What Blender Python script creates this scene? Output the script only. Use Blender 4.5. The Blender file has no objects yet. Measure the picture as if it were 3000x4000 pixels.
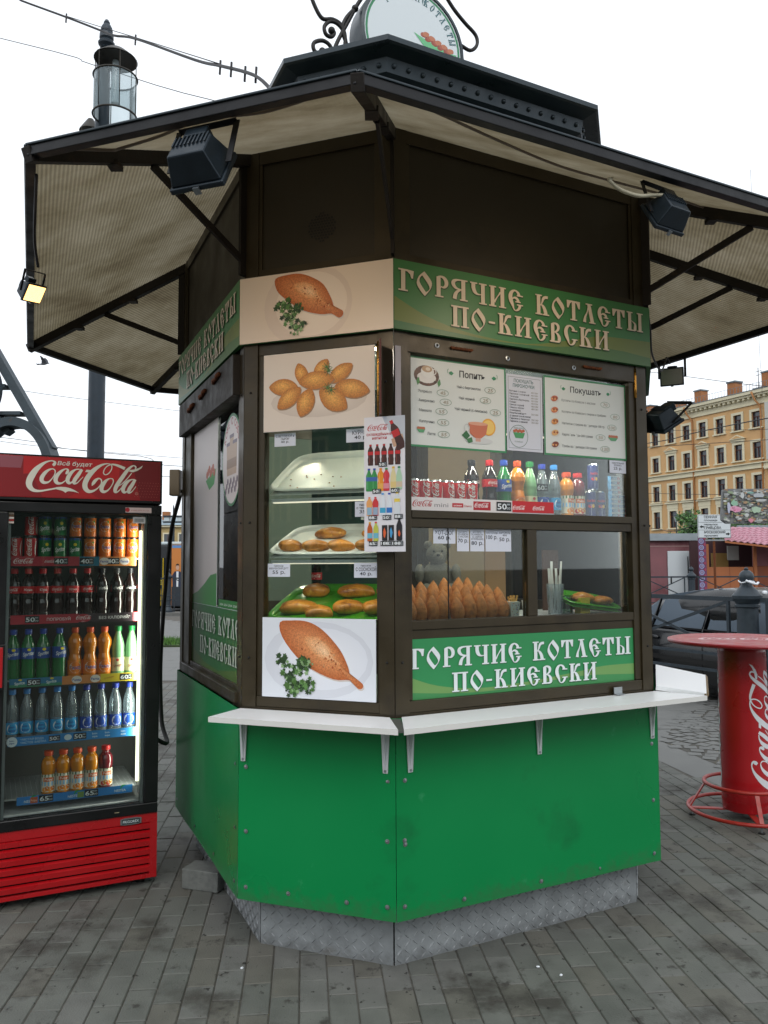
import bpy, bmesh, math, random
from mathutils import Matrix, Vector
random.seed(7)
R = math.radians
sc = bpy.context.scene
COL = sc.collection

# ---------------------------------------------------------------- camera, sky, sun, exposure
cam_d = bpy.data.cameras.new('camera'); cam = bpy.data.objects.new('camera', cam_d); COL.objects.link(cam)
cam_d.sensor_fit = 'HORIZONTAL'; cam_d.sensor_width = 36; cam_d.lens = 36 * 1743.36 / 1659
cam_d.clip_start = 0.05; cam_d.clip_end = 1500
cam.location = (0, 0, 1.45)
cam.matrix_world = Matrix.Translation((0, 0, 1.45)) @ Matrix.Rotation(R(90) + .0665, 4, 'X') @ Matrix.Rotation(-.0041, 4, 'Z')
sc.camera = cam
w = bpy.data.worlds.new('World'); sc.world = w; w.use_nodes = True
nt = w.node_tree; nt.nodes.clear()
wo = nt.nodes.new('ShaderNodeOutputWorld'); bg = nt.nodes.new('ShaderNodeBackground')
sk = nt.nodes.new('ShaderNodeTexSky'); sk.sky_type = 'NISHITA'; sk.sun_disc = False
sk.sun_elevation = R(42); sk.sun_rotation = R(200); sk.air_density = 1.0; sk.dust_density = 4.0
hs = nt.nodes.new('ShaderNodeHueSaturation'); hs.inputs['Saturation'].default_value = .22
mx = nt.nodes.new('ShaderNodeMix'); mx.data_type = 'RGBA'; mx.inputs[0].default_value = .72
mx.inputs[7].default_value = (11.6, 12.2, 12.9, 1)          # the even grey of a closed cloud cover
nt.links.new(sk.outputs[0], hs.inputs['Color']); nt.links.new(hs.outputs[0], mx.inputs[6])
nt.links.new(mx.outputs[2], bg.inputs[0]); bg.inputs[1].default_value = .12
nt.links.new(bg.outputs[0], wo.inputs[0])
sun_d = bpy.data.lights.new('sun', 'SUN'); sun_d.energy = .6; sun_d.angle = R(25); sun_d.color = (1, .96, .9)
sun = bpy.data.objects.new('sun', sun_d); COL.objects.link(sun)
sun.rotation_euler = (R(48), 0, R(20))
sc.view_settings.view_transform = 'Standard'; sc.view_settings.look = 'None'
sc.view_settings.gamma = 1; sc.view_settings.use_curve_mapping = False
sc.view_settings.exposure = .08
sc.cycles.max_bounces = 8; sc.cycles.transparent_max_bounces = 24
sc.cycles.diffuse_bounces = 4; sc.cycles.glossy_bounces = 4; sc.cycles.transmission_bounces = 6
sc.cycles.caustics_reflective = False; sc.cycles.caustics_refractive = False
sc.cycles.sample_clamp_indirect = 6

# ---------------------------------------------------------------- colours and materials
def lin(c): return c / 12.92 if c <= .04045 else ((c + .055) / 1.055) ** 2.4
def H(h):
    h = h.lstrip('#'); return tuple(lin(int(h[i:i+2], 16) / 255) for i in (0, 2, 4))
MATS = {}
def mat(name, col, rough=.6, metal=0, vary=0, vscale=6, bump=0, bscale=60, dirt=None, coat=0, spec=.5, detail=4, emit=None, splash=None):
    """principled material; colour varies with world-space noise, dirt=(colour, scale, low, high), dark = patina"""
    if name in MATS: return MATS[name]
    m = bpy.data.materials.new(name); m.use_nodes = True; n = m.node_tree; N = n.nodes; L = n.links
    b = N['Principled BSDF']; col = H(col) if isinstance(col, str) else col
    b.inputs['Roughness'].default_value = rough; b.inputs['Metallic'].default_value = metal
    b.inputs['Coat Weight'].default_value = coat; b.inputs['Specular IOR Level'].default_value = spec
    b.inputs['Base Color'].default_value = (*col, 1)
    geo = N.new('ShaderNodeNewGeometry'); out = None
    if vary:
        t = N.new('ShaderNodeTexNoise'); t.inputs['Scale'].default_value = vscale; t.inputs['Detail'].default_value = detail
        L.new(geo.outputs['Position'], t.inputs['Vector'])
        r = N.new('ShaderNodeMapRange'); r.inputs[1].default_value = .3; r.inputs[2].default_value = .7
        r.inputs[3].default_value = 1 - vary; r.inputs[4].default_value = 1 + vary
        L.new(t.outputs[0], r.inputs[0])
        mm = N.new('ShaderNodeVectorMath'); mm.operation = 'SCALE'; mm.inputs[0].default_value = col
        L.new(r.outputs[0], mm.inputs['Scale']); out = mm.outputs[0]
        L.new(out, b.inputs['Base Color'])
        r2 = N.new('ShaderNodeMapRange'); r2.inputs[1].default_value = .3; r2.inputs[2].default_value = .7
        r2.inputs[3].default_value = max(.02, rough - .12); r2.inputs[4].default_value = min(1, rough + .12)
        L.new(t.outputs[0], r2.inputs[0]); L.new(r2.outputs[0], b.inputs['Roughness'])
    if dirt:
        for dc, ds, lo, hi in (dirt if isinstance(dirt, list) else [dirt]):
            t = N.new('ShaderNodeTexNoise'); t.inputs['Scale'].default_value = ds; t.inputs['Detail'].default_value = 6
            t.inputs['Roughness'].default_value = .65
            L.new(geo.outputs['Position'], t.inputs['Vector'])
            r = N.new('ShaderNodeMapRange'); r.inputs[1].default_value = lo; r.inputs[2].default_value = hi
            L.new(t.outputs[0], r.inputs[0])
            x = N.new('ShaderNodeMix'); x.data_type = 'RGBA'
            L.new(r.outputs[0], x.inputs[0])
            if out: L.new(out, x.inputs[6])
            else: x.inputs[6].default_value = (*col, 1)
            x.inputs[7].default_value = (*H(dc), 1); out = x.outputs[2]
            L.new(out, b.inputs['Base Color'])
    if splash:      # mud splashed up from the ground: (colour, full below z, gone above z)
        sx = N.new('ShaderNodeSeparateXYZ'); L.new(geo.outputs['Position'], sx.inputs[0])
        t = N.new('ShaderNodeTexNoise'); t.inputs['Scale'].default_value = 26; t.inputs['Detail'].default_value = 6; t.inputs['Roughness'].default_value = .7; L.new(geo.outputs['Position'], t.inputs['Vector'])
        r = N.new('ShaderNodeMapRange'); r.inputs[1].default_value = splash[1]; r.inputs[2].default_value = splash[2]; r.inputs[3].default_value = .30; r.inputs[4].default_value = -.25; L.new(sx.outputs[2], r.inputs[0])
        a_ = N.new('ShaderNodeMath'); a_.operation = 'ADD'; L.new(r.outputs[0], a_.inputs[0]); L.new(t.outputs[0], a_.inputs[1])
        r3 = N.new('ShaderNodeMapRange'); r3.inputs[1].default_value = .55; r3.inputs[2].default_value = .80; r3.inputs[4].default_value = splash[3]; L.new(a_.outputs[0], r3.inputs[0])
        x = N.new('ShaderNodeMix'); x.data_type = 'RGBA'; L.new(r3.outputs[0], x.inputs[0])
        if out: L.new(out, x.inputs[6])
        else: x.inputs[6].default_value = (*col, 1)
        x.inputs[7].default_value = (*H(splash[0]), 1); out = x.outputs[2]; L.new(out, b.inputs['Base Color'])
    if bump:
        t = N.new('ShaderNodeTexNoise'); t.inputs['Scale'].default_value = bscale; t.inputs['Detail'].default_value = 3
        L.new(geo.outputs['Position'], t.inputs['Vector'])
        bp = N.new('ShaderNodeBump'); bp.inputs['Strength'].default_value = bump; bp.inputs['Distance'].default_value = .01
        L.new(t.outputs[0], bp.inputs['Height']); L.new(bp.outputs[0], b.inputs['Normal'])
    if emit:
        b.inputs['Emission Color'].default_value = (*H(emit[0]), 1); b.inputs['Emission Strength'].default_value = emit[1]
    MATS[name] = m; return m

def glassy(name, tint, alpha, rough=.02, ior=1.5):
    """thin clear sheet: see-through with Fresnel reflection and an even tint"""
    if name in MATS: return MATS[name]
    m = bpy.data.materials.new(name); m.use_nodes = True; n = m.node_tree; N = n.nodes; L = n.links; N.clear()
    o = N.new('ShaderNodeOutputMaterial'); tr = N.new('ShaderNodeBsdfTransparent'); gl = N.new('ShaderNodeBsdfGlossy')
    tr.inputs[0].default_value = (*H(tint), 1); gl.inputs['Roughness'].default_value = rough
    f = N.new('ShaderNodeFresnel'); f.inputs[0].default_value = ior
    mr = N.new('ShaderNodeMapRange'); mr.inputs[1].default_value = 0; mr.inputs[2].default_value = 1
    mr.inputs[3].default_value = alpha; mr.inputs[4].default_value = 1
    L.new(f.outputs[0], mr.inputs[0]); x = N.new('ShaderNodeMixShader')
    L.new(mr.outputs[0], x.inputs[0]); L.new(tr.outputs[0], x.inputs[1]); L.new(gl.outputs[0], x.inputs[2])
    L.new(x.outputs[0], o.inputs[0]); MATS[name] = m; return m

def attr_mat(name, rough=.45, grain=0, gscale=400, coat=0):
    """flat print: colour from the mesh's Col attribute, optional crumb grain"""
    m = bpy.data.materials.new(name); m.use_nodes = True; n = m.node_tree; N = n.nodes; L = n.links
    b = N['Principled BSDF']; b.inputs['Roughness'].default_value = rough; b.inputs['Coat Weight'].default_value = coat
    a = N.new('ShaderNodeAttribute'); a.attribute_name = 'Col'
    if grain:
        geo = N.new('ShaderNodeNewGeometry'); t = N.new('ShaderNodeTexNoise'); t.inputs['Scale'].default_value = gscale
        t.inputs['Detail'].default_value = 5; t.inputs['Roughness'].default_value = .7
        L.new(geo.outputs['Position'], t.inputs['Vector'])
        r = N.new('ShaderNodeMapRange'); r.inputs[1].default_value = .3; r.inputs[2].default_value = .7
        r.inputs[3].default_value = 1 - grain; r.inputs[4].default_value = 1 + grain; L.new(t.outputs[0], r.inputs[0])
        mm = N.new('ShaderNodeVectorMath'); mm.operation = 'SCALE'
        L.new(a.outputs['Color'], mm.inputs[0]); L.new(r.outputs[0], mm.inputs['Scale']); L.new(mm.outputs[0], b.inputs['Base Color'])
    else: L.new(a.outputs['Color'], b.inputs['Base Color'])
    MATS[name] = m; return m
PRINT = attr_mat('printed_vinyl', .42); CRUMB = attr_mat('printed_food', .5, .4, 190)

# ---------------------------------------------------------------- mesh builder
ORG = {}
class MB:
    def __init__(s, T=None): s.v = []; s.f = []; s.fm = []; s.fc = []; s.sm = []; s.mats = []; s.T = T
    def mi(s, m):
        if m not in s.mats: s.mats.append(m)
        return s.mats.index(m)
    def add(s, vs, fs, m, col=None, smooth=False):
        k = len(s.v); i = s.mi(m)
        s.v += [tuple(s.T @ Vector(p)) if s.T else tuple(p) for p in vs]
        for q, f in enumerate(fs):
            s.f.append([a + k for a in f]); s.fm.append(i); s.sm.append(smooth)
            s.fc.append(col)
    def box(s, x0, x1, y0, y1, z0, z1, m):
        v = [(x, y, z) for x in (x0, x1) for y in (y0, y1) for z in (z0, z1)]
        s.add(v, [(0, 1, 3, 2), (4, 6, 7, 5), (0, 4, 5, 1), (2, 3, 7, 6), (0, 2, 6, 4), (1, 5, 7, 3)], m)
    def hexa(s, a, b, m):       # two quads joined
        s.add(list(a) + list(b), [(3, 2, 1, 0), (4, 5, 6, 7)] + [(i, (i + 1) % 4, 4 + (i + 1) % 4, 4 + i) for i in range(4)], m)
    def beam(s, p, q, w, h, m, up=(0, 0, 1)):
        p = Vector(p); q = Vector(q); d = (q - p).normalized(); u = Vector(up)
        a = d.cross(u)
        if a.length < 1e-4: a = d.cross(Vector((1, 0, 0)))
        a.normalize(); b = a.cross(d).normalized(); a *= w / 2; b *= h / 2
        s.hexa([p - a - b, p + a - b, p + a + b, p - a + b], [q - a - b, q + a - b, q + a + b, q - a + b], m)
    def tube(s, pts, r, m, n=8, closed=False, caps=True):
        pts = [Vector(p) for p in pts]; N = len(pts); rs = r if isinstance(r, (list, tuple)) else [r] * N
        vs = []; ref = None
        for i, p in enumerate(pts):
            if closed: d = pts[(i + 1) % N] - pts[i - 1]
            else: d = pts[min(i + 1, N - 1)] - pts[max(i - 1, 0)]
            d.normalize()
            if ref is None:
                ref = d.cross(Vector((0, 0, 1)))
                if ref.length < .05: ref = d.cross(Vector((1, 0, 0)))
            ref = (ref - d * ref.dot(d)).normalized(); b = d.cross(ref)
            vs += [p + (ref * math.cos(6.28318 * k / n) + b * math.sin(6.28318 * k / n)) * rs[i] for k in range(n)]
        fs = []
        for i in range(N if closed else N - 1):
            j = (i + 1) % N
            fs += [(i * n + k, i * n + (k + 1) % n, j * n + (k + 1) % n, j * n + k) for k in range(n)]
        if caps and not closed: fs += [tuple(range(n))[::-1], tuple((N - 1) * n + k for k in range(n))]
        s.add(vs, fs, m, smooth=True)
    def lathe(s, prof, m, n=20, c=(0, 0, 0), a0=0, a1=6.283185307, mats=None, cap=True):
        full = abs(a1 - a0) > 6.28; K = n if full else n + 1; vs = []
        for r, z in prof:
            vs += [(c[0] + r * math.cos(a0 + (a1 - a0) * k / n), c[1] + r * math.sin(a0 + (a1 - a0) * k / n), c[2] + z) for k in range(K)]
        for i in range(len(prof) - 1):
            fs = [(i * K + k, i * K + (k + 1) % K, (i + 1) * K + (k + 1) % K, (i + 1) * K + k) for k in range(n)]
            mm = mats[i] if mats else m
            idx = sorted({a for f in fs for a in f}); mp = {a: q for q, a in enumerate(idx)}
            s.add([vs[a] for a in idx], [tuple(mp[a] for a in f) for f in fs], mm, smooth=True)
        if full and cap:
            if prof[0][0] > 1e-5: s.add([vs[k] for k in range(K)], [tuple(range(K))[::-1]], mats[0] if mats else m)
            if prof[-1][0] > 1e-5: s.add([vs[(len(prof) - 1) * K + k] for k in range(K)], [tuple(range(K))], mats[-1] if mats else m)
    def prism(s, poly, f0, f1, m):   # poly: list of 2d, f0/f1 map 2d -> 3d
        n = len(poly); vs = [f0(*p) for p in poly] + [f1(*p) for p in poly]
        s.add(vs, [tuple(range(n))[::-1], tuple(range(n, 2 * n))] + [(i, (i + 1) % n, n + (i + 1) % n, n + i) for i in range(n)], m)
    def sq(s, c, a, m, e1=1, e2=1, n=12, k=16, rot=None, fn=None):    # superellipsoid
        def p(t, e): return math.copysign(abs(t) ** e, t)
        vs = []
        for i in range(n + 1):
            th = -math.pi / 2 + math.pi * i / n
            for j in range(k):
                ph = 2 * math.pi * j / k
                v = Vector((a[0] * p(math.cos(th), e1) * p(math.cos(ph), e2), a[1] * p(math.cos(th), e1) * p(math.sin(ph), e2), a[2] * p(math.sin(th), e1)))
                if fn: v = fn(v)
                if rot: v = rot @ v
                vs.append(v + Vector(c))
        s.add(vs, [(i * k + j, i * k + (j + 1) % k, (i + 1) * k + (j + 1) % k, (i + 1) * k + j) for i in range(n) for j in range(k)], m, smooth=True)
    def build(s, name, parent=None, label=None, cat=None, group=None, kind=None, org=None, bevel=0, recalc=True, flat=None):
        if parent is not None: o0 = ORG[parent]
        else: o0 = Vector(org) if org is not None else Vector((0, 0, 0))
        me = bpy.data.meshes.new(name)
        me.from_pydata([(a - o0.x, b - o0.y, c - o0.z) for a, b, c in s.v], [], s.f)
        for m in s.mats: me.materials.append(m)
        me.polygons.foreach_set('material_index', s.fm); me.polygons.foreach_set('use_smooth', s.sm)
        if any(c is not None for c in s.fc):
            at = me.color_attributes.new('Col', 'FLOAT_COLOR', 'CORNER'); d = []
            for p in me.polygons:
                c = s.fc[p.index]
                if c is None: c = (.5, .5, .5)
                if isinstance(c[0], (tuple, list)):
                    for q in range(p.loop_total): d += [*c[q % len(c)], 1]
                else: d += [*c, 1] * p.loop_total
            at.data.foreach_set('color', d)
        if recalc:
            bm = bmesh.new(); bm.from_mesh(me)
            bmesh.ops.recalc_face_normals(bm, faces=bm.faces); bm.to_mesh(me); bm.free()
        me.validate(); o = bpy.data.objects.new(name, me); COL.objects.link(o)
        if parent is not None: o.parent = parent
        else: o.location = o0
        ORG[o] = o0
        if bevel:
            b = o.modifiers.new('bevel', 'BEVEL'); b.width = bevel; b.segments = 2; b.limit_method = 'ANGLE'; b.angle_limit = R(40)
        return tag(o, label, cat, group, kind)
def tag(o, label=None, cat=None, group=None, kind=None):
    if label: o['label'] = label
    if cat: o['category'] = cat
    if group: o['group'] = group
    if kind: o['kind'] = kind
    return o
def thing(name, loc, label, cat, group=None):
    o = bpy.data.objects.new(name, None); COL.objects.link(o); o.location = loc; ORG[o] = Vector(loc); o.empty_display_size = .1
    return tag(o, label, cat, group)
def copy_tree(o, loc=None, rz=None, parent=None, label=None, group=None):
    c = o.copy(); COL.objects.link(c)
    if parent is not None: c.parent = parent
    if loc is not None: c.location = loc
    if rz is not None: c.rotation_euler = (0, 0, rz)
    if label: c['label'] = label
    if group: c['group'] = group
    for ch in list(o.children): copy_tree(ch, parent=c)
    return c
class Protos:        # first use moves the prototype itself, then copies
    def __init__(s, fn): s.fn = fn; s.o = None; s.used = False
    def put(s, loc, rz, label, group=None):
        if s.o is None: s.o = s.fn()
        if not s.used:
            s.used = True; o = s.o; o.location = loc; o.rotation_euler = (0, 0, rz); tag(o, label, None, group); return o
        return copy_tree(s.o, loc, rz, None, label, group)
def cat_rom(pts, k=5, closed=False):
    out = []; n = len(pts); D = len(pts[0])
    for i in range(n if closed else n - 1):
        g = (lambda q: pts[q % n]) if closed else (lambda q: pts[min(max(q, 0), n - 1)])
        a, b, c, d = g(i - 1), g(i), g(i + 1), g(i + 2)
        for j in range(k):
            t = j / k
            out.append(tuple(.5 * (2 * b[e] + (c[e] - a[e]) * t + (2 * a[e] - 5 * b[e] + 4 * c[e] - d[e]) * t * t + (3 * b[e] - a[e] - 3 * c[e] + d[e]) * t ** 3) for e in range(D)))
    if not closed: out.append(tuple(pts[-1]))
    return out

# ---------------------------------------------------------------- flat print on any surface
TXT = {}
def text_mesh(body, bold):
    k = (body, bold)
    if k in TXT: return TXT[k]
    c = bpy.data.curves.new('txt', 'FONT'); c.body = body; c.resolution_u = 2; c.offset = .018 if bold else 0
    o = bpy.data.objects.new('txt', c); COL.objects.link(o)
    dg = bpy.context.evaluated_depsgraph_get(); m = o.evaluated_get(dg).to_mesh()
    v = [(p.co.x, p.co.y) for p in m.vertices]; f = [tuple(p.vertices) for p in m.polygons]
    bpy.data.objects.remove(o); bpy.data.curves.remove(c)
    TXT[k] = (v, f); return TXT[k]
class PR(MB):
    def __init__(s, mp, d0=.0004, step=2.5e-5): super().__init__(); s.mp = mp; s.d = d0; s.step = step
    def _p(s, pts): return [s.mp(u, v, s.d) for u, v in pts]
    def poly(s, pts, col, m=None):
        c = H(col) if isinstance(col, str) else col
        s.add(s._p(pts), [tuple(range(len(pts)))], m or PRINT, c); s.d += s.step
    def fan(s, pts, ce, cc, m=None, ctr=None):     # centre colour cc to edge colour ce
        ce = H(ce); cc = H(cc); n = len(pts)
        q = ctr or (sum(p[0] for p in pts) / n, sum(p[1] for p in pts) / n); k = len(s.v); i = s.mi(m or PRINT)
        s.v += [tuple(x) for x in s._p(list(pts) + [q])]
        for a in range(n): s.f.append([k + a, k + (a + 1) % n, k + n]); s.fm.append(i); s.sm.append(False); s.fc.append((ce, ce, cc))
        s.d += s.step
    def rect(s, x0, x1, y0, y1, col, m=None, nx=1):
        c = H(col) if isinstance(col, str) else col
        if nx == 1: return s.poly([(x0, y0), (x1, y0), (x1, y1), (x0, y1)], c, m)
        P = s._p([(x0 + (x1 - x0) * i / nx, y) for i in range(nx + 1) for y in (y0, y1)])
        s.add(P, [(2 * i, 2 * i + 2, 2 * i + 3, 2 * i + 1) for i in range(nx)], m or PRINT, c, smooth=True); s.d += s.step
    def ell(s, x, y, a, b, col, rot=0, n=20, cc=None, m=None):
        pts = [(x + a * math.cos(t) * math.cos(rot) - b * math.sin(t) * math.sin(rot), y + a * math.cos(t) * math.sin(rot) + b * math.sin(t) * math.cos(rot)) for t in [6.28318 * i / n for i in range(n)]]
        if cc: s.fan(pts, col, cc, m)
        else: s.poly(pts, col, m)
    def ring(s, x, y, a, b, w, col, n=24, t0=0, t1=6.28318):
        P = [(x + (a + q) * math.cos(t), y + (b + q) * math.sin(t)) for t in [t0 + (t1 - t0) * i / n for i in range(n + 1)] for q in (-w / 2, w / 2)]
        s.add(s._p(P), [(2 * i, 2 * i + 2, 2 * i + 3, 2 * i + 1) for i in range(n)], PRINT, H(col)); s.d += s.step
    def stroke(s, pts, col, k=4, closed=False, m=None, tf=None):
        q = cat_rom(pts, k, closed) if k > 1 else pts; n = len(q); P = []
        for i, (x, y, w_) in enumerate(q):
            if closed: a, b = q[i - 1], q[(i + 1) % n]
            else: a, b = q[max(i - 1, 0)], q[min(i + 1, n - 1)]
            dx, dy = b[0] - a[0], b[1] - a[1]; l = math.hypot(dx, dy) or 1; w_ = max(w_, 0) / 2
            for sg in (-1, 1):
                p = (x - dy / l * w_ * sg, y + dx / l * w_ * sg); P.append(tf(*p) if tf else p)
        c = H(col) if isinstance(col, str) else col
        s.add(s._p(P), [(2 * i, 2 * i + 1, (2 * i + 3) % (2 * n), (2 * i + 2) % (2 * n)) for i in range(n if closed else n - 1)], m or PRINT, c); s.d += s.step
    def text(s, body, x, y, h, col, w=None, al='L', bold=False, shear=0, rot=0):
        v, f = text_mesh(body, bold)
        if not v: return
        x0 = min(p[0] for p in v); x1 = max(p[0] for p in v); sy = h / .73; sx = sy if w is None else w / (x1 - x0)
        W = (x1 - x0) * sx; ox = {'L': 0, 'C': -W / 2, 'R': -W}[al]
        c, sn = math.cos(rot), math.sin(rot)
        P = [((p[0] - x0) * sx + ox + p[1] * sy * shear, p[1] * sy) for p in v]
        s.add(s._p([(x + a * c - b * sn, y + a * sn + b * c) for a, b in P]), f, PRINT, H(col)); s.d += s.step
    def coke(s, x, y, w, col, rot=0):
        c, sn = math.cos(rot), math.sin(rot)
        def tf(a, b):
            b = b - .035 * (a - 70) if True else b
            u = (a - 70) / 1485 * w; v = (520 - b) / 1485 * w
            return (x + u * c - v * sn, y + u * sn + v * c)
        for cl, st in COKE: s.stroke(st, col, 4, cl, tf=tf)
        for p in COKEP: s.poly([tf(*q) for q in p], col)
    def price(s, x, y, h, big, small='00'):      # dark price chip with white figures
        w_ = h * (1.35 + .62 * (len(big) - 1))
        s.rect(x, x + w_, y, y + h, '15171a'); s.text(big, x + .12 * h, y + .17 * h, .66 * h, 'e8eef2', w=.62 * h * len(big), bold=True)
        s.text(small, x + w_ - .62 * h, y + .16 * h, .28 * h, 'd8e0e6', w=.5 * h); s.rect(x + w_ - .6 * h, x + w_ - .15 * h, y + .64 * h, y + .82 * h, '9aa3ab')
COKE = [(0, [(395, 158, 30), (412, 140, 42), (420, 112, 26), (375, 95, 14), (290, 125, 32), (200, 205, 66), (140, 300, 82), (112, 380, 78), (122, 440, 66), (165, 483, 46), (240, 497, 28), (350, 478, 22), (470, 455, 22)]),
 (1, [(398, 203, 12), (425, 228, 14), (420, 275, 13), (390, 330, 13), (345, 378, 22), (290, 384, 40), (262, 352, 50), (270, 305, 52), (305, 252, 42), (350, 215, 26)]),
 (0, [(555, 268, 20), (575, 245, 38), (583, 212, 24), (550, 202, 14), (500, 232, 34), (450, 290, 50), (432, 350, 52), (455, 390, 42), (505, 392, 22), (550, 360, 12), (590, 320, 9)]),
 (0, [(730, 203, 12), (680, 208, 18), (630, 245, 42), (592, 305, 52), (580, 358, 50), (603, 390, 38), (640, 372, 16), (690, 300, 12), (735, 220, 12)]),
 (0, [(758, 205, 36), (712, 280, 48), (668, 350, 50), (662, 392, 36), (700, 388, 15), (740, 345, 11), (775, 305, 9)]),
 (0, [(888, 425, 6), (905, 392, 40), (935, 350, 40), (975, 325, 18), (1008, 345, 18), (1008, 395, 16), (965, 455, 16), (905, 495, 30), (848, 500, 48), (808, 462, 62), (800, 400, 66), (830, 320, 66), (885, 240, 62), (950, 178, 46), (1020, 137, 26), (1085, 122, 14), (1135, 140, 14), (1138, 195, 14), (1105, 250, 14), (1062, 274, 14), (1034, 250, 14), (1048, 195, 13), (1090, 150, 14), (1150, 130, 22), (1225, 148, 34), (1312, 186, 40)]),
 (1, [(1120, 325, 12), (1155, 332, 14), (1163, 372, 14), (1138, 430, 13), (1095, 485, 20), (1045, 506, 38), (1014, 482, 50), (1018, 435, 54), (1048, 380, 46), (1082, 343, 28)]),
 (0, [(1448, 195, 12), (1458, 165, 20), (1430, 143, 16), (1385, 168, 30), (1335, 225, 46), (1285, 300, 52), (1230, 385, 54), (1195, 455, 52), (1190, 505, 40), (1230, 500, 16), (1290, 430, 11)]),
 (0, [(1405, 245, 12), (1350, 320, 12), (1290, 385, 12), (1240, 425, 8)]),
 (0, [(1440, 334, 12), (1395, 340, 20), (1345, 372, 42), (1308, 425, 52), (1292, 478, 50), (1310, 512, 38), (1350, 495, 16), (1400, 425, 12), (1445, 345, 12)]),
 (0, [(1452, 335, 36), (1415, 405, 48), (1375, 470, 50), (1368, 515, 36), (1405, 508, 15), (1440, 465, 11), (1462, 432, 8)])]
COKEP = [[(440, 447), (500, 441), (560, 444), (620, 460), (680, 490), (730, 525), (660, 505), (600, 498), (575, 505), (557, 522), (540, 505), (510, 490), (440, 472)],
 [(815, 208), (868, 212), (852, 243), (798, 240)], [(1378, 205), (1440, 195), (1500, 175), (1552, 140), (1530, 180), (1480, 215), (1420, 236), (1368, 226)]]

# heavy slab-serif Old Slavonic capitals, drawn stroke by stroke: (width, rects, polys, strokes)
def sf(a, b, y): return (a, b, y - .0, y + .065) if y < .5 else (a, b, y - .065, y)
_C = [(.56, .74, .15), (.50, .88, .13), (.35, .97, .08), (.19, .88, .15), (.11, .68, .20), (.14, .45, .20), (.22, .25, .14), (.28, .06, .06), (.36, -.01, .05), (.48, .03, .10), (.57, .14, .13), (.60, .26, .14)]
GL = {
 'Г': (.70, [(.12, .31, 0, 1), sf(0, .42, 0)], [[(0, 1), (0, .93), (.12, .93), (.40, .91), (.52, .80), (.58, .62), (.66, .62), (.70, .97), (.60, .98), (.40, 1)]], []),
 'О': (.72, [], 'O', []),
 'Р': (.64, [(.08, .27, 0, .93), sf(0, .40, 0)], [], [[(.10, .90, .06), (.24, .96, .08), (.42, .93, .14), (.53, .79, .18), (.54, .62, .17), (.46, .50, .12), (.37, .47, .07), (.31, .50, .05), (.26, .42, .03)]]),
 'Я': (.80, [(.50, .69, 0, .97), sf(.42, .80, 0), sf(.42, .80, 1)], [], [[(.54, .965, .06), (.30, .95, .09), (.14, .87, .16), (.11, .74, .18), (.19, .60, .14), (.34, .53, .08), (.54, .52, .05)], [(.50, .51, .05), (.32, .42, .12), (.21, .25, .17), (.17, .04, .19)], ], ),
 'Ч': (.82, [(.54, .73, 0, 1), sf(.44, .82, 0), sf(.44, .82, 1), sf(0, .36, 1)], [], [[(.17, .96, .19), (.17, .72, .19), (.24, .54, .17), (.38, .45, .08), (.56, .46, .04)]]),
 'И': (.86, [(.08, .27, 0, 1), (.58, .77, 0, 1), sf(0, .36, 0), sf(.50, .86, 0), sf(0, .36, 1), sf(.50, .86, 1)], [], [[(.26, .22, .10), (.42, .50, .05), (.59, .74, .10)]]),
 'Е': (.76, [(.44, .76, .70, .76), (.44, .76, .25, .31), (.36, .64, .39, .45)], [], [_C, [(.18, .50, .03), (.28, .60, .08), (.41, .60, .12), (.50, .50, .14), (.51, .42, .13)]]),
 'С': (.76, [(.44, .76, .70, .76), (.44, .76, .25, .31)], [], [_C]),
 'К': (.76, [(.08, .27, 0, 1), sf(0, .36, 0), sf(0, .36, 1), sf(.38, .74, 0)], [], [[(.26, .46, .03), (.36, .62, .08), (.42, .80, .13), (.52, .90, .14), (.68, .91, .14)], [(.30, .53, .05), (.42, .43, .14), (.52, .24, .18), (.56, .04, .19)]]),
 'Т': (.76, [(.29, .48, 0, .95), sf(.19, .58, 0)], [[(0, 1), (.76, 1), (.74, .62), (.66, .62), (.56, .86), (.48, .93), (.29, .93), (.20, .86), (.10, .62), (.02, .62)]], []),
 'Л': (.76, [sf(.20, .58, 1), sf(.38, .76, 0)], [[(.29, .97), (.48, .97), (.68, .03), (.47, .03)]], [[(.36, .92, .05), (.28, .55, .06), (.16, .28, .12), (.12, .02, .19)]]),
 'Ы': (1.0, [(.08, .27, 0, 1), sf(0, .36, 1), sf(0, .50, 0), (.71, .90, 0, 1), sf(.62, .99, 0), sf(.62, .99, 1)], [], [[(.26, .54, .03), (.40, .46, .06), (.50, .36, .12), (.50, .20, .17), (.49, .03, .17)]]),
 'П': (.86, [(.10, .29, 0, 1), (.57, .76, 0, 1), (0, .86, .925, 1), sf(0, .39, 0), sf(.47, .86, 0)], [], []),
 'В': (.68, [(.08, .27, 0, .93), sf(0, .44, 0)], [], [[(.10, .90, .06), (.26, .965, .08), (.43, .91, .14), (.49, .78, .16), (.44, .62, .12), (.28, .52, .05)], [(.26, .52, .04), (.42, .45, .10), (.52, .30, .16), (.53, .12, .17), (.48, .05, .10), (.26, .035, .07)]]),
 '-': (.38, [(.03, .35, .42, .52)], [], []), ' ': (.42, [], [], [])}
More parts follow.
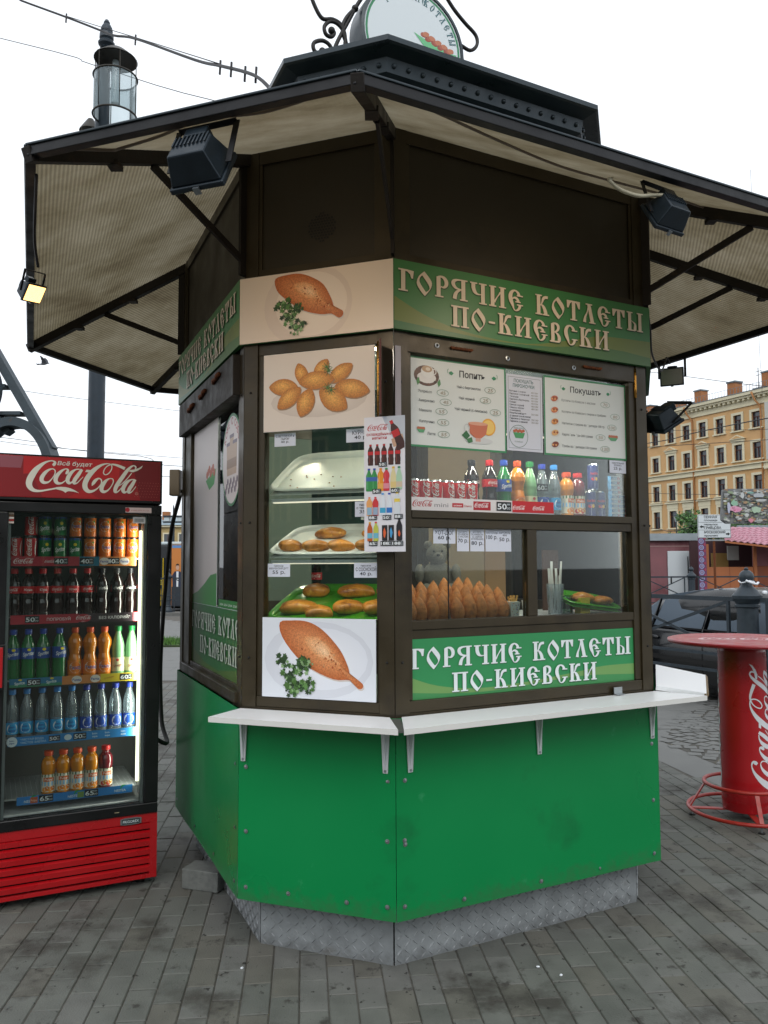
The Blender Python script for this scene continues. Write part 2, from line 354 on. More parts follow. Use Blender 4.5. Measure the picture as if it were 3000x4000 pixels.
def slav(pr, body, x0, x1, y, h, col, slope=0):
    sp = .12; W = sum(GL[c][0] for c in body) + sp * (len(body) - 1); k = (x1 - x0) / W; x = x0
    for ch in body:
        w_, rects, polys, strokes = GL[ch]
        def tf(a, b, x=x): return (x + a * k, y + b * h)
        for a, b, c, d in rects: pr.poly([tf(a, c), tf(b, c), tf(b, d), tf(a, d)], col)
        if polys == 'O':
            ou = cat_rom([(.36, 1.06), (.52, .88), (.68, .66), (.70, .46), (.60, .22), (.38, -.07)], 2) + cat_rom([(.36, -.07), (.18, .12), (.02, .38), (.02, .58), (.12, .82), (.36, 1.06)], 2)
            inn = cat_rom([(.26, .86), (.38, .70), (.54, .48), (.60, .32), (.54, .20), (.44, .12)], 2) + cat_rom([(.42, .12), (.34, .22), (.20, .42), (.13, .58), (.16, .74), (.26, .86)], 2)
            n = len(ou); P = pr._p([tf(*p) for p in ou] + [tf(*p) for p in inn])
            pr.add(P, [(i, (i + 1) % n, n + (i + 1) % n, n + i) for i in range(n)], PRINT, H(col)); pr.d += pr.step
        else:
            for p in polys: pr.poly([tf(*q) for q in p], col)
        for st in strokes: pr.stroke([(a, b, c) for a, b, c in st], col, 3, tf=tf)
        x += (w_ + sp) * k

def food_cutlet(p, pts, par, tail=None):
    """breaded cutlet with a sprig of parsley, as printed"""
    q = cat_rom([(a, b) for a, b in pts], 3, True); n = len(q); cx = sum(a for a, b in q) / n; cy = sum(b for a, b in q) / n
    p.fan([(a + .004, b - .006) for a, b in q], 'cfc4bd', 'a89a92')
    p.fan(q, 'b4602f', 'e8a26a', CRUMB, (cx - .01, cy + .015)); qq = [(cx - .012 + (a - cx) * .42, cy + .022 + (b - cy) * .42) for a, b in q]; p.fan(qq, 'dd9860', 'f2c89c', CRUMB)
    for i in range(34):
        t = random.random() * 6.28; r = random.random() ** .5 * .62
        a = cx + (q[int(t / 6.2832 * n) % n][0] - cx) * r; b = cy + (q[int(t / 6.2832 * n) % n][1] - cy) * r
        p.ell(a, b, .003 + random.random() * .004, .002 + random.random() * .002, random.choice(['c98a58', 'b86838', 'c07444', 'd09a6c', '9a4a24']), random.random() * 3, 7, m=CRUMB)
    for (x, y, r) in par:
        for i in range(30):
            a = random.random() * 6.28; d = random.random() * r * .9
            c = random.choice(['2e4a26', '44682f', '5c8648', '8aaa78', '3a5a30', '263c20'])
            pts2 = []; X = x + math.cos(a) * d; Y = y + math.sin(a) * d; s0 = r * (.16 + .2 * random.random()); ph = random.random() * 6
            for k in range(10): pts2.append((X + math.cos(ph + k * .628) * s0 * (1 if k % 2 else .55), Y + math.sin(ph + k * .628) * s0 * (1 if k % 2 else .55)))
            p.poly(pts2, c)

# ---------------------------------------------------------------- materials of the place
brown = mat('brown_enamelled_metal', '38301f', .42, .25, .16, 9, .05, 90, dirt=('1e1812', 3, .55, .75))
brown_dk = mat('dark_brown_panel', '2b2517', .55, .05, .18, 5, .04, 60)
blackm = mat('black_painted_steel', '17181b', .45, .4, .2, 12, .06, 80)
steel_dk = mat('sooty_steel_beam', '26221f', .6, .4, .25, 14, .15, 70, dirt=('4a3a2c', 9, .6, .75))
greenp = mat('green_sheet_panel', '008546', .36, 0, .06, 1.5, .03, 14, dirt=[('3a9a66', 9, .66, .78), ('0a6436', 2.2, .6, .8), ('5a8a6a', 34, .70, .8)], coat=.1, spec=.35, splash=('4a5040', .20, .34, .3))
crownm = mat('blue_grey_painted_steel', '27333a', .38, .3, .16, 10, .06, 60)
zinc = mat('zinc_grey_tread_plate', '8e9396', .5, .15, .15, 12, .12, 70, dirt=[('6a6864', 6, .60, .74), ('4a4844', 16, .68, .76)], splash=('3a3733', .0, .10, .35))
white_l = mat('white_laminate', 'eef1f4', .3)
white_m = mat('white_enamel', 'd5d9dc', .35, 0, .05, 10)
chip = mat('raw_chipboard_edge', '7a684f', .9, 0, .4, 90)
screwm = mat('zinc_screw', 'a8adb0', .35, .9)
rust = mat('rusty_iron', '6a3a1c', .8, .3, .4, 40, .3, 90)
glint_gold = mat('gold_lamp_glint', 'b8863c', .3, .9, .3, 60)  # gold metal imitating warm lamp glints on the posts
rubber = mat('black_rubber', '121212', .7)
glass = glassy('window_glass', 'f4f8f6', .0, .02, 1.42)
glass_dk = glassy('tinted_window_glass', 'f0f6f2', .0, .02, 1.45)
inner = mat('interior_wall_board', '77857a', .7, 0, .15, 3)
inner_lt = mat('interior_beige_board', 'b09a80', .7, 0, .1, 3)
paper = mat('white_paper', 'dfe3ea', .6)
whitepl = mat('white_plastic', 'd9dcd8', .4, 0, .03, 6)
def poly_mat():
    m = bpy.data.materials.new('ribbed_polycarbonate'); m.use_nodes = True; n = m.node_tree; N = n.nodes; L = n.links; N.clear()
    o = N.new('ShaderNodeOutputMaterial'); df = N.new('ShaderNodeBsdfDiffuse'); tl = N.new('ShaderNodeBsdfTranslucent'); mx_ = N.new('ShaderNodeMixShader')
    geo = N.new('ShaderNodeNewGeometry'); a = N.new('ShaderNodeAttribute'); a.attribute_name = 'Col'
    sep = N.new('ShaderNodeSeparateColor'); L.new(a.outputs['Color'], sep.inputs[0])
    w1 = N.new('ShaderNodeMath'); w1.operation = 'MULTIPLY'; w1.inputs[1].default_value = 6.28318 * 62; L.new(sep.outputs[0], w1.inputs[0])
    w2 = N.new('ShaderNodeMath'); w2.operation = 'SINE'; L.new(w1.outputs[0], w2.inputs[0])
    r = N.new('ShaderNodeMapRange'); r.inputs[1].default_value = -1; r.inputs[2].default_value = 1; r.inputs[3].default_value = .72; r.inputs[4].default_value = 1.12; L.new(w2.outputs[0], r.inputs[0])
    t = N.new('ShaderNodeTexNoise'); t.inputs['Scale'].default_value = 2.6; t.inputs['Detail'].default_value = 7; t.inputs['Roughness'].default_value = .62; L.new(geo.outputs['Position'], t.inputs['Vector'])
    cr = N.new('ShaderNodeValToRGB'); e = cr.color_ramp; e.elements[0].position = .28; e.elements[0].color = (*H('786b54'), 1); e.elements[1].position = .66; e.elements[1].color = (*H('b9ae95'), 1)
    q = e.elements.new(.45); q.color = (*H('9b8f74'), 1); L.new(t.outputs[0], cr.inputs[0])
    mm = N.new('ShaderNodeVectorMath'); mm.operation = 'SCALE'; L.new(cr.outputs[0], mm.inputs[0]); L.new(r.outputs[0], mm.inputs['Scale'])
    L.new(mm.outputs[0], df.inputs[0]); L.new(mm.outputs[0], tl.inputs[0]); mx_.inputs[0].default_value = .27
    bp = N.new('ShaderNodeBump'); bp.inputs['Strength'].default_value = .5; bp.inputs['Distance'].default_value = .004
    L.new(w2.outputs[0], bp.inputs['Height']); L.new(bp.outputs[0], df.inputs['Normal'])
    L.new(df.outputs[0], mx_.inputs[1]); L.new(tl.outputs[0], mx_.inputs[2]); L.new(mx_.outputs[0], o.inputs[0]); return m
polycarb = poly_mat()

# ---------------------------------------------------------------- the octagonal kiosk
P8 = [Vector(p) for p in [(-1.0858, 4.3193), (-.5507, 3.1459), (.0373, 2.9358), (1.16, 3.5235), (1.345, 4.115), (.810, 5.288), (.222, 5.498), (-.9, 4.910)]]
class Face:
    def __init__(s, i, off=0):
        a, b = P8[i], P8[(i + 1) % 8]; s.d = (b - a).normalized(); s.n = Vector((s.d.y, -s.d.x)); s.a = a; s.L = (b - a).length; s.i = i
    def P(s, u, o, z): q = s.a + s.d * u + s.n * o; return Vector((q.x, q.y, z))
    def mb(s): return MB(Matrix(((s.d.x, -s.n.x, 0, s.a.x), (s.d.y, -s.n.y, 0, s.a.y), (0, 0, 1, 0), (0, 0, 0, 1))))   # x along, y inward, z up
    def pr(s, o, **k): return PR(lambda u, v, d: s.P(u, o + d, v), **k)
F = [Face(i) for i in range(8)]        # 0 = A (left, wide) 1 = B (narrow front) 2 = C (wide front) 3 = D ...
FA, FB, FC, FD, FE = F[:5]
def corner(i, off):                    # octagon corner pushed out by off
    n0 = F[i - 1].n; n1 = F[i % 8].n; b = n0 + n1; b.normalize(); return P8[i % 8] + b * (off / b.dot(n1))
KC = (.13, 4.217, 0)
kiosk = thing('food_kiosk', KC, 'octagonal street food kiosk with green lower panels, brown frames and wide awning', 'kiosk')
def octa_ring(m, o0, z0, o1, z1, mt):
    a = [(*corner(i, o0), z0) for i in range(8)]; b = [(*corner(i, o1), z1) for i in range(8)]
    m.add(a + b, [(i, (i + 1) % 8, 8 + (i + 1) % 8, 8 + i) for i in range(8)], mt)
# base: tread plate panels with raised lozenges
for i in range(8):
    m = MB(); c0, c1 = corner(i, -.09), corner(i + 1, -.09); d0, d1 = corner(i, -.11), corner(i + 1, -.11); e = F[i].d * .003
    m.hexa([(*(c0 + e), -.003), (*(c1 - e), -.003), (*(d1 - e), -.003), (*(d0 + e), -.003)], [(*(c0 + e), .23), (*(c1 - e), .23), (*(d1 - e), .23), (*(d0 + e), .23)], zinc)
    bp_ = m.build('base_plate', kiosk, 'grey tread plate skirt below the green panel' if i == 2 else None)
    if i in (0, 1, 2, 3):
        m = MB(); f = F[i]; L0 = (c1 - c0).length; k = 0; st = .034
        for iz in range(8):
            for iu in range(int(L0 / st)):
                u = .02 + iu * st + (iz % 2) * .0; z = .012 + iz * .027
                if u > L0 - .03: continue
                s_ = 1 if (iu + iz) % 2 else -1; q = c0 + f.d * u; du = .0115; dz = .0105 * s_
                p = Vector((*(q + f.n * .0), z)); D = Vector((*(f.d * du), dz)); Nn = Vector((*f.n, 0)) * .0032; W_ = Vector((*(f.d * -dz), du)).normalized() * .0032
                m.add([p - D, p - W_, p + D, p + W_, p - D * .5 + Nn, p + D * .5 + Nn], [(0, 1, 4), (1, 5, 4), (1, 2, 5), (2, 3, 5), (3, 4, 5), (3, 0, 4)], zinc)
        m.build('tread_pattern', bp_, kind='stuff', recalc=False)
# green lower panels with screws
SCR = {1: [(.028, .69), (.03, .451), (.031, .246), (.208, .245), (.441, .244), (.596, .248), (.597, .474), (.598, .683)],
       2: [(.031, .685), (.029, .476), (.031, .462), (.028, .248), (.278, .227), (.633, .227), (.93, .225), (1.233, .234), (1.235, .454), (1.234, .689)],
       0: [(1.25, .69), (1.25, .45), (1.25, .25), (.9, .24), (.5, .24), (.05, .25)]}
for i in range(8):
    f = F[i]; m = MB(); nu, nz = 12, 8; z0, z1 = .199, .905
    def wob(u, z): return .0035 * math.sin(u * 7 + i) * math.sin(z * 6 + 1) if 0 < u < f.L else 0
    g = [[f.P(-.0042 + (f.L + .0084) * a / nu, .012 + wob(a / nu * f.L, z0 + (z1 - z0) * b / nz), z0 + (z1 - z0) * b / nz) for a in range(nu + 1)] for b in range(nz + 1)]
    vs = [p for r in g for p in r]; m.add(vs, [(b * (nu + 1) + a, b * (nu + 1) + a + 1, (b + 1) * (nu + 1) + a + 1, (b + 1) * (nu + 1) + a) for a in range(nu) for b in range(nz)], greenp, smooth=True)
    m.add([f.P(-.004, .012, z0), f.P(f.L + .004, .012, z0), f.P(f.L - .002, .0, z0), f.P(.002, .0, z0)], [(0, 1, 2, 3)], greenp)
    gp = m.build('green_panel', kiosk)
    for (u, z) in SCR.get(i, []):
        m = MB(); c = f.P(u, .0125, z); fn = Vector((*f.n, 0)); a = Vector((*f.d, 0))
        for r, o_, k in ((.0085, .001, 0), (.0052, .0035, 1)):
            vs = [c + (a * math.cos(t) + Vector((0, 0, math.sin(t)))) * r + fn * o_ for t in [6.283 * q / 10 for q in range(10)]]
            m.add(vs + [c + fn * (o_ + .001)], [(q, (q + 1) % 10, 10) for q in range(10)], screwm)
        m.build('screw', gp)
    m = MB(f.mb().T); m.box(.0, f.L, .004, .03, .9, .915, brown); m.build('sill_strip', kiosk)
# corner posts: two half posts meet in a seam at every corner
for i in range(8):
    for s_ in (0, 1):
        m = MB(); w_ = .06; f = F[i] if s_ else F[i - 1]
        c = P8[i]; e = f.d * (.0015 if s_ else -.0015); dd_ = f.d * (w_ if s_ else -w_); ci = corner(i, -.05)
        poly = [c + e, c + dd_, c + dd_ - f.n * .05, ci + e]
        m.prism(poly, lambda x, y: (x, y, .915), lambda x, y: (x, y, 3.1), brown)
        po = m.build('corner_post', kiosk)
        if i in (1, 2, 3):
            m = MB()
            for z in (1.10, 1.62, 2.13):
                q = c + f.d * (.03 if s_ else -.03); p = Vector((q.x, q.y, z)); m.sq(p + Vector((*f.n, 0)) * .001, (.005, .005, .005), rubber, n=4, k=8)
            m.build('rivet_hole', po)
# floor, ceiling and interior lining
m = MB(); m.add([(*corner(i, -.06), .9) for i in range(8)], [tuple(range(8))], inner); m.build('floor_board', kiosk)
m = MB(); m.add([(*corner(i, -.05), 2.42) for i in range(8)], [tuple(range(8))], inner); m.build('ceiling_board', kiosk)
m = MB(); m.add([(*corner(i, -.02), 3.112) for i in range(8)], [tuple(range(8))], crownm); m.build('roof_deck', kiosk)
# upper dark wall above the signs
for i in range(8):
    f = F[i]; m = f.mb(); L0 = f.L
    m.box(.06, L0 - .06, .012, .03, 2.3, 3.1, brown_dk)
    up = m.build('upper_wall_panel', kiosk)
    m = f.mb()
    m.box(.06, L0 - .06, .002, .012, 3.05, 3.1, brown); m.box(.06, L0 - .06, .004, .011, 2.585, 2.62, brown)
    m.box(.06, .075, .004, .011, 2.62, 3.05, brown); m.box(L0 - .075, L0 - .06, .004, .011, 2.62, 3.05, brown)
    m.build('panel_trim', up, bevel=.001)
    if i == 1:
        m = f.mb()
        for a in range(-5, 6):
            for b in range(-5, 6):
                u, z = a * .012 + (b % 2) * .006, b * .011
                if u * u + z * z < .0032: m.box(.33 + u - .0035, .33 + u + .0035, .0105, .0125, 2.76 + z - .0035, 2.76 + z + .0035, rubber)
        m.build('vent_grille', up)
def wframe(f, name, bars, mt=brown, b=.002, lab=None):
    m = f.mb()
    for x0, x1, z0, z1, yo, yi in bars: m.box(x0, x1, yo, yi, z0, z1, mt)
    return m.build(name, kiosk, lab, bevel=b)
# --- face C (front right): header, menu window, serving hatch, lower sign
fc = FC
wframe(fc, 'header_rail', [(.0602, 1.2068, 2.248, 2.322, .004, .05)], lab='brown header rail with screw heads and rust above the menus')
wframe(fc, 'window_stile', [(.0602, .078, .96, 2.248, .008, .05)]); wframe(fc, 'window_stile', [(1.172, 1.2068, .96, 2.248, .008, .05)])
wframe(fc, 'middle_rail', [(.078, 1.172, 1.627, 1.656, .006, .05), (.078, 1.172, 1.592, 1.6265, .012, .05)])
wframe(fc, 'hatch_mullion', [(.612, .660, 1.247, 1.592, .014, .05)])
wframe(fc, 'hatch_rail', [(.078, 1.172, 1.214, 1.2465, .010, .06), (.078, 1.172, 1.180, 1.2135, .016, .05)])
wframe(fc, 'bottom_rail', [(.0602, 1.2068, .916, .958, .004, .05)])
m = fc.mb(); m.box(.078, 1.172, .030, .034, 1.656, 2.248, glass); m.build('upper_pane', kiosk)
m = fc.mb(); m.box(.078, .612, .030, .034, 1.247, 1.592, glass_dk); m.build('hatch_pane', kiosk, 'left hatch pane in front of the cutlets')
m = fc.mb(); m.box(.66, 1.172, .040, .044, 1.247, 1.592, glass); m.build('hatch_pane', kiosk, 'right hatch pane in front of the bread tray')
m = fc.mb(); m.box(.245, .249, .026, .0295, 1.247, 1.592, rubber); m.build('pane_joint', kiosk)
m = fc.mb(); m.box(.07, 1.18, .036, .42, 1.640, 1.653, whitepl); m.build('display_shelf', kiosk)
m = fc.mb(); m.box(.07, 1.18, .052, .50, 1.228, 1.2405, white_m); m.build('hatch_counter', kiosk)
for u in (.19, .52, .86):
    m = MB(); p = fc.P(u, -.003, 2.287 - .012 * (u > .5)); fn = Vector((*fc.n, 0))
    for r, o_, mt in ((.010, .002, screwm), (.005, .004, rubber)):
        vs = [p + (Vector((*fc.d, 0)) * math.cos(t) + Vector((0, 0, math.sin(t)))) * r + fn * o_ for t in [6.283 * q / 12 for q in range(12)]]; m.add(vs + [p + fn * (o_ + .002)], [(q, (q + 1) % 12, 12) for q in range(12)], mt)
    m.build('header_screw', kiosk)
for u0 in (.25, .91):
    m = MB(); m.tube([fc.P(u0 + .004 * k, .001, 2.285 + .004 * math.sin(k * 2.1)) for k in range(26)], .005, rust, 6); m.build('rust_streak', kiosk)
m = MB(); m.tube([fc.P(1.208, -.004, z) for z in (2.18, 2.22, 2.27, 2.31)], .006, glint_gold, 8); m.build('corner_glint_bead', kiosk)  # warm lamp glint on the post, built as a gold bead
# --- face B (front left, narrow)
wframe(FB, 'header_rail', [(.0602, .563, 2.276, 2.322, .006, .05)]); wframe(FB, 'bottom_rail', [(.0602, .563, .916, .954, .004, .05)])
wframe(FB, 'window_stile', [(.0602, .088, .954, 2.276, .008, .05)]); wframe(FB, 'window_stile', [(.552, .563, .954, 2.276, .010, .05)])
m = FB.mb(); m.box(.088, .552, .028, .032, .954, 2.276, glass_dk); m.build('window_pane', kiosk, 'tall pane in front of the pastry trays')
m = MB(); m.tube([FB.P(.563, -.002, z) for z in (2.0, 2.1, 2.2, 2.285)], .004, glint_gold, 8); m.build('corner_glint_bead', kiosk)  # same glint on the narrow face, shaped as a bead
# --- face A (left, receding)
wframe(FA, 'window_stile', [(.0602, .205, .958, 2.30, .006, .05)]); wframe(FA, 'window_stile', [(1.185, FA.L - .0602, .958, 2.30, .006, .05)])
wframe(FA, 'bottom_rail', [(.0602, FA.L - .0602, .916, .957, -.012, .05), (.205, 1.185, .957, .975, .012, .05)])
wframe(FA, 'shutter_box', [(.0602, FA.L - .0602, 2.135, 2.30, -.03, .05)], steel_dk, lab='dark roller box under the left sign')
m = FA.mb(); m.box(.205, 1.185, .028, .032, .975, 2.135, glass_dk); m.build('window_pane', kiosk)
for u, z in ((.35, 2.22), (.62, 2.235), (.9, 2.25)):
    m = MB(); m.tube([FA.P(u + .03 * k, .036 + .006 * (k % 2), z + .004 * k) for k in range(5)], .009, rust, 7); m.build('rusty_latch', kiosk)
# --- the other faces: windows over green boards
for i in range(3, 8):
    f = F[i]; L0 = f.L
    wframe(f, 'window_frame', [(.0602, L0 - .0602, 2.25, 2.32, .004, .05), (.0602, L0 - .0602, .916, 1.24, .004, .05), (.0602, .10, 1.24, 2.25, .008, .05), (L0 - .10, L0 - .0602, 1.24, 2.25, .008, .05)])
    m = f.mb()
    if i in (3, 4): m.box(.10, L0 - .10, .03, .034, 1.24, 2.25, glass)
    else: m.box(.10, L0 - .10, .03, .05, 1.24, 2.25, inner_lt if i == 5 else inner)
    m.build('window_pane' if i in (3, 4) else 'wall_board', kiosk)
m = FD.mb(); m.box(.12, .34, .12, .13, 1.26, 1.62, inner_lt); m.box(.36, .50, .10, .14, 1.26, 2.2, mat('dull_aluminium', '6d6f70', .4, .6)); m.build('side_partition', kiosk)
# --- sign boards round the kiosk
SG, SGd, SGo, SGl = '35703a', '2c6239', '5a6e2c', '86a04e'
def sign_bg(p, x0, x1, z0, z1, wave, wave2, g, g2, o1, o2=None):
    p.rect(x0, x1, z0, z1, g)
    pts = [(x0, wave[0][1])] + list(cat_rom(wave, 4)) + [(x1, wave[-1][1])]
    p.poly([(x0, z0)] + pts + [(x1, z0)], o1)
    q = cat_rom(wave2, 4); p.poly([(x0, z0), (x0, wave2[0][1])] + q + [(x1, wave2[-1][1]), (x1, z0)], g2)
for i in range(8):
    f = F[i]; L0 = f.L; wide = i % 2 == 0; m = f.mb()
    z0, z1 = 2.3205, 2.583
    c0, c1 = corner(i, .022), corner(i + 1, .022)
    m.hexa([(*c0, z0), (*c1, z0), (*corner(i + 1, .004), z0), (*corner(i, .004), z0)], [(*c0, z1), (*c1, z1), (*corner(i + 1, .004), z1), (*corner(i, .004), z1)], mat('sign_board_edge', '2f6b3c', .5)) if False else None
    m = MB(); m.hexa([(*c0, z0), (*c1, z0), (*corner(i + 1, .004), z0), (*corner(i, .004), z0)], [(*c0, z1), (*c1, z1), (*corner(i + 1, .004), z1), (*corner(i, .004), z1)], mat('sign_board_edge', '2f6b3c', .5))
    sb = m.build('sign_board', kiosk, {1: 'cream sign board printed with a breaded cutlet', 2: 'front green sign board with cream Slavonic lettering', 0: 'left green sign board with cream Slavonic lettering'}.get(i))
    if i in (6,): continue
    p = f.pr(.0225)
    if wide:
        e = -.008; s0 = L0 / 1.267
        sign_bg(p, e, L0 - e, z0, z1, [(e, 2.443), (.14 * s0, 2.382), (.33 * s0, 2.345), (.6 * s0, 2.338), (.84 * s0, 2.385), (1.0 * s0, 2.42), (L0 - e, 2.43)], [(e, 2.352), (.26 * s0, 2.338), (.5 * s0, 2.33), (.9 * s0, 2.35), (1.1 * s0, 2.352), (L0 - e, 2.345)], '3c7a42', '3a6f40', '6b7a35')
        p.poly([(.62 * s0, z0), (.75 * s0, 2.345), (.95 * s0, 2.372), (1.12 * s0, 2.37), (L0 - e, 2.358), (L0 - e, z0)], '4a7038')
        pb = p.build('sign_print', sb)
        p = f.pr(.0232)
        for dx, dz, c in ((.0035, -.0035, '1f4a26'), (0, 0, 'dccbb4')):
            slav(p, 'ГОРЯЧИЕ КОТЛЕТЫ', .008 * s0 + dx, 1.231 * s0 + dx, 2.466 + dz, .083, c); slav(p, 'ПО-КИЕВСКИ', .236 * s0 + dx, 1.03 * s0 + dx, 2.361 + dz, .082, c)
        p.build('sign_lettering', sb)
    else:
        e = -.008; p.rect(e, L0 - e, z0, z1, 'e4d3c2')
        p.ell(.285, 2.43, .20, .150, 'd3bfb2') if False else None
        q = [(.285 + .185 * math.cos(t), min(z1 - .001, max(z0 + .001, 2.448 + .16 * math.sin(t)))) for t in [6.283 * k / 28 for k in range(28)]]; p.fan(q, 'dccabc', 'e2d1c2')
        q = [(.30 + .150 * math.cos(t), min(z1 - .001, max(z0 + .001, 2.45 + .125 * math.sin(t)))) for t in [6.283 * k / 28 for k in range(28)]]; p.fan(q, 'e8d8ca', 'efe2d4')
        food_cutlet(p, [(.149, 2.566), (.20, 2.575), (.255, 2.573), (.31, 2.55), (.354, 2.517), (.385, 2.46), (.398, 2.425), (.43, 2.410), (.432, 2.392), (.415, 2.383), (.385, 2.402), (.339, 2.405), (.261, 2.431), (.176, 2.494), (.150, 2.53)], [(.18, 2.455, .04), (.235, 2.44, .035), (.20, 2.40, .035), (.235, 2.365, .035), (.265, 2.375, .022)])
        p.build('sign_print', sb)
# --- green sign filling the lower light of face C
m = fc.mb(); m.box(.078, 1.172, .018, .03, .958, 1.18, mat('sign_back_sheet', '2f7a4a', .4)); ls = m.build('lower_sign', kiosk, 'lower green sign with white Slavonic lettering under the hatch')
p = fc.pr(-.0175)
sign_bg(p, .078, 1.172, .9585, 1.1795, [(.078, 1.039), (.192, 1.003), (.372, .982), (.60, .99), (.85, 1.012), (1.0, 1.028), (1.172, 1.029)], [(.078, .985), (.25, .972), (.45, .968), (.7, .985), (.9, .995), (1.172, .985)], '2f8a52', '3f8a50', '6f9a58')
slist = ((.003, -.003, '1d5c36'), (0, 0, 'dfe8ea'))
for dx, dz, c in slist:
    slav(p, 'ГОРЯЧИЕ КОТЛЕТЫ', .072 + dx, 1.152 + dx, 1.071 + dz, .074, c); slav(p, 'ПО-КИЕВСКИ', .25 + dx, .959 + dx, .976 + dz, .072, c)
p.build('sign_lettering', ls)
# --- stickers over the glass of face B
def board(f, name, x0, x1, z0, z1, o_, fn, lab, th=.002, base='white_paper', parent=kiosk):
    m = f.mb(); m.box(x0, x1, -o_, -o_ + th, z0, z1, MATS[base]); b = m.build(name, parent, lab)
    p = f.pr(o_); fn(p); p.build('print', b); return b
def lowp(p):
    p.rect(.0895, .551, .9565, 1.2545, 'dde2ea'); p.ell(.32, 1.1, .222, .143, 'd2d6df', cc='dfe3eb'); p.ell(.335, 1.105, .185, .115, 'dfe3ec', cc='eceff5')
    food_cutlet(p, [(.163, 1.237), (.21, 1.245), (.265, 1.244), (.31, 1.23), (.356, 1.199), (.412, 1.139), (.442, 1.08), (.452, 1.05), (.49, 1.028), (.502, 1.015), (.497, 1.003), (.480, 1.003), (.455, 1.028), (.435, 1.032), (.384, 1.032), (.299, 1.064), (.23, 1.113), (.172, 1.184)], [(.18, 1.09, .038), (.25, 1.075, .045), (.275, 1.085, .03), (.21, 1.03, .045), (.27, 1.005, .04), (.215, .985, .03)])
def topp(p):
    p.rect(.0885, .550, 1.970, 2.2725, 'e2d6cb'); p.ell(.32, 2.08, .20, .065, 'd2c5ba', cc='e8ddd3')
    for cx, cy, a, b, r, t in ((.25, 2.187, .045, .027, 1.9, .2), (.333, 2.200, .045, .026, .9, 0), (.412, 2.178, .058, .030, .55, 0), (.173, 2.142, .062, .032, -.05, 0), (.46, 2.115, .072, .036, -.2, 0), (.312, 2.158, .076, .035, .0, 0), (.198, 2.097, .062, .032, .65, 0), (.268, 2.075, .058, .036, 1.15, 0), (.382, 2.080, .068, .042, -.6, 0)):
        pts = []
        for k in range(20):
            t_ = 6.283 * k / 20; x = a * math.cos(t_); y = b * math.sin(t_) * (1 - .45 * abs(math.cos(t_)) ** 3)
            pts.append((cx + x * math.cos(r) - y * math.sin(r), cy + x * math.sin(r) + y * math.cos(r)))
        p.fan([(u + .003, v - .005) for u, v in pts], '9a7a5a', 'a08060'); p.fan(pts, 'b8702c', 'efb45c', CRUMB, (cx - .006, cy + .008))
    for (cx, cy) in ((.356, 2.205), (.365, 2.19), (.36, 2.125), (.375, 2.115)):
        for k in range(9):
            a = k * .7; p.stroke([(cx, cy, .003), (cx + .02 * math.cos(a), cy + .02 * math.sin(a), .002)], ['3f6a2a', '5f8a3c', '2e5220'][k % 3], 1)
board(FB, 'cutlet_sticker', .0885, .552, .956, 1.255, .0005, lowp, 'printed photo of a breaded cutlet with parsley at the foot of the window')
board(FB, 'croquette_sticker', .0880, .551, 1.9695, 2.273, .0005, topp, 'printed photo of nine golden croquettes at the top of the window')
# --- face A sheets behind glass
def aw(p):
    p.rect(.216, .748, 1.27, 2.13, 'cfc6c4'); p.poly([(.216, 1.27), (.216, 1.31), (.35, 1.33), (.5, 1.37), (.62, 1.41), (.748, 1.42), (.748, 1.27)], '3f8a44')
    p.poly([(.50, 1.86), (.72, 1.90), (.68, 1.83), (.58, 1.81)], '4a9a55')
    for k in range(7): p.ell(.53 + .025 * k, 1.885 + .012 * (k % 3), .022, .018, 'b0502e')
board(FA, 'white_poster', .216, .748, 1.27, 2.13, -.022, aw, 'pale poster with a green bowl on the left window')
def ag(p):
    p.rect(.207, 1.183, .976, 1.268, '2f6a3a'); p.poly([(.207, .976), (.207, 1.05), (.5, 1.0), (.8, .99), (1.183, 1.03), (1.183, .976)], '4a6a30')
    for dx, dz, c in ((.004, -.003, '1c4826'), (0, 0, 'c2ccc0')):
        slav(p, 'ГОРЯЧИЕ КОТЛЕТЫ', .22 + dx, 1.30 + dx, 1.145 + dz, .08, c) if False else None
        slav(p, 'ГОРЯЧИЕ КОТЛЕ', .22 + dx, 1.175 + dx, 1.150 + dz, .082, c); slav(p, 'ПО-КИЕВСКИ', .42 + dx, 1.14 + dx, 1.04 + dz, .082, c)
board(FA, 'green_poster', .206, 1.184, .9755, 1.269, -.022, ag, 'green lettered poster low on the left window')
def ac(p):
    cx, cy, a, b = .995, 1.905, .172, .20
    p.ell(cx, cy, a, b, '3f7a55', n=28); p.ell(cx, cy, a * .93, b * .94, 'd8d0d0', n=28)
    for k, ch in enumerate('КОФЕ С СОБОЙ'):
        t = 2.55 - k * .2; p.text(ch, cx + math.cos(t) * a * .74, cy + math.sin(t) * b * .76, .03, 'a83a44', al='C', bold=True, rot=t - 1.57)
    for dx, h_ in ((-.055, .13), (0, .16), (.055, .13)):
        p.poly([(cx + dx - .026, 1.84), (cx + dx + .026, 1.84), (cx + dx + .034, 1.84 + h_), (cx + dx - .034, 1.84 + h_)], 'b8a08c'); p.rect(cx + dx - .037, cx + dx + .037, 1.84 + h_, 1.855 + h_, '6d6070'); p.rect(cx + dx - .030, cx + dx + .030, 1.87, 1.91, '927a68')
    for k in range(12): p.ell(cx - .1 + .018 * k, 1.775 + .02 * ((k * 7) % 3), .010, .014, '5a4660')
m = MB(); m.mats = []
p = FA.pr(-.026); ac(p); p.build('coffee_sticker', kiosk, 'round coffee to go sticker on the left window')
def dr(p):
    p.rect(.775, 1.18, 1.27, 1.305, '2f7a3c')
    for k in range(5): p.text('Добрый', .80 + .08 * k, 1.28, .010, 'e8eee8', w=.06)
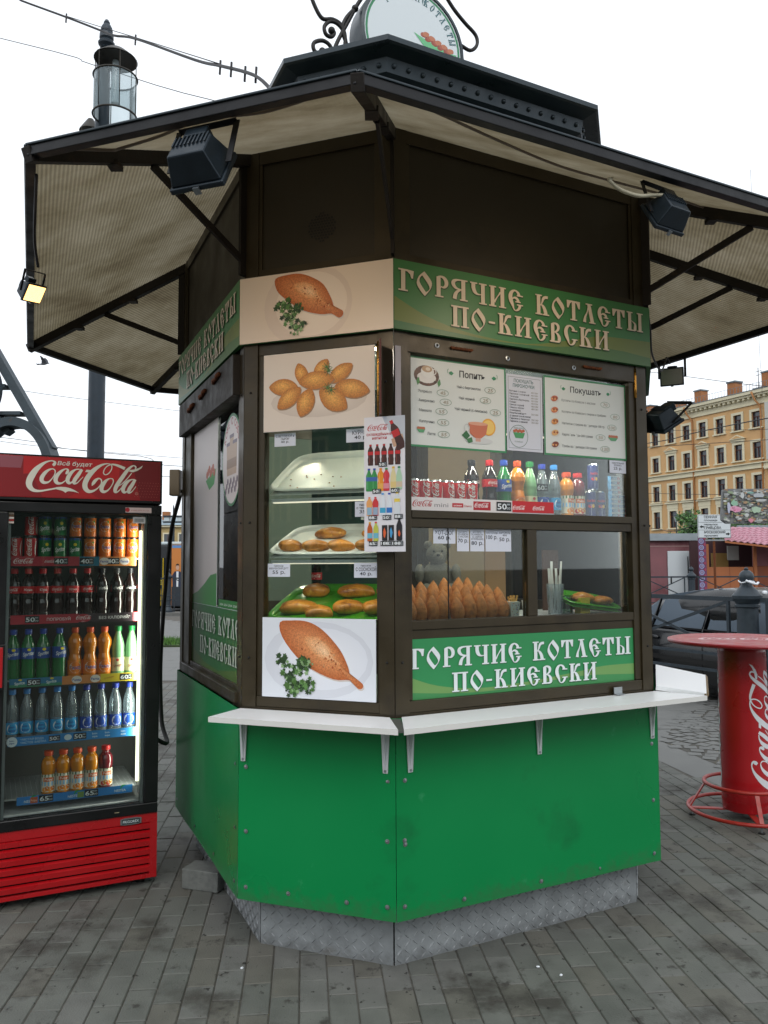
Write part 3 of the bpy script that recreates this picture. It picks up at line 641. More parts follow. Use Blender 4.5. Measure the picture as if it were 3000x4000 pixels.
m = FA.mb(); m.box(.775, 1.182, .028 + .01, .045, 1.30, 1.74, mat('maroon_board', '5a2430', .5)); m.build('cooler_back', kiosk)
p = FA.pr(-.026); dr(p); p.build('shelf_strip', kiosk)

# --- white fold-down shelves and their brackets
def shelf(i, u0, u1, w_, lab, cut0=0, cut1=0):
    f = F[i]; m = MB(); z = .908
    a = [f.P(u0 - cut0 * 0, .008, z), f.P(u1, .008, z), f.P(u1 + cut1, w_, z), f.P(u0 - cut0, w_, z)]
    b = [Vector((p.x, p.y, z - .019)) for p in a]
    m.add(a + b, [(0, 1, 2, 3), (7, 6, 5, 4), (0, 4, 5, 1), (1, 5, 6, 2), (3, 7, 4, 0)], white_l)
    m.add([a[3], a[2], b[2], b[3]], [(0, 1, 2, 3)], mat('white_shelf_edge', 'dcdcd8', .5))
    return m.build('counter_shelf', kiosk, lab, bevel=.0012)
shelf(1, 0.0, FB.L - .018, .205, 'white laminate shelf under the narrow front window', .02, .098)
shelf(2, .022, FC.L + .005, .205, 'long white laminate shelf under the serving hatch', .100, .085)
m = MB(); z = .9075
m.prism([(*corner(2, .005),)] * 0 or [tuple(P8[2] + FB.n * .005 - FB.d * .014), tuple(P8[2] + FC.n * .005 + FC.d * .018), tuple(corner(2, .20) + FC.d * .012), tuple(corner(2, .20) - FB.d * .012)], lambda x, y: (x, y, z - .012), lambda x, y: (x, y, z - .004), mat('grey_joint_plate', '5d605c', .5, .3)); m.build('joint_plate', kiosk)
m = MB(); m.add([FD.P(.01, .015, .915), FD.P(.55, .015, .915), FD.P(.5, .09, 1.075), FD.P(.03, .105, 1.03)], [(0, 1, 2, 3)], white_l)
# side flap leaning outward over face D
m = MB()
q = [Vector((1.215, 3.50, .915)), Vector((1.33, 3.395, .912)), Vector((1.50, 3.83, .985)), Vector((1.30, 3.86, 1.0))]
q = [FD.P(-.005, .01, .93), FD.P(-.03, .21, .91), FD.P(.42, .24, .93), FD.P(.52, .02, .96)]
nn = (q[1] - q[0]).cross(q[3] - q[0]).normalized() * -.018
m.hexa(q, [p + nn for p in q], white_l); m.build('counter_shelf', kiosk, 'white side shelf on the far right face with a chipped edge')
m = MB(); 
m.tube([q[1] + nn * .5 + (q[2] - q[1]) * t for t in (0, .2, .4, .6, .8, 1)], .010, chip, 5); m.build('chipped_edge', kiosk)
def bracket(f, u, w_=.035):
    m = f.mb()
    a = [(u - w_ / 2, -.014, .889), (u + w_ / 2, -.014, .889), (u + .009, -.014, .712), (u - .009, -.014, .712)]; b = [(u - w_ / 2, -.019, .889), (u + w_ / 2, -.019, .889), (u + .009, -.019, .712), (u - .009, -.019, .712)]
    m.add(a + b, [(0, 1, 2, 3), (4, 5, 6, 7), (0, 4, 5, 1), (1, 5, 6, 2), (2, 6, 7, 3), (3, 7, 4, 0)], white_m)
    m.hexa([(u - .002, -.019, .72), (u + .002, -.019, .72), (u + .002, -.019, .885), (u - .002, -.019, .885)], [(u - .002, -.022, .74), (u + .002, -.022, .74), (u + .002, -.045, .885), (u - .002, -.045, .885)], white_m)
    o = m.build('shelf_bracket', kiosk); m = f.mb(); m.box(u - .004, u + .004, -.0215, -.019, .716, .724, screwm); m.build('bracket_screw', o)
for f, u in ((FB, .018), (FB, .592), (FC, .052), (FC, .632), (FC, 1.236)): bracket(f, u)
m = fc.mb(); m.box(1.03, 1.075, -.012, -.008, .912, .94, screwm); m.box(1.03, 1.075, -.03, -.008, .911, .913, screwm); m.build('angle_plate', kiosk)

# --- awning
TO = {0: (-1.986, 4.446, 2.70), 1: (-1.055, 2.316, 2.70), 2: (-.063, 1.964, 2.70), 7: (-1.619, 5.57, 2.70)}
def isect(i, oa, ob):        # corner i with different overhang on the two faces
    f0, f1 = F[i - 1], F[i]; A_ = Matrix(((f0.n.x, f0.n.y), (f1.n.x, f1.n.y))); r = Vector((f0.n.dot(f0.a) + oa, f1.n.dot(f1.a) + ob)); return A_.inverted() @ r
OV = {0: .80, 1: .95, 2: .81, 3: .86, 4: .655, 5: .82, 6: .82, 7: .885}
for i in (3, 4, 5, 6): q = isect(i, OV[i - 1], OV[i]); TO[i] = (q.x, q.y, 2.70)
IN = [Vector((*corner(i, -.03), 3.118)) for i in range(8)]; OUT = [Vector(TO[i]) for i in range(8)]
for i in range(8):
    j = (i + 1) % 8; m = MB(); n = 10; vs = []; cs = []
    for k in range(n + 1):
        t = k / n; vs += [IN[i].lerp(OUT[i], t), IN[j].lerp(OUT[j], t)]
    m.add(vs, [(2 * k, 2 * k + 1, 2 * k + 3, 2 * k + 2) for k in range(n)], polycarb, col=(0, 0, 0))
    m.fc = [((k / n, 0, 0), (k / n, 0, 0), ((k + 1) / n, 0, 0), ((k + 1) / n, 0, 0)) for k in range(n)]
    m.build('awning_sheet', kiosk, recalc=False)
    m = MB(); a, b = OUT[i], OUT[j]; up = Vector((0, 0, 1)); m.beam(a - up * .022 - (a - IN[i]).normalized() * .014, b - up * .022 - (b - IN[j]).normalized() * .014, .030, .034, blackm); m.build('awning_edge_beam', kiosk, bevel=.002); m = MB(); m.beam(a - up * .002 - (a - IN[i]).normalized() * .002, b - up * .002 - (b - IN[j]).normalized() * .002, .02, .007, crownm)
    m.build('awning_edge_cap', kiosk, bevel=.002)
    m = MB(); m.beam(IN[i] - up * .03, OUT[i] - up * .03, .035, .045, steel_dk); hb = m.build('awning_hip_beam', kiosk, bevel=.002)
    for t in (.35, .68): m = MB(); c = IN[i].lerp(OUT[i], t) - up * .058; m.beam(c - Vector((.02, 0, 0)), c + Vector((.02, 0, 0)), .05, .018, steel_dk); m.build('beam_clamp', hb)
    d = Vector((OUT[i].x - IN[i].x, OUT[i].y - IN[i].y, 0)).normalized(); foot = Vector((P8[i].x, P8[i].y, 2.66)) + d * .01
    m = MB(); m.beam(foot, IN[i].lerp(OUT[i], .52) - up * .055, .028, .012, steel_dk, up=(d.y, -d.x, 0)); m.build('awning_strut', kiosk)
    m = MB(); m.beam(foot + Vector((0, 0, -.06)) + d * .004, foot + Vector((0, 0, .40)) + d * .004, .035, .012, steel_dk, up=(d.y, -d.x, 0)); m.build('strut_channel', kiosk)
    mid = (i + .5)
# --- crown of the roof: cornice, rivet band, light boxes
m = MB()
octa_ring(m, -.36, 3.105, -.36, 3.42, crownm); octa_ring(m, -.36, 3.42, -.345, 3.425, crownm); octa_ring(m, -.345, 3.425, -.345, 3.445, crownm); octa_ring(m, -.345, 3.445, -.30, 3.455, crownm); octa_ring(m, -.30, 3.455, -.30, 3.475, crownm); octa_ring(m, -.30, 3.475, -.262, 3.497, crownm)
crown = m.build('roof_crown', kiosk, 'dark blue grey octagonal roof crown')
m = MB(); octa_ring(m, -.262, 3.497, -.252, 3.555, crownm); rb = m.build('rivet_band', crown)
m = MB(); octa_ring(m, -.252, 3.555, -.19, 3.572, crownm); octa_ring(m, -.19, 3.572, -.18, 3.578, crownm); octa_ring(m, -.18, 3.578, -.18, 3.600, crownm)
m.add([(*corner(i, -.18), 3.6) for i in range(8)] + [(KC[0], KC[1], 3.70)], [(i, (i + 1) % 8, 8) for i in range(8)], crownm); m.build('cornice', crown)
for i in range(8):
    if i not in (0, 1, 2, 3, 7): continue
    c0, c1 = corner(i, -.257), corner(i + 1, -.257); L0 = (c1 - c0).length; n = round(L0 / .072)
    for k in range(n):
        q = c0.lerp(c1, (k + .5) / n); m = MB(); m.sq((q.x + F[i].n.x * .001, q.y + F[i].n.y * .001, 3.526), (.011, .011, .011), crownm, n=6, k=8); m.build('rivet', crown)
    c0, c1 = corner(i, -.36), corner(i + 1, -.36); f = F[i]; L0 = (c1 - c0).length
    m = MB(Matrix(((f.d.x, -f.n.x, 0, c0.x), (f.d.y, -f.n.y, 0, c0.y), (0, 0, 1, 0), (0, 0, 0, 1))))
    for a, b, z0, z1 in ((.05, L0 - .05, 3.40, 3.415), (.05, L0 - .05, 3.13, 3.15), (.05, .065, 3.15, 3.40), (L0 - .065, L0 - .05, 3.15, 3.40)): m.box(a, b, -.012, -.001, z0, z1, crownm)
    m.box(.066, L0 - .066, -.006, -.002, 3.151, 3.399, mat('dark_green_lightbox', '0e3326', .25, coat=.5)); m.build('light_box', crown)
# --- round sign on the roof with wrought iron scrolls
SN = Vector((.4636, -.886, 0)); SX = Vector((.886, .4636, 0)); SC = Vector((.155, 4.0, 4.16)) + SX * .0125
def SPt(u, v, o=0): return SC + SX * u + Vector((0, 0, v)) + SN * o
m = MB(); n = 48
def disc(mm, r0, o0, r1, o1, mt):
    a = [SPt(r0 * math.cos(6.28318 * k / n), r0 * math.sin(6.28318 * k / n), o0) for k in range(n)]; b = [SPt(r1 * math.cos(6.28318 * k / n), r1 * math.sin(6.28318 * k / n), o1) for k in range(n)]
    mm.add(a + b, [(k, (k + 1) % n, n + (k + 1) % n, n + k) for k in range(n)], mt, smooth=True)
disc(m, .305, 0, .305, -.14, crownm); disc(m, .305, 0, .288, .004, crownm); disc(m, .288, .004, .285, -.004, crownm)
m.add([SPt(.305 * math.cos(6.28318 * k / n), .305 * math.sin(6.28318 * k / n), -.14) for k in range(n)], [tuple(range(n))], crownm)
rs = m.build('round_roof_sign', kiosk, 'round drum sign on the roof showing a dish of cutlets')
p = PR(lambda u, v, d: SPt(u, v, -.003 + d))
p.ell(0, 0, .286, .286, 'dfe8ec', n=48); p.ring(0, 0, .274, .274, .012, '2f8a5c', 48)
for txt, t0, dt in (('ГОРЯЧИЕ', 2.30, -.165), ('КОТЛЕТЫ', 1.25, -.165)):
    for k, ch in enumerate(txt):
        t = t0 + dt * k; cx, sy_ = math.cos(t) * .222, math.sin(t) * .222; a = t - 1.5708
        g = GL[ch]; hh = .040; kk = .034
        def tf(x, y, g=g): x = (x - g[0] / 2) * kk; y = y * hh; return (cx + x * math.cos(a) - y * math.sin(a), sy_ + x * math.sin(a) + y * math.cos(a))
        for x0, x1, y0, y1 in g[1]: p.poly([tf(x0, y0), tf(x1, y0), tf(x1, y1), tf(x0, y1)], '3a6a72')
        if g[2] == 'O': p.stroke([(.36, 1.02, .08), (.60, .6, .2), (.36, -.02, .1), (.12, .4, .2)], '3a6a72', 3, True, tf=tf)
        elif g[2]:
            for q in g[2]: p.poly([tf(*x) for x in q], '3a6a72')
        for st in g[3]: p.stroke(st, '3a6a72', 3, tf=tf)
p.poly([(.0, .05), (.045, .035), (.225, -.005), (.262, .0), (.235, -.03), (.20, -.05), (.08, -.02), (.05, 0)], '6fc48a')
for k in range(14): p.ell(.06 + .0125 * k, .052 - .004 * k + .012 * math.sin(k * 2.1), .020, .013, ['b0604a', 'c47a5a', '9a4c3c'][k % 3], .3 * math.sin(k))
p.build('sign_face', rs)
iron = mat('wrought_iron', '2d2c2b', .5, .5, .2, 30)
def scroll(pts, r=.010, o_=-.06, ball=False):
    m = MB(); q = cat_rom(pts, 5); m.tube([SPt(u, v, o_) for u, v in q], r, iron, 8)
    if ball: m.sq(SPt(pts[-1][0], pts[-1][1], o_), (.018, .018, .018), iron)
    m.build('iron_scroll', rs)
scroll([(-.56, .12), (-.53, .05), (-.49, .0), (-.436, .013), (-.39, .0), (-.366, -.053), (-.372, -.13), (-.40, -.25)])
scroll([(-.36, -.09), (-.375, -.03), (-.41, 0), (-.45, -.003), (-.479, -.039), (-.471, -.075), (-.442, -.08), (-.425, -.055), (-.44, -.047)], ball=True)
scroll([(-.43, -.26), (-.43, -.179), (-.448, -.129), (-.488, -.114), (-.534, -.139), (-.536, -.173), (-.511, -.19), (-.49, -.17)], ball=True)
scroll([(-.45, -.30), (-.432, -.175), (-.41, -.10), (-.348, .031), (-.30, .13), (-.25, .22), (-.2, .33)])
scroll([(-.37, -.30), (-.348, -.137), (-.38, -.03), (-.362, .04), (-.31, .111)], ball=True)
scroll([(.20, .40), (.279, .309), (.354, .249), (.425, .20), (.432, .145), (.387, .101), (.317, .113), (.305, .09), (.33, .047), (.343, -.003), (.35, -.1), (.35, -.3)])
scroll([(-.28, .24), (-.24, .30), (-.1, .38), (.06, .40), (.2, .40)])
m = MB()
for u in (-.2, 0, .2): m.beam(SPt(u, -.62, -.07), SPt(u, -.24, -.07), .03, .03, iron)
m.build('sign_mast', rs)

wire = mat('grey_cable', '6d6258', .6); wire_dk = mat('dark_cable', '1c1a1e', .6); wire_w = mat('pale_cable', 'b9b39c', .5)
def cable(name, pts, r, m_, lab, k=6, cat='cable'):
    m = MB(); m.tube(cat_rom(pts, k), r, m_, 6); return m.build(name, None, lab, cat)

# ---------------------------------------------------------------- ground, road, paving
GD = [('3e3c37', 2.0, .53, .64), ('3a3834', 7, .60, .67), ('262421', 22, .635, .665)]
paverm = [mat('paver_' + n, c, .82, 0, .14, 9, .25, 160, dirt=GD) for n, c in (('grey', '61635e'), ('dark', '5c5e59'), ('light', '656662'), ('brown', '5f5e57'))]
sand = mat('joint_sand', '53504a', .95, 0, .25, 30, .3, 200)
slabm = mat('granite_slab', '6c6d6b', .8, 0, .12, 5, .15, 120, dirt=('45433f', 2, .6, .75))
asph = mat('asphalt', '424344', .85, 0, .15, 3, .4, 250)
kerbm = mat('kerb_granite', '62625f', .8, 0, .15, 12, .2, 90)
m = MB(); m.add([(-600, -120, -.14), (600, -120, -.14), (600, 900, -.14), (-600, 900, -.14)], [(0, 1, 2, 3)], asph); road = m.build('road', kind='structure', recalc=False)
plz = [(-60, -60), (45, -60), (3.55 + 10, 8.85 - 14.3), (3.55, 8.85), (2.9, 9.9), (.5, 13.5), (-3.0, 18.5), (-4.2, 23.65), (-60, 23.65)]
m = MB(); m.prism(plz, lambda x, y: (x, y, -.30), lambda x, y: (x, y, -.0052), sand); pav = m.build('pavement', kind='structure')
def kerb(p, q, parent=pav, z=.004, L_=.9):
    p, q = Vector(p), Vector(q); n = max(1, int((q - p).length / L_)); d = (q - p) / n; u = d.normalized(); s_ = Vector((u.y, -u.x)) * .07
    for k in range(n):
        a, b = p + d * k + u * .004, p + d * (k + 1) - u * .004; m = MB()
        m.hexa([(*(a - s_), -.16), (*(b - s_), -.16), (*(b + s_), -.16), (*(a + s_), -.16)], [(*(a - s_), z), (*(b - s_), z), (*(b + s_), z), (*(a + s_), z)], kerbm); m.build('kerb_stone', parent)
kerb((13.5, -5.4), (3.6, 8.78)); kerb((3.55, 8.85), (.6, 13.3)); kerb((-4.3, 23.7), (-22, 23.7))
def paver_pt(x, y): # region taken by the clay-grey block pavers
    if x > 2.05 + (6.15 - y) * .155 + (0 if y < 6.3 else -.0): return False
    if y > 6.6 and x > 1.9: return False
    return y < 10.2
ang = R(5.5); ca, sa = math.cos(ang), math.sin(ang); PL, PW = .196, .0975; cells = []
cK = Vector((KC[0], KC[1]))
def in_oct(p, off): return all((p - P8[i]).dot(F[i].n) < off for i in range(8))
for c_ in range(-62, 62):
    for r_ in range(-10, 62):
        u = c_ * PW; v = (r_ + .5 * (c_ % 2)) * PL; x = u * ca - v * sa; y = u * sa + v * ca + .3
        if y < 1.5 or abs(x) > .50 * y + .9 or not paver_pt(x, y): continue
        if in_oct(Vector((x, y)), -.32): continue
        cells.append((math.hypot(x, y) if y > 2.25 and abs(x) < .49 * y + .1 and not in_oct(Vector((x, y)), -.12) else 99 + y, x, y))
cells.sort(); pm = {}
def paver_geo(m, x, y, dz, mt, tx=0, ty=0, a_=ang):
    c, s = math.cos(a_), math.sin(a_); hw, hl = PW / 2 - .0022, PL / 2 - .0022; ch = .003; vs = []
    for w_, l_, z in ((hw, hl, -.02), (hw, hl, -ch), (hw - ch, hl - ch, 0)):
        for sx, sy in ((-1, -1), (1, -1), (1, 1), (-1, 1)): a, b = sx * w_, sy * l_; vs.append((x + a * c - b * s, y + a * s + b * c, z + dz + tx * a + ty * b))
    m.add(vs, [(8, 9, 10, 11)] + [(k, (k + 1) % 4, 4 + (k + 1) % 4, 4 + k) for k in range(4)] + [(4 + k, 4 + (k + 1) % 4, 8 + (k + 1) % 4, 8 + k) for k in range(4)], mt)
shared = []
for mt in paverm: m = MB(); paver_geo(m, 0, 0, 0, mt); o = m.build('paver', pav, recalc=False); shared.append(o.data); bpy.data.objects.remove(o)
for d_, x, y in cells[:298]:
    o = bpy.data.objects.new('paver', random.choice(shared)); COL.objects.link(o); o.parent = pav; o.location = (x, y, random.uniform(-.0022, .0008)); o.rotation_euler = (random.gauss(0, .006), random.gauss(0, .006), 0)
m = MB()
for d_, x, y in cells[298:]: paver_geo(m, x, y, random.uniform(-.0025, .001), random.choice(paverm), random.gauss(0, .006), random.gauss(0, .006))
m.build('paver_field', pav, kind='stuff', recalc=False)
# big slabs beyond, fan laid setts on the right
m = MB()
def in_fan(x, y): return y > 5.2 and x > 2.30 + (6.6 - y) * .17 and x > 2.30 + (y - 6.82) * .46 and y < 13.0 - 1.15 * x + 0.0
def in_plaza(x, y): return y < 8.7 - 1.43 * (x - 3.55) and y < 23.5 and (y < 8.8 or y < 13.3 - 1.48 * (x - .6))
for i in range(-30, 22):
    for j in range(0, 40):
        x, y = i * .60 + (j % 2) * .3, 5.0 + j * .45
        if paver_pt(x, y + .1) and y < 10.2: continue
        if not in_plaza(x + .3, y + .45): continue
        if in_fan(x + .3, y + .2): continue
        z = random.uniform(-.0005, .0008); g = .002
        if abs(x) < .62 * y + 2: m.add([(x + g, y + g, z), (x + .6 - g, y + g, z), (x + .6 - g, y + .45 - g, z), (x + g, y + .45 - g, z)], [(0, 1, 2, 3)], slabm)
m.build('slab_field', pav, kind='stuff', recalc=False)
m = MB(); m.add([(1.9, 6.9, -.003), (2.14, 5.5, -.003), (2.9, 1.2, -.003), (8.8, 1.2, -.003), (3.55, 8.75, -.003), (2.9, 9.7, -.003), (1.9, 11.2, -.003)], [tuple(range(7))], slabm); m.build('slab_bed', pav, recalc=False)
m = MB(); m.add([(2.538, 5.2, -.0022), (6.78, 5.2, -.0022), (3.36, 9.13, -.0022), (2.285, 6.7, -.0022)], [(0, 1, 2, 3)], mat('fan_joint', '4a4843', .95, 0, .2, 20)); m.build('fan_bed', pav, recalc=False)
m = MB(); Rf = .95
for jj in range(-2, 9):
    for ii in range(-4, 8):
        cx = 2.2 + ii * 1.3 + (jj % 2) * .65; cy = 4.4 + jj * .62
        for k in range(1, 9):
            r = k * .115; n = max(3, int(r * 3.1416 / .115))
            for a in range(n):
                t = 3.1416 * (a + .5) / n; x, y = cx + r * math.cos(t), cy + r * math.sin(t)
                if not in_fan(x, y) or not in_plaza(x, y): continue
                # belongs to this fan if not covered by a fan nearer the viewer
                ok = True
                for ox, oy in ((-.65, -.62), (.65, -.62), (-1.3, 0), (1.3, 0), (0, -1.24)):
                    if math.hypot(x - cx - ox, y - cy - oy) < Rf * (1 if oy else .62) and y > cy + oy and oy: ok = False
                if ok:
                    w_ = .0485; z = random.uniform(-.001, .003); c, s = math.cos(t), math.sin(t)
                    m.add([(x + a_ * c - b_ * s, y + a_ * s + b_ * c, z) for a_, b_ in ((-w_, -w_), (w_, -w_), (w_, w_), (-w_, w_))], [(0, 1, 2, 3)], slabm)
m.build('fan_setts', pav, kind='stuff', recalc=False)
# litter and spots
for k, (x, y) in enumerate(((-.70, 2.62), (-.52, 3.02), (-.60, 3.9), (.55, 3.02), (.62, 2.96), (1.9, 2.9), (-1.0, 2.55))):
    m = MB(); m.sq((x, y, .002), (.007, .005, .003), paper, .8, .7, 4, 7, Matrix.Rotation(k, 3, 'Z')); m.build('litter_scrap', None, ['crumpled white scrap in the lower left of the paving', 'pale scrap on the paving left of the kiosk corner', 'small scrap near the fridge', 'pale scrap right of the kiosk base', 'tiny scrap beside the pale scrap right of the base', 'white scrap at the right edge of the paving', 'white scrap at the lower left edge'][k], 'litter')
# grass strip
turf = mat('turf_soil', '2c3a18', .95, 0, .3, 6); bladem = [mat('grass_' + str(k), c, .7) for k, c in enumerate(('3f6a22', '55802c', '2f5518'))]
m = MB(); m.box(-14, -.8, 14.7, 16.1, -.011, .03, turf); m.build('verge', kind='structure')
m = MB()
for k in range(5200):
    x, y = random.uniform(-6.2, -2.0), random.uniform(14.72, 16.08); h_ = random.uniform(.03, .09); a = random.random() * 6.28; c, s = math.cos(a) * .008, math.sin(a) * .008
    m.add([(x - c, y - s, .03), (x + c, y + s, .03), (x + random.uniform(-.03, .03), y + random.uniform(-.03, .03), .03 + h_)], [(0, 1, 2)], bladem[k % 3])
m.build('grass', None, 'short green grass in the strip left of the kiosk', 'grass', kind='stuff', recalc=False)

# ---------------------------------------------------------------- cast iron bollards and railings
ironp = mat('blue_grey_cast_iron', '2c363e', .5, .2, .2, 20, .15, 90)
def bollard_mk():
    t = thing('bollard', (0, 0, 0), 'x', 'bollard')
    m = MB(); m.lathe([(.17, 0), (.17, .06), (.13, .13), (.11, .17), (.115, .20), (.105, .23), (.104, .37), (.118, .38), (.118, .41), (.104, .42), (.104, .50), (.112, .51), (.112, .53), (.104, .54), (.100, 1.02), (.118, 1.03), (.118, 1.05), (.105, 1.06), (.138, 1.11), (.142, 1.14), (.09, 1.20), (.055, 1.24), (.045, 1.27)], ironp, 24); m.build('shaft', t, recalc=False)
    m = MB(); m.sq((0, 0, 1.325), (.071, .071, .071), ironp, n=12, k=18); m.lathe([(.02, 1.39), (.022, 1.405), (.012, 1.42), (.0, 1.422)], ironp, 10); m.build('ball_finial', t, recalc=False); return t
boll = Protos(bollard_mk)
def railing(p, q, z0, z1, lab, npan=1, mids=(.36, .53), grp='iron railings along the roads'):
    p, q = Vector(p), Vector(q); t = thing('railing', (p.x, p.y, 0), lab, 'railing', grp); d = (q - p) / npan; u = d.normalized()
    for k in range(npan):
        a, b = p + d * k + u * .02, p + d * (k + 1) - u * .02
        for zz in (z1,) + tuple(mids): m = MB(); m.beam((*a, zz), (*b, zz), .022, .045 if zz == z1 else .03, ironp); m.build('rail', t)
        for e in (a + u * .07, b - u * .07): m = MB(); m.beam((*e, z0), (*e, z1 - .02), .03, .03, ironp, up=(u.x, u.y, 0)); m.build('post', t)
        zl = mids[-1] + .02; A_, B_ = a + u * .09, b - u * .09
        m = MB(); m.beam((*A_, zl), (*B_, z1 - .03), .012, .03, ironp); m.build('cross_bar', t); m = MB(); m.beam((*A_, z1 - .03), (*B_, zl), .012, .03, ironp); m.build('cross_bar', t)
bp0 = Vector((3.60, 8.05)); fdv = Vector((.50, -.866))
boll.put((bp0.x, bp0.y, 0), 0, 'cast iron bollard with a ball top tied with white string, behind the red table')
railing(bp0 - fdv * .13, bp0 - fdv * 1.85, .0, 1.10, 'iron railing with crossed bars in front of the black car'); railing(bp0 + fdv * .13, bp0 + fdv * 1.85, .0, 1.10, 'iron railing right of the ball topped bollard')
boll.put((*(bp0 - fdv * 1.98), 0), 0, 'cast iron bollard hidden behind the kiosk corner at the end of the railing') 
m = MB(); m.tube([(bp0.x + .072 * math.cos(t) * 1.0, bp0.y + .072 * math.sin(t), 1.277 + .01 * math.sin(3 * t)) for t in [6.28 * k / 16 for k in range(17)]], .007, paper, 6); m.tube(cat_rom([(bp0.x - .04, bp0.y - .075, 1.29), (bp0.x - .0, bp0.y - .10, 1.27), (bp0.x + .05, bp0.y - .10, 1.255), (bp0.x + .08, bp0.y - .08, 1.27)], 4), .012, paper, 6); m.build('white_string', None, 'white string knotted round the ball of the near bollard', 'string', org=(bp0.x, bp0.y, 1.27))
m = MB(); m.sq((bp0.x + .13, bp0.y - .10, 1.17), (.028, .02, .022), paper, .8, .8, 5, 8); m.build('white_string', None, 'white knot on the collar of the near bollard', 'string', org=(bp0.x + .13, bp0.y - .1, 1.17))
# far railing across the street on the right
m = MB(); m.box(6, 40, 23.9, 33, -.15, -.02, slabm); m.build('far_pavement', kind='structure')
for k, x in enumerate((6.1, 9.18, 12.26)): boll.put((x, 24.2, -.02), 0, 'far cast iron bollard across the street, %s' % ['hidden left one', 'in front of the patterned strip', 'rightmost'][k])
for k, x in enumerate((6.22, 9.30)): railing((x, 24.2), (x + 2.84, 24.2), -.02, 1.08, ('far railing in front of the maroon pavilion', 'far railing in front of the orange stall')[k], 2, (.32, .48))
# left far railing
for k, x in enumerate((-9.9, -6.92, -3.9)): boll.put((x, 25.9, -.1 + .1), 0, ('far left cast iron bollard behind the fridge', 'cast iron bollard in front of the yellow bus', 'cast iron bollard hidden behind the kiosk')[k])
for k, x in enumerate((-9.78, -6.80)): railing((x, 25.9), (x + 2.76, 25.9), 0, 1.08, ('railing left of the bollard before the bus', 'railing right of the bollard before the bus')[k], 2, (.36, .52))
m = MB(); m.box(-25, -3.0, 25.4, 26.4, -.15, 0, kerbm); m.build('traffic_island', kind='structure')

# ---------------------------------------------------------------- black car
cb = mat('black_car_paint', '090c10', .28, 0, .1, 2, coat=.35); cgl = mat('dark_car_glass', '4e5b68', .4, 0, spec=.3); chrome = mat('chrome', 'c0c4c8', .1, 1)
car = thing('parked_car', (4.2, 8.9, -.14), 'black saloon car parked behind the near iron railing', 'car'); CT = Matrix.Translation((4.25, 8.95, -.14)) @ Matrix.Rotation(R(-66), 4, 'Z')
def loft(m, secs, mt, caps=True):
    n = len(secs[0]); vs = [p for s in secs for p in s]
    m.add(vs, [(i * n + k, i * n + (k + 1) % n, (i + 1) * n + (k + 1) % n, (i + 1) * n + k) for i in range(len(secs) - 1) for k in range(n)], mt, smooth=True)
    if caps: m.add(list(secs[0]), [tuple(range(n))], mt); m.add(list(secs[-1]), [tuple(range(n))], mt)
def ring_lo(x, w_, zb, zt, r=.1): return [(x, -w_ * .93, zb), (x, w_ * .93, zb), (x, w_, zb + .12), (x, w_, (zb + zt) * .55), (x, w_ * .985, zt - .08), (x, w_ * .93, zt), (x, -w_ * .93, zt), (x, -w_ * .985, zt - .08), (x, -w_, (zb + zt) * .55), (x, -w_, zb + .12)]
m = MB(CT); loft(m, [ring_lo(-2.12, .66, .34, .74), ring_lo(-2.05, .76, .24, .84), ring_lo(-1.6, .82, .2, .88), ring_lo(-.9, .835, .2, .885), ring_lo(0, .84, .2, .87), ring_lo(.9, .835, .2, .85), ring_lo(1.6, .82, .2, .78), ring_lo(2.0, .76, .22, .68), ring_lo(2.12, .64, .3, .58)], cb); m.build('body', car)
def ring_hi(x, wb, zb, wt, zt): return [(x, -wb, zb), (x, wb, zb), (x, wt + .04, zt - .10), (x, wt, zt - .02), (x, wt * .6, zt), (x, -wt * .6, zt), (x, -wt, zt - .02), (x, -wt - .04, zt - .10)]
m = MB(CT); m.box(-1.9, 1.9, -.70, .70, .18, .40, rubber); m.build('underbody', car)
m = MB(CT); loft(m, [ring_hi(-1.60, .74, .84, .60, .90), ring_hi(-1.05, .77, .85, .60, 1.19), ring_hi(-.6, .775, .85, .61, 1.30), ring_hi(-.1, .78, .85, .62, 1.335), ring_hi(.35, .78, .84, .61, 1.31), ring_hi(.75, .77, .84, .60, 1.17), ring_hi(1.25, .74, .83, .58, .88)], cb); m.build('roof', car)
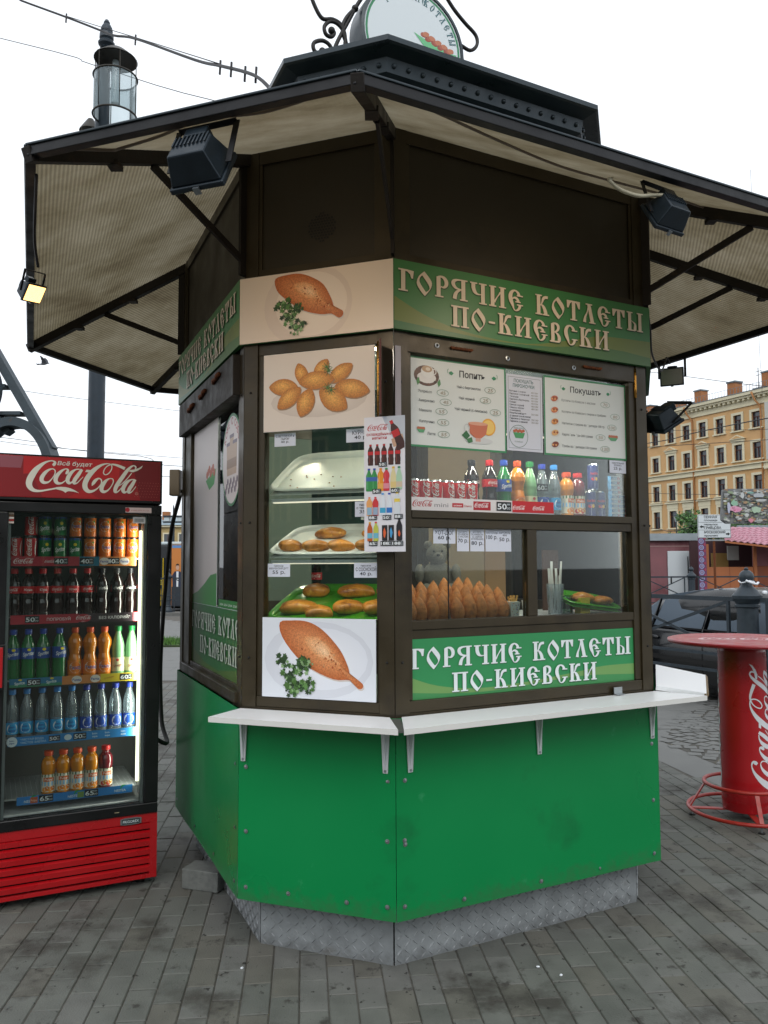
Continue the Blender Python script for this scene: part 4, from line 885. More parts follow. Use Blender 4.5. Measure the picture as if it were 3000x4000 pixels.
for s_ in (-1, 1):
    def sp(x, h):   # point on the cabin side, h 0..1 above the belt line
        zt = {-1.25: 1.08, -1.05: 1.14, -.95: 1.18, -.25: 1.26, -.2: 1.265, -.15: 1.265, .45: 1.22, .62: 1.17, .95: .98}
        k = sorted(zt, key=lambda q: abs(q - x))[0]; z = .89 + (zt[k] - .89) * h; return (x, s_ * (.79 - .155 * (z - .85) / .33 + .012), z)
    for nm, pts in (('rear_quarter_window', [(-1.35, 0), (-1.0, 0), (-.98, 1), (-1.05, .95)]), ('rear_door_window', [(-.95, 0), (-.22, 0), (-.22, 1), (-.9, 1)]), ('front_door_window', [(-.14, 0), (.98, 0), (.62, 1), (-.14, 1)])):
        m = MB(CT); m.add([sp(*q) for q in pts], [(0, 1, 2, 3)], cgl); m.build(nm, car, recalc=False)
    m = MB(CT)
    for x in (-.185, -.965, ): m.beam(sp(x, -.1), sp(x, 1.1), .03, .012, cb, up=(1, 0, 0))
    m.beam(sp(-.95, 1.08), sp(-.22, 1.1), .02, .05, cgl); m.beam(sp(-.14, 1.1), sp(.6, 1.08), .02, .05, cgl); m.beam(sp(-1.35, -.06), sp(1.0, -.06), .016, .02, blackm); m.build('window_trim', car)
    for x in (-.30, .55) if 0 else (-.28, -1.0): 
        m = MB(CT); m.sq((x + .1, s_ * .842, .76), (.085, .012, .022), mat('door_handle_black', '15181c', .3, coat=.6), .6, .6, 6, 10); m.build('door_handle', car)
    m = MB(CT)
    for x in (-.17, .95, -1.05): m.beam((x, s_ * .845, .28), (x, s_ * .838, .85), .004, .004, rubber, up=(1, 0, 0))
    m.beam((-1.6, s_ * .842, .55), (1.6, s_ * .842, .53), .010, .05, rubber); m.build('side_moulding', car)
    for x in (-1.28, 1.28):
        m = MB(CT @ Matrix.Translation((x, s_ * .775, .30)) @ Matrix.Rotation(R(90) * -s_, 4, 'X')); m.lathe([(.19, -.08), (.29, -.08), (.30, -.04), (.30, .06), (.28, .09), (.19, .09)], rubber, 24); wh = m.build('wheel', car, recalc=False)
        m = MB(CT @ Matrix.Translation((x, s_ * .775, .30)) @ Matrix.Rotation(R(90) * -s_, 4, 'X')); m.lathe([(.19, .085), (.17, .07), (.05, .08), (0, .08)], mat('alloy_rim', '9aa0a4', .35, .7), 20); m.build('rim', wh)
m = MB(CT); m.box(-2.13, -2.10, -.6, -.38, .60, .74, mat('tail_lamp_red', '6a0c0c', .15, coat=1)); m.build('tail_lamp', car); m = MB(CT); m.box(-2.13, -2.10, .38, .6, .60, .74, MATS['tail_lamp_red']); m.build('tail_lamp', car)
m = MB(CT); m.box(2.02, 2.10, -.6, -.35, .56, .66, chrome); m.build('headlamp', car); m = MB(CT); m.box(2.02, 2.10, .35, .6, .56, .66, chrome); m.build('headlamp', car)
m = MB(CT); m.add([(-1.56, -.6, .905), (-1.56, .6, .905), (-1.06, .54, 1.20), (-1.06, -.54, 1.20)], [(0, 1, 2, 3)], cgl); m.add([(1.24, -.6, .895), (1.24, .6, .895), (.76, .54, 1.182), (.76, -.54, 1.182)], [(0, 1, 2, 3)], cgl); m.build('windscreen', car)

# ---------------------------------------------------------------- maroon pavilion, stall, signs on the right
mar = mat('maroon_render', '80555a', .8, 0, .1, 2, dirt=('5a2a2e', .8, .5, .7)); marl = mat('pale_trim', 'a88c88', .7); zincl = mat('grey_sheet_roof', '8e979c', .5, .3, .1, 3)
pv = thing('pavilion', (10.8, 30.3, 0), 'low maroon pavilion with a white door and a grey roof edge', 'building')
m = MB(); m.box(4, 11.72, 30, 34, -.02, 2.33, mar); m.build('wall', pv); m = MB(); m.box(3.8, 11.65, 29.8, 34.2, 2.335, 2.52, zincl); m.box(3.8, 11.6, 29.85, 34.2, 2.521, 2.60, zincl); m.build('roof_edge', pv)
for z in (2.12, .98): m = MB(); m.box(9.6, 11.4, 29.985, 29.999, z, z + .025, marl); m.build('trim_line', pv)
m = MB(); m.box(10.50, 11.30, 29.93, 29.98, 0, 1.95, mat('white_door_paint', 'c3cace', .4)); dr_ = m.build('door', pv, bevel=.01); m = MB(); m.box(11.22, 11.25, 29.90, 29.93, .9, 1.75, rubber); m.build('seal', dr_); m = MB(); m.box(10.58, 10.62, 29.90, 29.93, .75, 1.0, rubber); m.build('handle', dr_)
# patterned strip and stall
st = thing('market_stall', (12.6, 28.2, 0), 'orange boarded stall with a pink tiled roof and patterned edge strips', 'stall')
orng = mat('orange_board', '9c5e38', .7, 0, .08, 2); orng2 = mat('red_brown_board', '763a1a', .6, 0, .15, 3); patm = mat('patterned_sheet', '6a3a5c', .6)
m = MB(); m.box(10.86, 11.12, 27.9, 27.95, -.02, 2.62, patm); ps = m.build('patterned_strip', st)
p = PR(lambda u, v, d: Vector((u, 27.898 - d, v)), d0=.002, step=.0004)
for k in range(12):
    z = .1 + k * .215; p.ring(10.95, z, .075, .075, .03, '8f98c0', 12); p.ring(10.95, z, .03, .03, .014, 'b0b4d0', 10); p.ell(11.07, z + .1, .03, .045, 'a03a50')
p.build('pattern_print', ps)
m = MB(); m.box(11.14, 12.78, 28.0, 28.04, -.02, 1.36, orng); m.box(11.95, 11.957, 27.99, 28.0, -.02, 1.36, orng2); m.build('front_board', st); m = MB(); m.box(12.90, 15.5, 28.0, 28.04, -.02, 1.38, orng2); m.build('front_board', st, 'darker red brown front board')
for x in (12.79, 11.13): m = MB(); m.box(x, x + .10, 27.96, 28.05, -.02, 2.15, orng); m.build('post', st)
m = MB(); m.box(11.14, 15.5, 29.4, 29.5, -.02, 2.3, mat('stall_dark_inside', '3a2226', .8)); m.box(12.9, 15.5, 28.3, 28.34, 1.39, 2.1, mar); m.build('back_wall', st)
m = MB(); m.box(11.7, 12.3, 28.9, 28.95, 1.3, 1.85, mat('ochre_panel', '7a6030', .7)); m.box(12.15, 12.55, 28.6, 28.64, 1.6, 2.1, mat('framed_notice', '8a8a86', .6)); m.build('counter_panel', st)
m = MB(); m.box(14.2, 15.0, 28.26, 28.29, 1.4, 2.12, patm); m.build('patterned_strip', st)
tile = mat('pink_roof_tile', 'b07e8c', .55, 0, .12, 6); rf = None
def roofpt(u, v): # u 0..1 along, v 0..1 from eave to ridge
    x0, x1 = 11.35 + (12.95 - 11.35) * 0, 16.5
    return None
EV = [Vector((11.55, 27.35, 2.24)), Vector((13.15, 27.0, 2.03)), Vector((16.8, 27.2, 2.10))]; RD = [Vector((12.1, 28.9, 2.55)), Vector((12.6, 29.4, 2.78)), Vector((16.8, 29.6, 2.72))]
m = MB()
for (e0, e1, r0, r1, nu) in ((EV[0], EV[1], RD[0], RD[1], 8), (EV[1], EV[2], RD[1], RD[2], 18)):
    nv = 8
    for i in range(nu):
        for j in range(nv):
            def q(u, v, h): b = e0.lerp(e1, u).lerp(r0.lerp(r1, u), v); return Vector((b.x, b.y, b.z + h))
            u0, u1, v0, v1 = i / nu, (i + 1) / nu, j / nv, (j + 1) / nv; um = (u0 + u1) / 2
            m.add([q(u0, v0, .035), q(um, v0, .085), q(u1, v0, .035), q(u1, v1, .005), q(um, v1, .045), q(u0, v1, .005), q(u0, v0, .0), q(um, v0, .05), q(u1, v0, .0)], [(0, 1, 4, 5), (1, 2, 3, 4), (6, 7, 1, 0), (7, 8, 2, 1)], tile)
m.build('tiled_roof', st, kind='stuff', recalc=False)
m = MB(); m.beam(EV[0] - Vector((0, 0, .03)), EV[1] - Vector((0, 0, .03)), .05, .06, orng); m.beam(EV[1] - Vector((0, 0, .03)), EV[2] - Vector((0, 0, .03)), .05, .06, mar); m.build('eave_board', st)
m = MB(); m.box(13.6, 17, 31.0, 31.1, 2.4, 2.95, zincl); m.box(15.7, 16.9, 30.9, 30.98, 2.0, 2.9, mat('ochre_panel2', '8a6a34', .7)); m.build('far_hut', None, 'grey roofed hut edge behind the pink tiled roof', 'hut', org=(15, 31, 2.4))
# direction sign
ds = thing('direction_sign', (8.17, 20, -.02), 'white street direction sign with black arrows on a rusty pole', 'sign')
m = MB(); m.lathe([(.03, 0), (.03, 2.05)], rust, 10, (8.17, 20.0, -.02)); m.build('pole', ds)
m = MB(); m.box(7.76, 8.57, 19.93, 19.96, 2.10, 2.68, mat('sign_white', 'cdd4d8', .4)); pl = m.build('sign_plate', ds, bevel=.012)
m = MB(); m.box(7.95, 8.42, 19.97, 20.0, 2.03, 2.07, zinc); m.build('crossbar', ds)
p = PR(lambda u, v, d: Vector((u, 19.929 - d, v)), d0=.001, step=.0002)
for a, b, c, d in ((7.775, 8.555, 2.295, 2.302), (7.775, 8.555, 2.485, 2.492), (7.775, 8.555, 2.11, 2.115), (7.775, 8.555, 2.665, 2.67), (7.77, 7.775, 2.11, 2.67), (8.555, 8.56, 2.11, 2.67)): p.rect(a, b, c, d, '2c3238')
for t, z, w_, h_ in (('СЕННАЯ', 2.59, .32, .062), ('площадь', 2.52, .34, .046), ('переулок', 2.415, .34, .046), ('ГРИВЦОВА', 2.325, .42, .062), ('МОСКОВСКИЙ', 2.215, .52, .062), ('проспект', 2.14, .34, .046)): p.text(t, 7.91, z, h_, '20262c', w=w_, bold=True)
def arrow(x, z, s): p.poly([(x, z), (x + s * .05, z + .04), (x + s * .05, z + .018), (x + s * .10, z + .018), (x + s * .10, z - .018), (x + s * .05, z - .018), (x + s * .05, z - .04)], '14181c')
arrow(7.80, 2.38, 1); arrow(8.545, 2.20, -1); p.build('sign_print', pl)
# poster-crusted board
bd = thing('notice_board', (5.9, 12, 0), 'grey notice board crusted with torn posters above the bollard', 'board'); m = MB(); pts = [(5.06, 2.56), (5.12, 2.575), (6.25, 2.575), (6.25, 2.055), (5.10, 2.055), (5.03, 2.11), (5.03, 2.2)]
m.prism(pts, lambda x, z: (x, 12.0, z), lambda x, z: (x, 12.06, z), mat('grey_board', '77797a', .7, 0, .25, 14, dirt=('8a8880', 20, .55, .7))); bb = m.build('panel', bd); m = MB(); m.lathe([(.04, 0), (.04, 2.55)], ironp, 10, (5.95, 12.12, -.13)); m.build('pole', bd)
random.seed(21); p = PR(lambda u, v, d: Vector((u, 11.999 - d, v)), d0=.001, step=.00012)
def torn(x, z, a, b, c, k=11): p.poly([(max(5.045, min(6.24, x + a * math.cos(6.28 * q / k) * random.uniform(.6, 1.15))), max(2.062, min(2.57, z + b * math.sin(6.28 * q / k) * random.uniform(.6, 1.15)))) for q in range(k)], c)
for k in range(420): torn(random.uniform(5.06, 6.2), random.uniform(2.07, 2.56), random.uniform(.008, .05), random.uniform(.006, .026), random.choice(['a4a8aa', 'b2b4b0', '8e918c', '7a7c76', 'c0c2bc', '868a66', '9a7a60', '6c6e6c', '90a084', 'a88a6c', 'c8ccca']))
torn(5.20, 2.36, .06, .05, '8fb8a0'); torn(5.22, 2.27, .10, .05, 'd8a0b8', 15); torn(5.12, 2.30, .03, .09, 'b8bcd0'); torn(5.24, 2.255, .07, .025, 'd890b0'); torn(5.52, 2.26, .09, .055, 'a8c0a8', 13); torn(5.55, 2.47, .09, .04, 'b0b6bc', 9); torn(5.32, 2.47, .04, .05, 'c0c4c4', 5); torn(5.44, 2.10, .04, .035, 'd08898'); torn(5.60, 2.40, .10, .025, 'b4b8b8', 8); torn(5.45, 2.51, .05, .02, '7fa8a0')
p.text('КС', 5.17, 2.275, .022, 'a03868', bold=True); p.text('тук', 5.18, 2.245, .018, 'a03868', bold=True); p.build('torn_posters', bb)
# small street lamp in front of the orange house
def small_lamp(x, y, zt, lab):
    t = thing('street_lamp', (x, y, 0), lab, 'street lamp'); m = MB(Matrix.Translation((x, y, 0))); m.lathe([(.12, -.1), (.09, .5), (.05, .8), (.035, zt - .75)], ironp, 10); m.build('pole', t)
    m = MB(Matrix.Translation((x, y, zt - .75))); m.lathe([(.05, 0), (.10, .02), (.19, .40)], mat('lantern_glass', 'a8b0b0', .2), 6); m.build('lantern', t); m = MB(Matrix.Translation((x, y, zt - .75))); m.lathe([(.21, .40), (.22, .43), (.08, .55), (.03, .62), (.02, .75)], ironp, 6); m.build('lantern_cap', t)
small_lamp(19.95, 55, 5.1, 'small old style lantern before the orange apartment house')

# ---------------------------------------------------------------- orange apartment house on the right
och = mat('hazed_ochre_render', 'c8a070', .85, 0, .05, .35, dirt=('b8935f', .25, .5, .7)); crm = mat('cream_stucco', 'd0c8ac', .8, 0, .06, 1); winm = mat('dark_window_pane', '28323a', .08, 0, .3, .5, coat=.6); sashm = mat('brown_sash', '4a2620', .6); curt = mat('pale_curtain', '8e9690', .8, 0, .2, 3); roofm = mat('grey_metal_roof', '6c767c', .45, .3, .1, 2)  # ochre and cream paled so the wall colours carry distance haze
OD = Vector((.42954, -.90305)); OA = Vector((.3525, 1)) * 92; ON = Vector((-.90305, -.42954))       # ON points to the street
OT = Matrix(((OD.x, -ON.x, 0, OA.x), (OD.y, -ON.y, 0, OA.y), (0, 0, 1, 0), (0, 0, 0, 1)))
ob = thing('apartment_house', (OA.x, OA.y, 0), 'five storey ochre apartment house with cream window surrounds and cornice', 'building')
S0, S1 = -14, 22; cols = [-1.65 - 2.32 * k for k in (2, 1)] + [-1.65, .78, 3.08, 5.38, 7.72, 10.02, 12.3, 16.2, 18.6]
rows = [(15.3, 16.9, 0), (12.15, 13.8, 1), (8.7, 10.45, 2), (5.6, 7.5, 3), (2.2, 4.2, 4)]
def seg(m, s0, s1, z0, z1, y0, y1, mt): m.box(s0, s1, y0, y1, z0, z1, mt)
# wall with real openings: strips between windows
m = MB(OT); zs = [-.2] + [v for r in reversed(rows) for v in (r[0], r[1])] + [17.6]
for a, b in zip(zs[0::2], zs[1::2]): seg(m, S0, S1, a, b, 0, .5, och)
for r in rows:
    e = S0
    for c in cols: seg(m, e, c - .5, r[0], r[1], 0, .5, och); e = c + .5
    seg(m, e, S1, r[0], r[1], 0, .5, och)
m.build('wall', ob)
m = MB(OT); seg(m, S1 - .4, S1, -.2, 17.59, .501, 12.4, och); m.build('side_wall', ob)
m = MB(OT); seg(m, S0, S1 - .42, 0, 17.5, .9, 12, mat('dark_interior', '14161a', .9)); m.build('inner_block', ob)
for z0, z1, y in ((17.6, 17.75, -.15), (17.76, 18.4, -.05), (18.42, 18.62, -.5), (18.63, 18.95, -.7)): m = MB(OT); seg(m, S0, S1, z0, z1, y, .5, crm); m.build('cornice', ob)
m = MB(OT)
for k in range(int((S1 - S0) / .62)): x = S0 + .2 + k * .62; m.box(x, x + .28, -.42, -.06, 18.2, 18.415, crm)
m.build('dentil_row', ob)
m = MB(OT); seg(m, S0, S1, 11.1, 11.25, -.18, -.002, crm); seg(m, S0, S1, 11.26, 11.6, -.10, -.002, crm); seg(m, S0, S1, 11.61, 11.72, -.3, -.002, crm); m.build('string_course', ob)
m = MB(OT); m.hexa([(S0, -.75, 18.96), (S1, -.75, 18.96), (S1, -.75, 19.02), (S0, -.75, 19.02)], [(S0, 8, 20.6), (S1, 8, 20.6), (S1, 8, 20.7), (S0, 8, 20.7)], roofm); rfm = m.build('roof', ob)
PROT = {}
for ri, (z0, z1, kind) in enumerate(rows):
    H_ = z1 - z0
    for ci, c in enumerate(cols):
        key = (kind, ci % 2 if kind == 1 else 0)
        if key not in PROT:
            T0 = Matrix(((OD.x, -ON.x, 0, 0), (OD.y, -ON.y, 0, 0), (0, 0, 1, 0), (0, 0, 0, 1))); L_ = []
            m = MB(T0); fr = .26
            m.box(-.5 - fr, -.5, -.08, .02, -.05, H_ + fr, crm); m.box(.5, .5 + fr, -.08, .02, -.05, H_ + fr, crm); m.box(-.5, .5, -.08, .02, H_, H_ + fr, crm); m.box(-.85, .85, -.20, .02, -.17, -.052, crm)
            if key == (1, 1):
                m.box(-.85, .85, -.16, -.02, H_ + fr + .02, H_ + fr + .28, crm); m.hexa([(-1.0, -.30, H_ + .56), (1.0, -.30, H_ + .56), (0, -.30, H_ + 1.02), (0, -.30, H_ + 1.02)], [(-1.0, 0, H_ + .56), (1.0, 0, H_ + .56), (0, 0, H_ + 1.02), (0, 0, H_ + 1.02)], crm)
                m.hexa([(-.7, -.31, H_ + .63), (.7, -.31, H_ + .63), (0, -.31, H_ + .92), (0, -.31, H_ + .92)], [(-.7, -.28, H_ + .63), (.7, -.28, H_ + .63), (0, -.28, H_ + .92), (0, -.28, H_ + .92)], och)
            if kind == 3: m.box(-.82, .82, -.10, -.0, H_ + fr + .01, H_ + fr + .55, crm); m.box(-1.0, 1.0, -.28, -.0, H_ + fr + .56, H_ + fr + .70, crm)
            me = m.build('w'); L_.append(me.data); bpy.data.objects.remove(me)
            m = MB(T0); m.box(-.5, .5, .22, .24, 0, H_, winm); me = m.build('w'); L_.append(me.data); bpy.data.objects.remove(me)
            m = MB(T0); m.box(-.5, -.44, .14, .21, 0, H_, sashm); m.box(.44, .5, .14, .21, 0, H_, sashm); m.box(-.03, .03, .14, .21, 0, H_ * .68, sashm); m.box(-.44, .44, .14, .21, H_ * .66, H_ * .71, sashm); m.box(-.44, .44, .14, .21, 0, .06, sashm); m.box(-.44, .44, .14, .21, H_ - .06, H_, sashm)
            me = m.build('w'); L_.append(me.data); bpy.data.objects.remove(me); PROT[key] = L_
        L_ = PROT[key]; pos = OT @ Vector((c, 0, z0)) - ORG[ob]
        w_ = bpy.data.objects.new('window', L_[0]); COL.objects.link(w_); w_.parent = ob; w_.location = pos
        for nm, d_ in (('pane', L_[1]), ('sash', L_[2])): o = bpy.data.objects.new(nm, d_); COL.objects.link(o); o.parent = w_
        if (ri * 5 + ci * 3) % 4 == 0:
            m = MB(OT); m.box(c - .42, c + .02, .25, .27, z0 + .05, z0 + H_ * .62, curt); m.build('curtain', ob)
m = MB(OT); m.box(13.6, 15.2, -.35, -.01, 11.8, 17.55, mat('white_pilaster', 'b8b8b0', .7)); m.build('pilaster', ob); m = MB(OT); m.box(13.4, 15.4, -.5, -.01, 10.9, 11.09, crm); m.build('pilaster', ob, 'lower moulding of the pale pilaster')
for s_, hue in ((4.05, och), (12.95, och)):
    m = MB(OT); m.tube([(s_ - .5, -.8, 18.8), (s_ - .35, -.5, 18.0), (s_, -.15, 17.3), (s_, -.12, 15), (s_, -.12, 0)], .10, mat('ochre_downpipe', 'a97443', .6), 8); m.build('downpipe', ob)
chm = mat('chimney_brick', '9a6640', .85, 0, .2, 2); 
for s_, w_, z, dy in ((4.25, .45, 20.6, .6), (8.8, .5, 20.6, .6), (-.6, .9, 20.2, 2.0), (2.3, .5, 19.75, 2), (13.3, 1.0, 20.9, 1), (10.9, 1.3, 19.9, 3), (-4, .6, 20.4, 1)):
    m = MB(OT); m.box(s_ - w_, s_ + w_, dy, dy + 1.1, 18.8, z, chm); ch = m.build('chimney', ob); m = MB(OT); m.box(s_ - w_ - .08, s_ + w_ + .08, dy - .08, dy + 1.18, z + .01, z + .16, roofm); m.build('chimney_cap', ch)
m = MB(OT)
for k in range(46): x = -3 + k * .4; m.beam((x, -.2, 19.1), (x, -.2, 19.75), .03, .03, roofm)
m.beam((-3, -.2, 19.75), (15, -.2, 19.75), .03, .03, roofm); m.build('roof_railing', ob)
m = MB(OT); m.beam((11.9, 1, 19.2), (11.9, 1, 21.6), .05, .05, steel_dk); m.beam((11.5, 1, 21.2), (12.3, 1, 21.2), .04, .04, steel_dk); m.beam((11.6, 1, 20.8), (12.2, 1, 20.8), .04, .04, steel_dk); m.build('aerial', ob)

# ---------------------------------------------------------------- trees
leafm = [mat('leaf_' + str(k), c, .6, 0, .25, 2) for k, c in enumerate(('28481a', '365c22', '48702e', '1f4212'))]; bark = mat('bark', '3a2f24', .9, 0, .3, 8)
def tree(x, y, h, r, rz, lab, n=2600, leaf=.09):
    t = thing('leafy_tree', (x, y, 0), lab, 'tree'); m = MB(); m.tube([(x, y, -.1), (x + .1, y, h * .3), (x, y, h * .6)], [.16, .12, .06], bark, 8)
    for k in range(6): a = k * 1.05; m.tube([(x, y, h * .4), (x + r * .35 * math.cos(a), y + r * .35 * math.sin(a), h * .6), (x + r * .6 * math.cos(a), y + r * .6 * math.sin(a), h * .78)], [.06, .04, .015], bark, 5)
    m.build('trunk', t); m = MB(); cl = [(random.gauss(0, r * .45), random.gauss(0, r * .45), random.uniform(-.35, .45) * rz * 2, random.uniform(.25, .5) * r) for k in range(22)]
    for k in range(n):
        cx, cy, cz, cr_ = random.choice(cl); v = Vector((random.gauss(0, 1), random.gauss(0, 1), random.gauss(0, 1))).normalized() * cr_ * random.random() ** .4; c = Vector((x + cx, y + cy, h * .72 + cz)) + v
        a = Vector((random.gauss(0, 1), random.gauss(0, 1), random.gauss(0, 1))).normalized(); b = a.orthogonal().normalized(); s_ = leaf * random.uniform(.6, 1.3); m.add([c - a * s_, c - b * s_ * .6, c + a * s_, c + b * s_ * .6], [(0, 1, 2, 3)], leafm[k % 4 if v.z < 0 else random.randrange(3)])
    m.build('crown', t, recalc=False)
tree(14.95, 38, 4.1, .95, .9, 'green tree behind the street direction sign'); tree(17.4, 38, 3.6, 2.0, .8, 'green tree to the right behind the pink roofed stall', 3200); tree(13.3, 37, 3.0, .7, .7, 'small tree at the pavilion end left of the sign', 1200)

# ---------------------------------------------------------------- far left: bus, houses, lamps
bus = thing('city_bus', (-9, 29.4, -.14), 'yellow and black city bus with an orange advert panel on its rear', 'bus')
yel = mat('bus_yellow', 'b89a10', .35, 0, .05, 3, coat=.3); bgl = mat('bus_glass', '141c22', .08, coat=.6); bgry = mat('bus_dark_trim', '1c2024', .5); broof = mat('bus_roof_white', 'b8c4c8', .4)
m = MB(); m.box(-14, -7.42, 28.2, 30.6, .08, .78, yel); m.box(-14, -7.42, 28.21, 30.6, .781, 2.2, bgry); m.build('body', bus, bevel=.04)
m = MB(); m.box(-14, -6.0, 28.3, 30.5, 2.215, 2.32, broof); m.build('roof', bus, bevel=.03)
m = MB(); m.box(-13.8, -8.0, 28.17, 28.195, 1.0, 2.0, bgl); m.build('side_window', bus)
m = MB(); m.box(-7.95, -7.45, 28.14, 28.19, .7, 1.75, bgl); m.box(-7.70, -7.67, 28.10, 28.13, .1, 1.75, yel); m.build('door_window', bus)
m = MB(); m.box(-7.41, -5.6, 28.18, 30.6, .08, 2.2, mat('bus_orange_panel', 'c07838', .5)); ad = m.build('advert_panel', bus)
p = PR(lambda u, v, d: Vector((u, 28.178 - d, v)), d0=.002, step=.0005)
p.rect(-7.40, -6.9, .08, .75, '2a3038'); p.rect(-7.40, -6.9, 2.1, 2.19, '5a8ac0')
p.poly([(-7.36, .75), (-7.38, 1.15), (-7.30, 1.28), (-7.20, 1.30), (-7.10, 1.28), (-7.02, 1.15), (-7.02, .75)], '222a44'); p.poly([(-7.24, 1.28), (-7.16, 1.28), (-7.17, .75), (-7.23, .75)], 'd8dce0'); p.ell(-7.20, 1.42, .06, .09, 'c09a84'); p.poly([(-7.265, 1.43), (-7.25, 1.53), (-7.20, 1.555), (-7.15, 1.53), (-7.14, 1.43), (-7.16, 1.49), (-7.24, 1.49)], '241a16'); p.build('advert_print', ad)
p = PR(lambda u, v, d: Vector((u, 28.13 - d, v)), d0=.002); p.rect(-7.95, -7.72, .82, 1.0, 'd8c828'); p.text('71', -7.86, .85, .10, '1a1a1a', bold=True); p.build('route_plate', bus)
for x in (-12.2, -8.6, -6.6): m = MB(Matrix.Translation((x, 28.25, .18)) @ Matrix.Rotation(R(90), 4, 'X')); m.lathe([(.12, -.1), (.30, -.1), (.32, 0), (.30, .06), (.12, .06)], rubber, 18); m.build('wheel', bus)
m = MB(); m.box(-13.9, -6.0, 28.5, 30.4, -.02, .08, rubber); m.build('underbody', bus)
lb = thing('townhouse', (-33, 118, 0), 'pale yellow far townhouse with a grey metal roof beside the fridge', 'building'); yl = mat('pale_yellow_render', 'a89468', .85, 0, .08, .5)
m = MB(); m.box(-60, -20, 118, 130, 0, 7.2, yl); m.build('wall', lb); m = MB(); m.box(-60.3, -19.7, 117.6, 130.4, 7.21, 7.5, crm); m.build('cornice', lb)
m = MB(); m.hexa([(-60.4, 117.4, 7.51), (-19.6, 117.4, 7.51), (-19.6, 130.6, 7.51), (-60.4, 130.6, 7.51)], [(-58, 121, 9.0), (-22, 121, 9.0), (-22, 127, 9.0), (-58, 127, 9.0)], mat('pale_metal_roof', '8ba0ab', .4, .4, .1, 1)); rfl = m.build('roof', lb)
for x, z in ((-34.2, 9.9), (-32.4, 9.6), (-36, 9.8)): m = MB(); m.box(x - .5, x + .5, 119.5, 120.5, 7.6, z, chm); m.build('chimney', rfl)
m = MB(); m.box(-.55, .55, -.08, .0, 0, 2.3, winm); m.box(-.75, -.55, -.12, 0, -.1, 2.5, crm); m.box(.55, .75, -.12, 0, -.1, 2.5, crm); m.box(-.55, .55, -.12, 0, 2.3, 2.5, crm); m.box(-.04, .04, -.11, -.08, 0, 2.3, sashm); wo_ = m.build('w'); wd = wo_.data; bpy.data.objects.remove(wo_)
for k in range(17):
    for z in (3.9,): o = bpy.data.objects.new('window', wd); COL.objects.link(o); o.parent = lb; o.location = (-58 + k * 2.2 + 33, -.01, z)
lp = thing('street_lamp', (-18.3, 70, 0), 'far dark street lamp rising above the bus', 'street lamp'); m = MB(Matrix.Translation((-18.3, 70, 0))); m.lathe([(.30, -.1), (.2, 1), (.14, 2), (.12, 5.2)], ironp, 10); m.lathe([(.06, 5.2), (.06, 6.6), (.0, 6.9)], ironp, 8); m.build('pole', lp)
for z in (5.25, 5.75): m = MB(Matrix.Translation((-18.3, 70, 0))); m.box(-.85, .85, -.3, .3, z, z + .12, ironp); m.build('lamp_tray', lp)
m = MB(Matrix.Translation((-18.3, 70, 0))); 
for x in (-.55, .55): m.box(x - .22, x + .22, -.2, .2, 5.38, 5.74, broof)
m.build('lantern', lp)

# ---------------------------------------------------------------- big lamp post with cylinder lanterns, upper left
LP = Vector((-2.985, 8.3, 0)); pole_m = mat('lamp_post_paint', '27323c', .45, .2, .15, 12, .1, 60)
bl = thing('lamp_post', tuple(LP), 'tall dark lamp post with glass cylinder lanterns behind the fridge', 'lamp post')
m = MB(Matrix.Translation(LP)); m.lathe([(.22, 0), (.22, .3), (.14, .5), (.105, .7), (.088, 1.4), (.082, 4.5), (.07, 6.95)], pole_m, 20); m.build('pole', bl)
m = MB(Matrix.Translation(LP + Vector((.03, 0, 0)))); m.lathe([(.05, 6.86), (.052, 6.95), (.06, 6.965), (.054, 6.975), (.066, 6.99), (.058, 7.0), (.084, 7.03), (.088, 7.05), (.07, 7.07), (.062, 7.08), (.074, 7.10), (.072, 7.15), (.058, 7.17), (.064, 7.185), (.058, 7.22), (.04, 7.255), (.03, 7.265), (.034, 7.28), (.018, 7.31), (0, 7.32)], pole_m, 16); m.build('finial', bl)
lglass = glassy('lantern_cylinder', 'e4eef0', .02, .1, 1.3)
_n = lglass.node_tree; _t = _n.nodes.new('ShaderNodeBsdfTranslucent'); _t.inputs[0].default_value = (.75, .85, .88, 1); _x = _n.nodes.new('ShaderNodeMixShader'); _x.inputs[0].default_value = .42; _o = [q for q in _n.nodes if q.type == 'OUTPUT_MATERIAL'][0]; _s = _o.inputs[0].links[0].from_socket
_n.links.new(_s, _x.inputs[1]); _n.links.new(_t.outputs[0], _x.inputs[2]); _n.links.new(_x.outputs[0], _o.inputs[0]); patina = mat('lantern_hood', '3a3732', .5, .4, .3, 12)
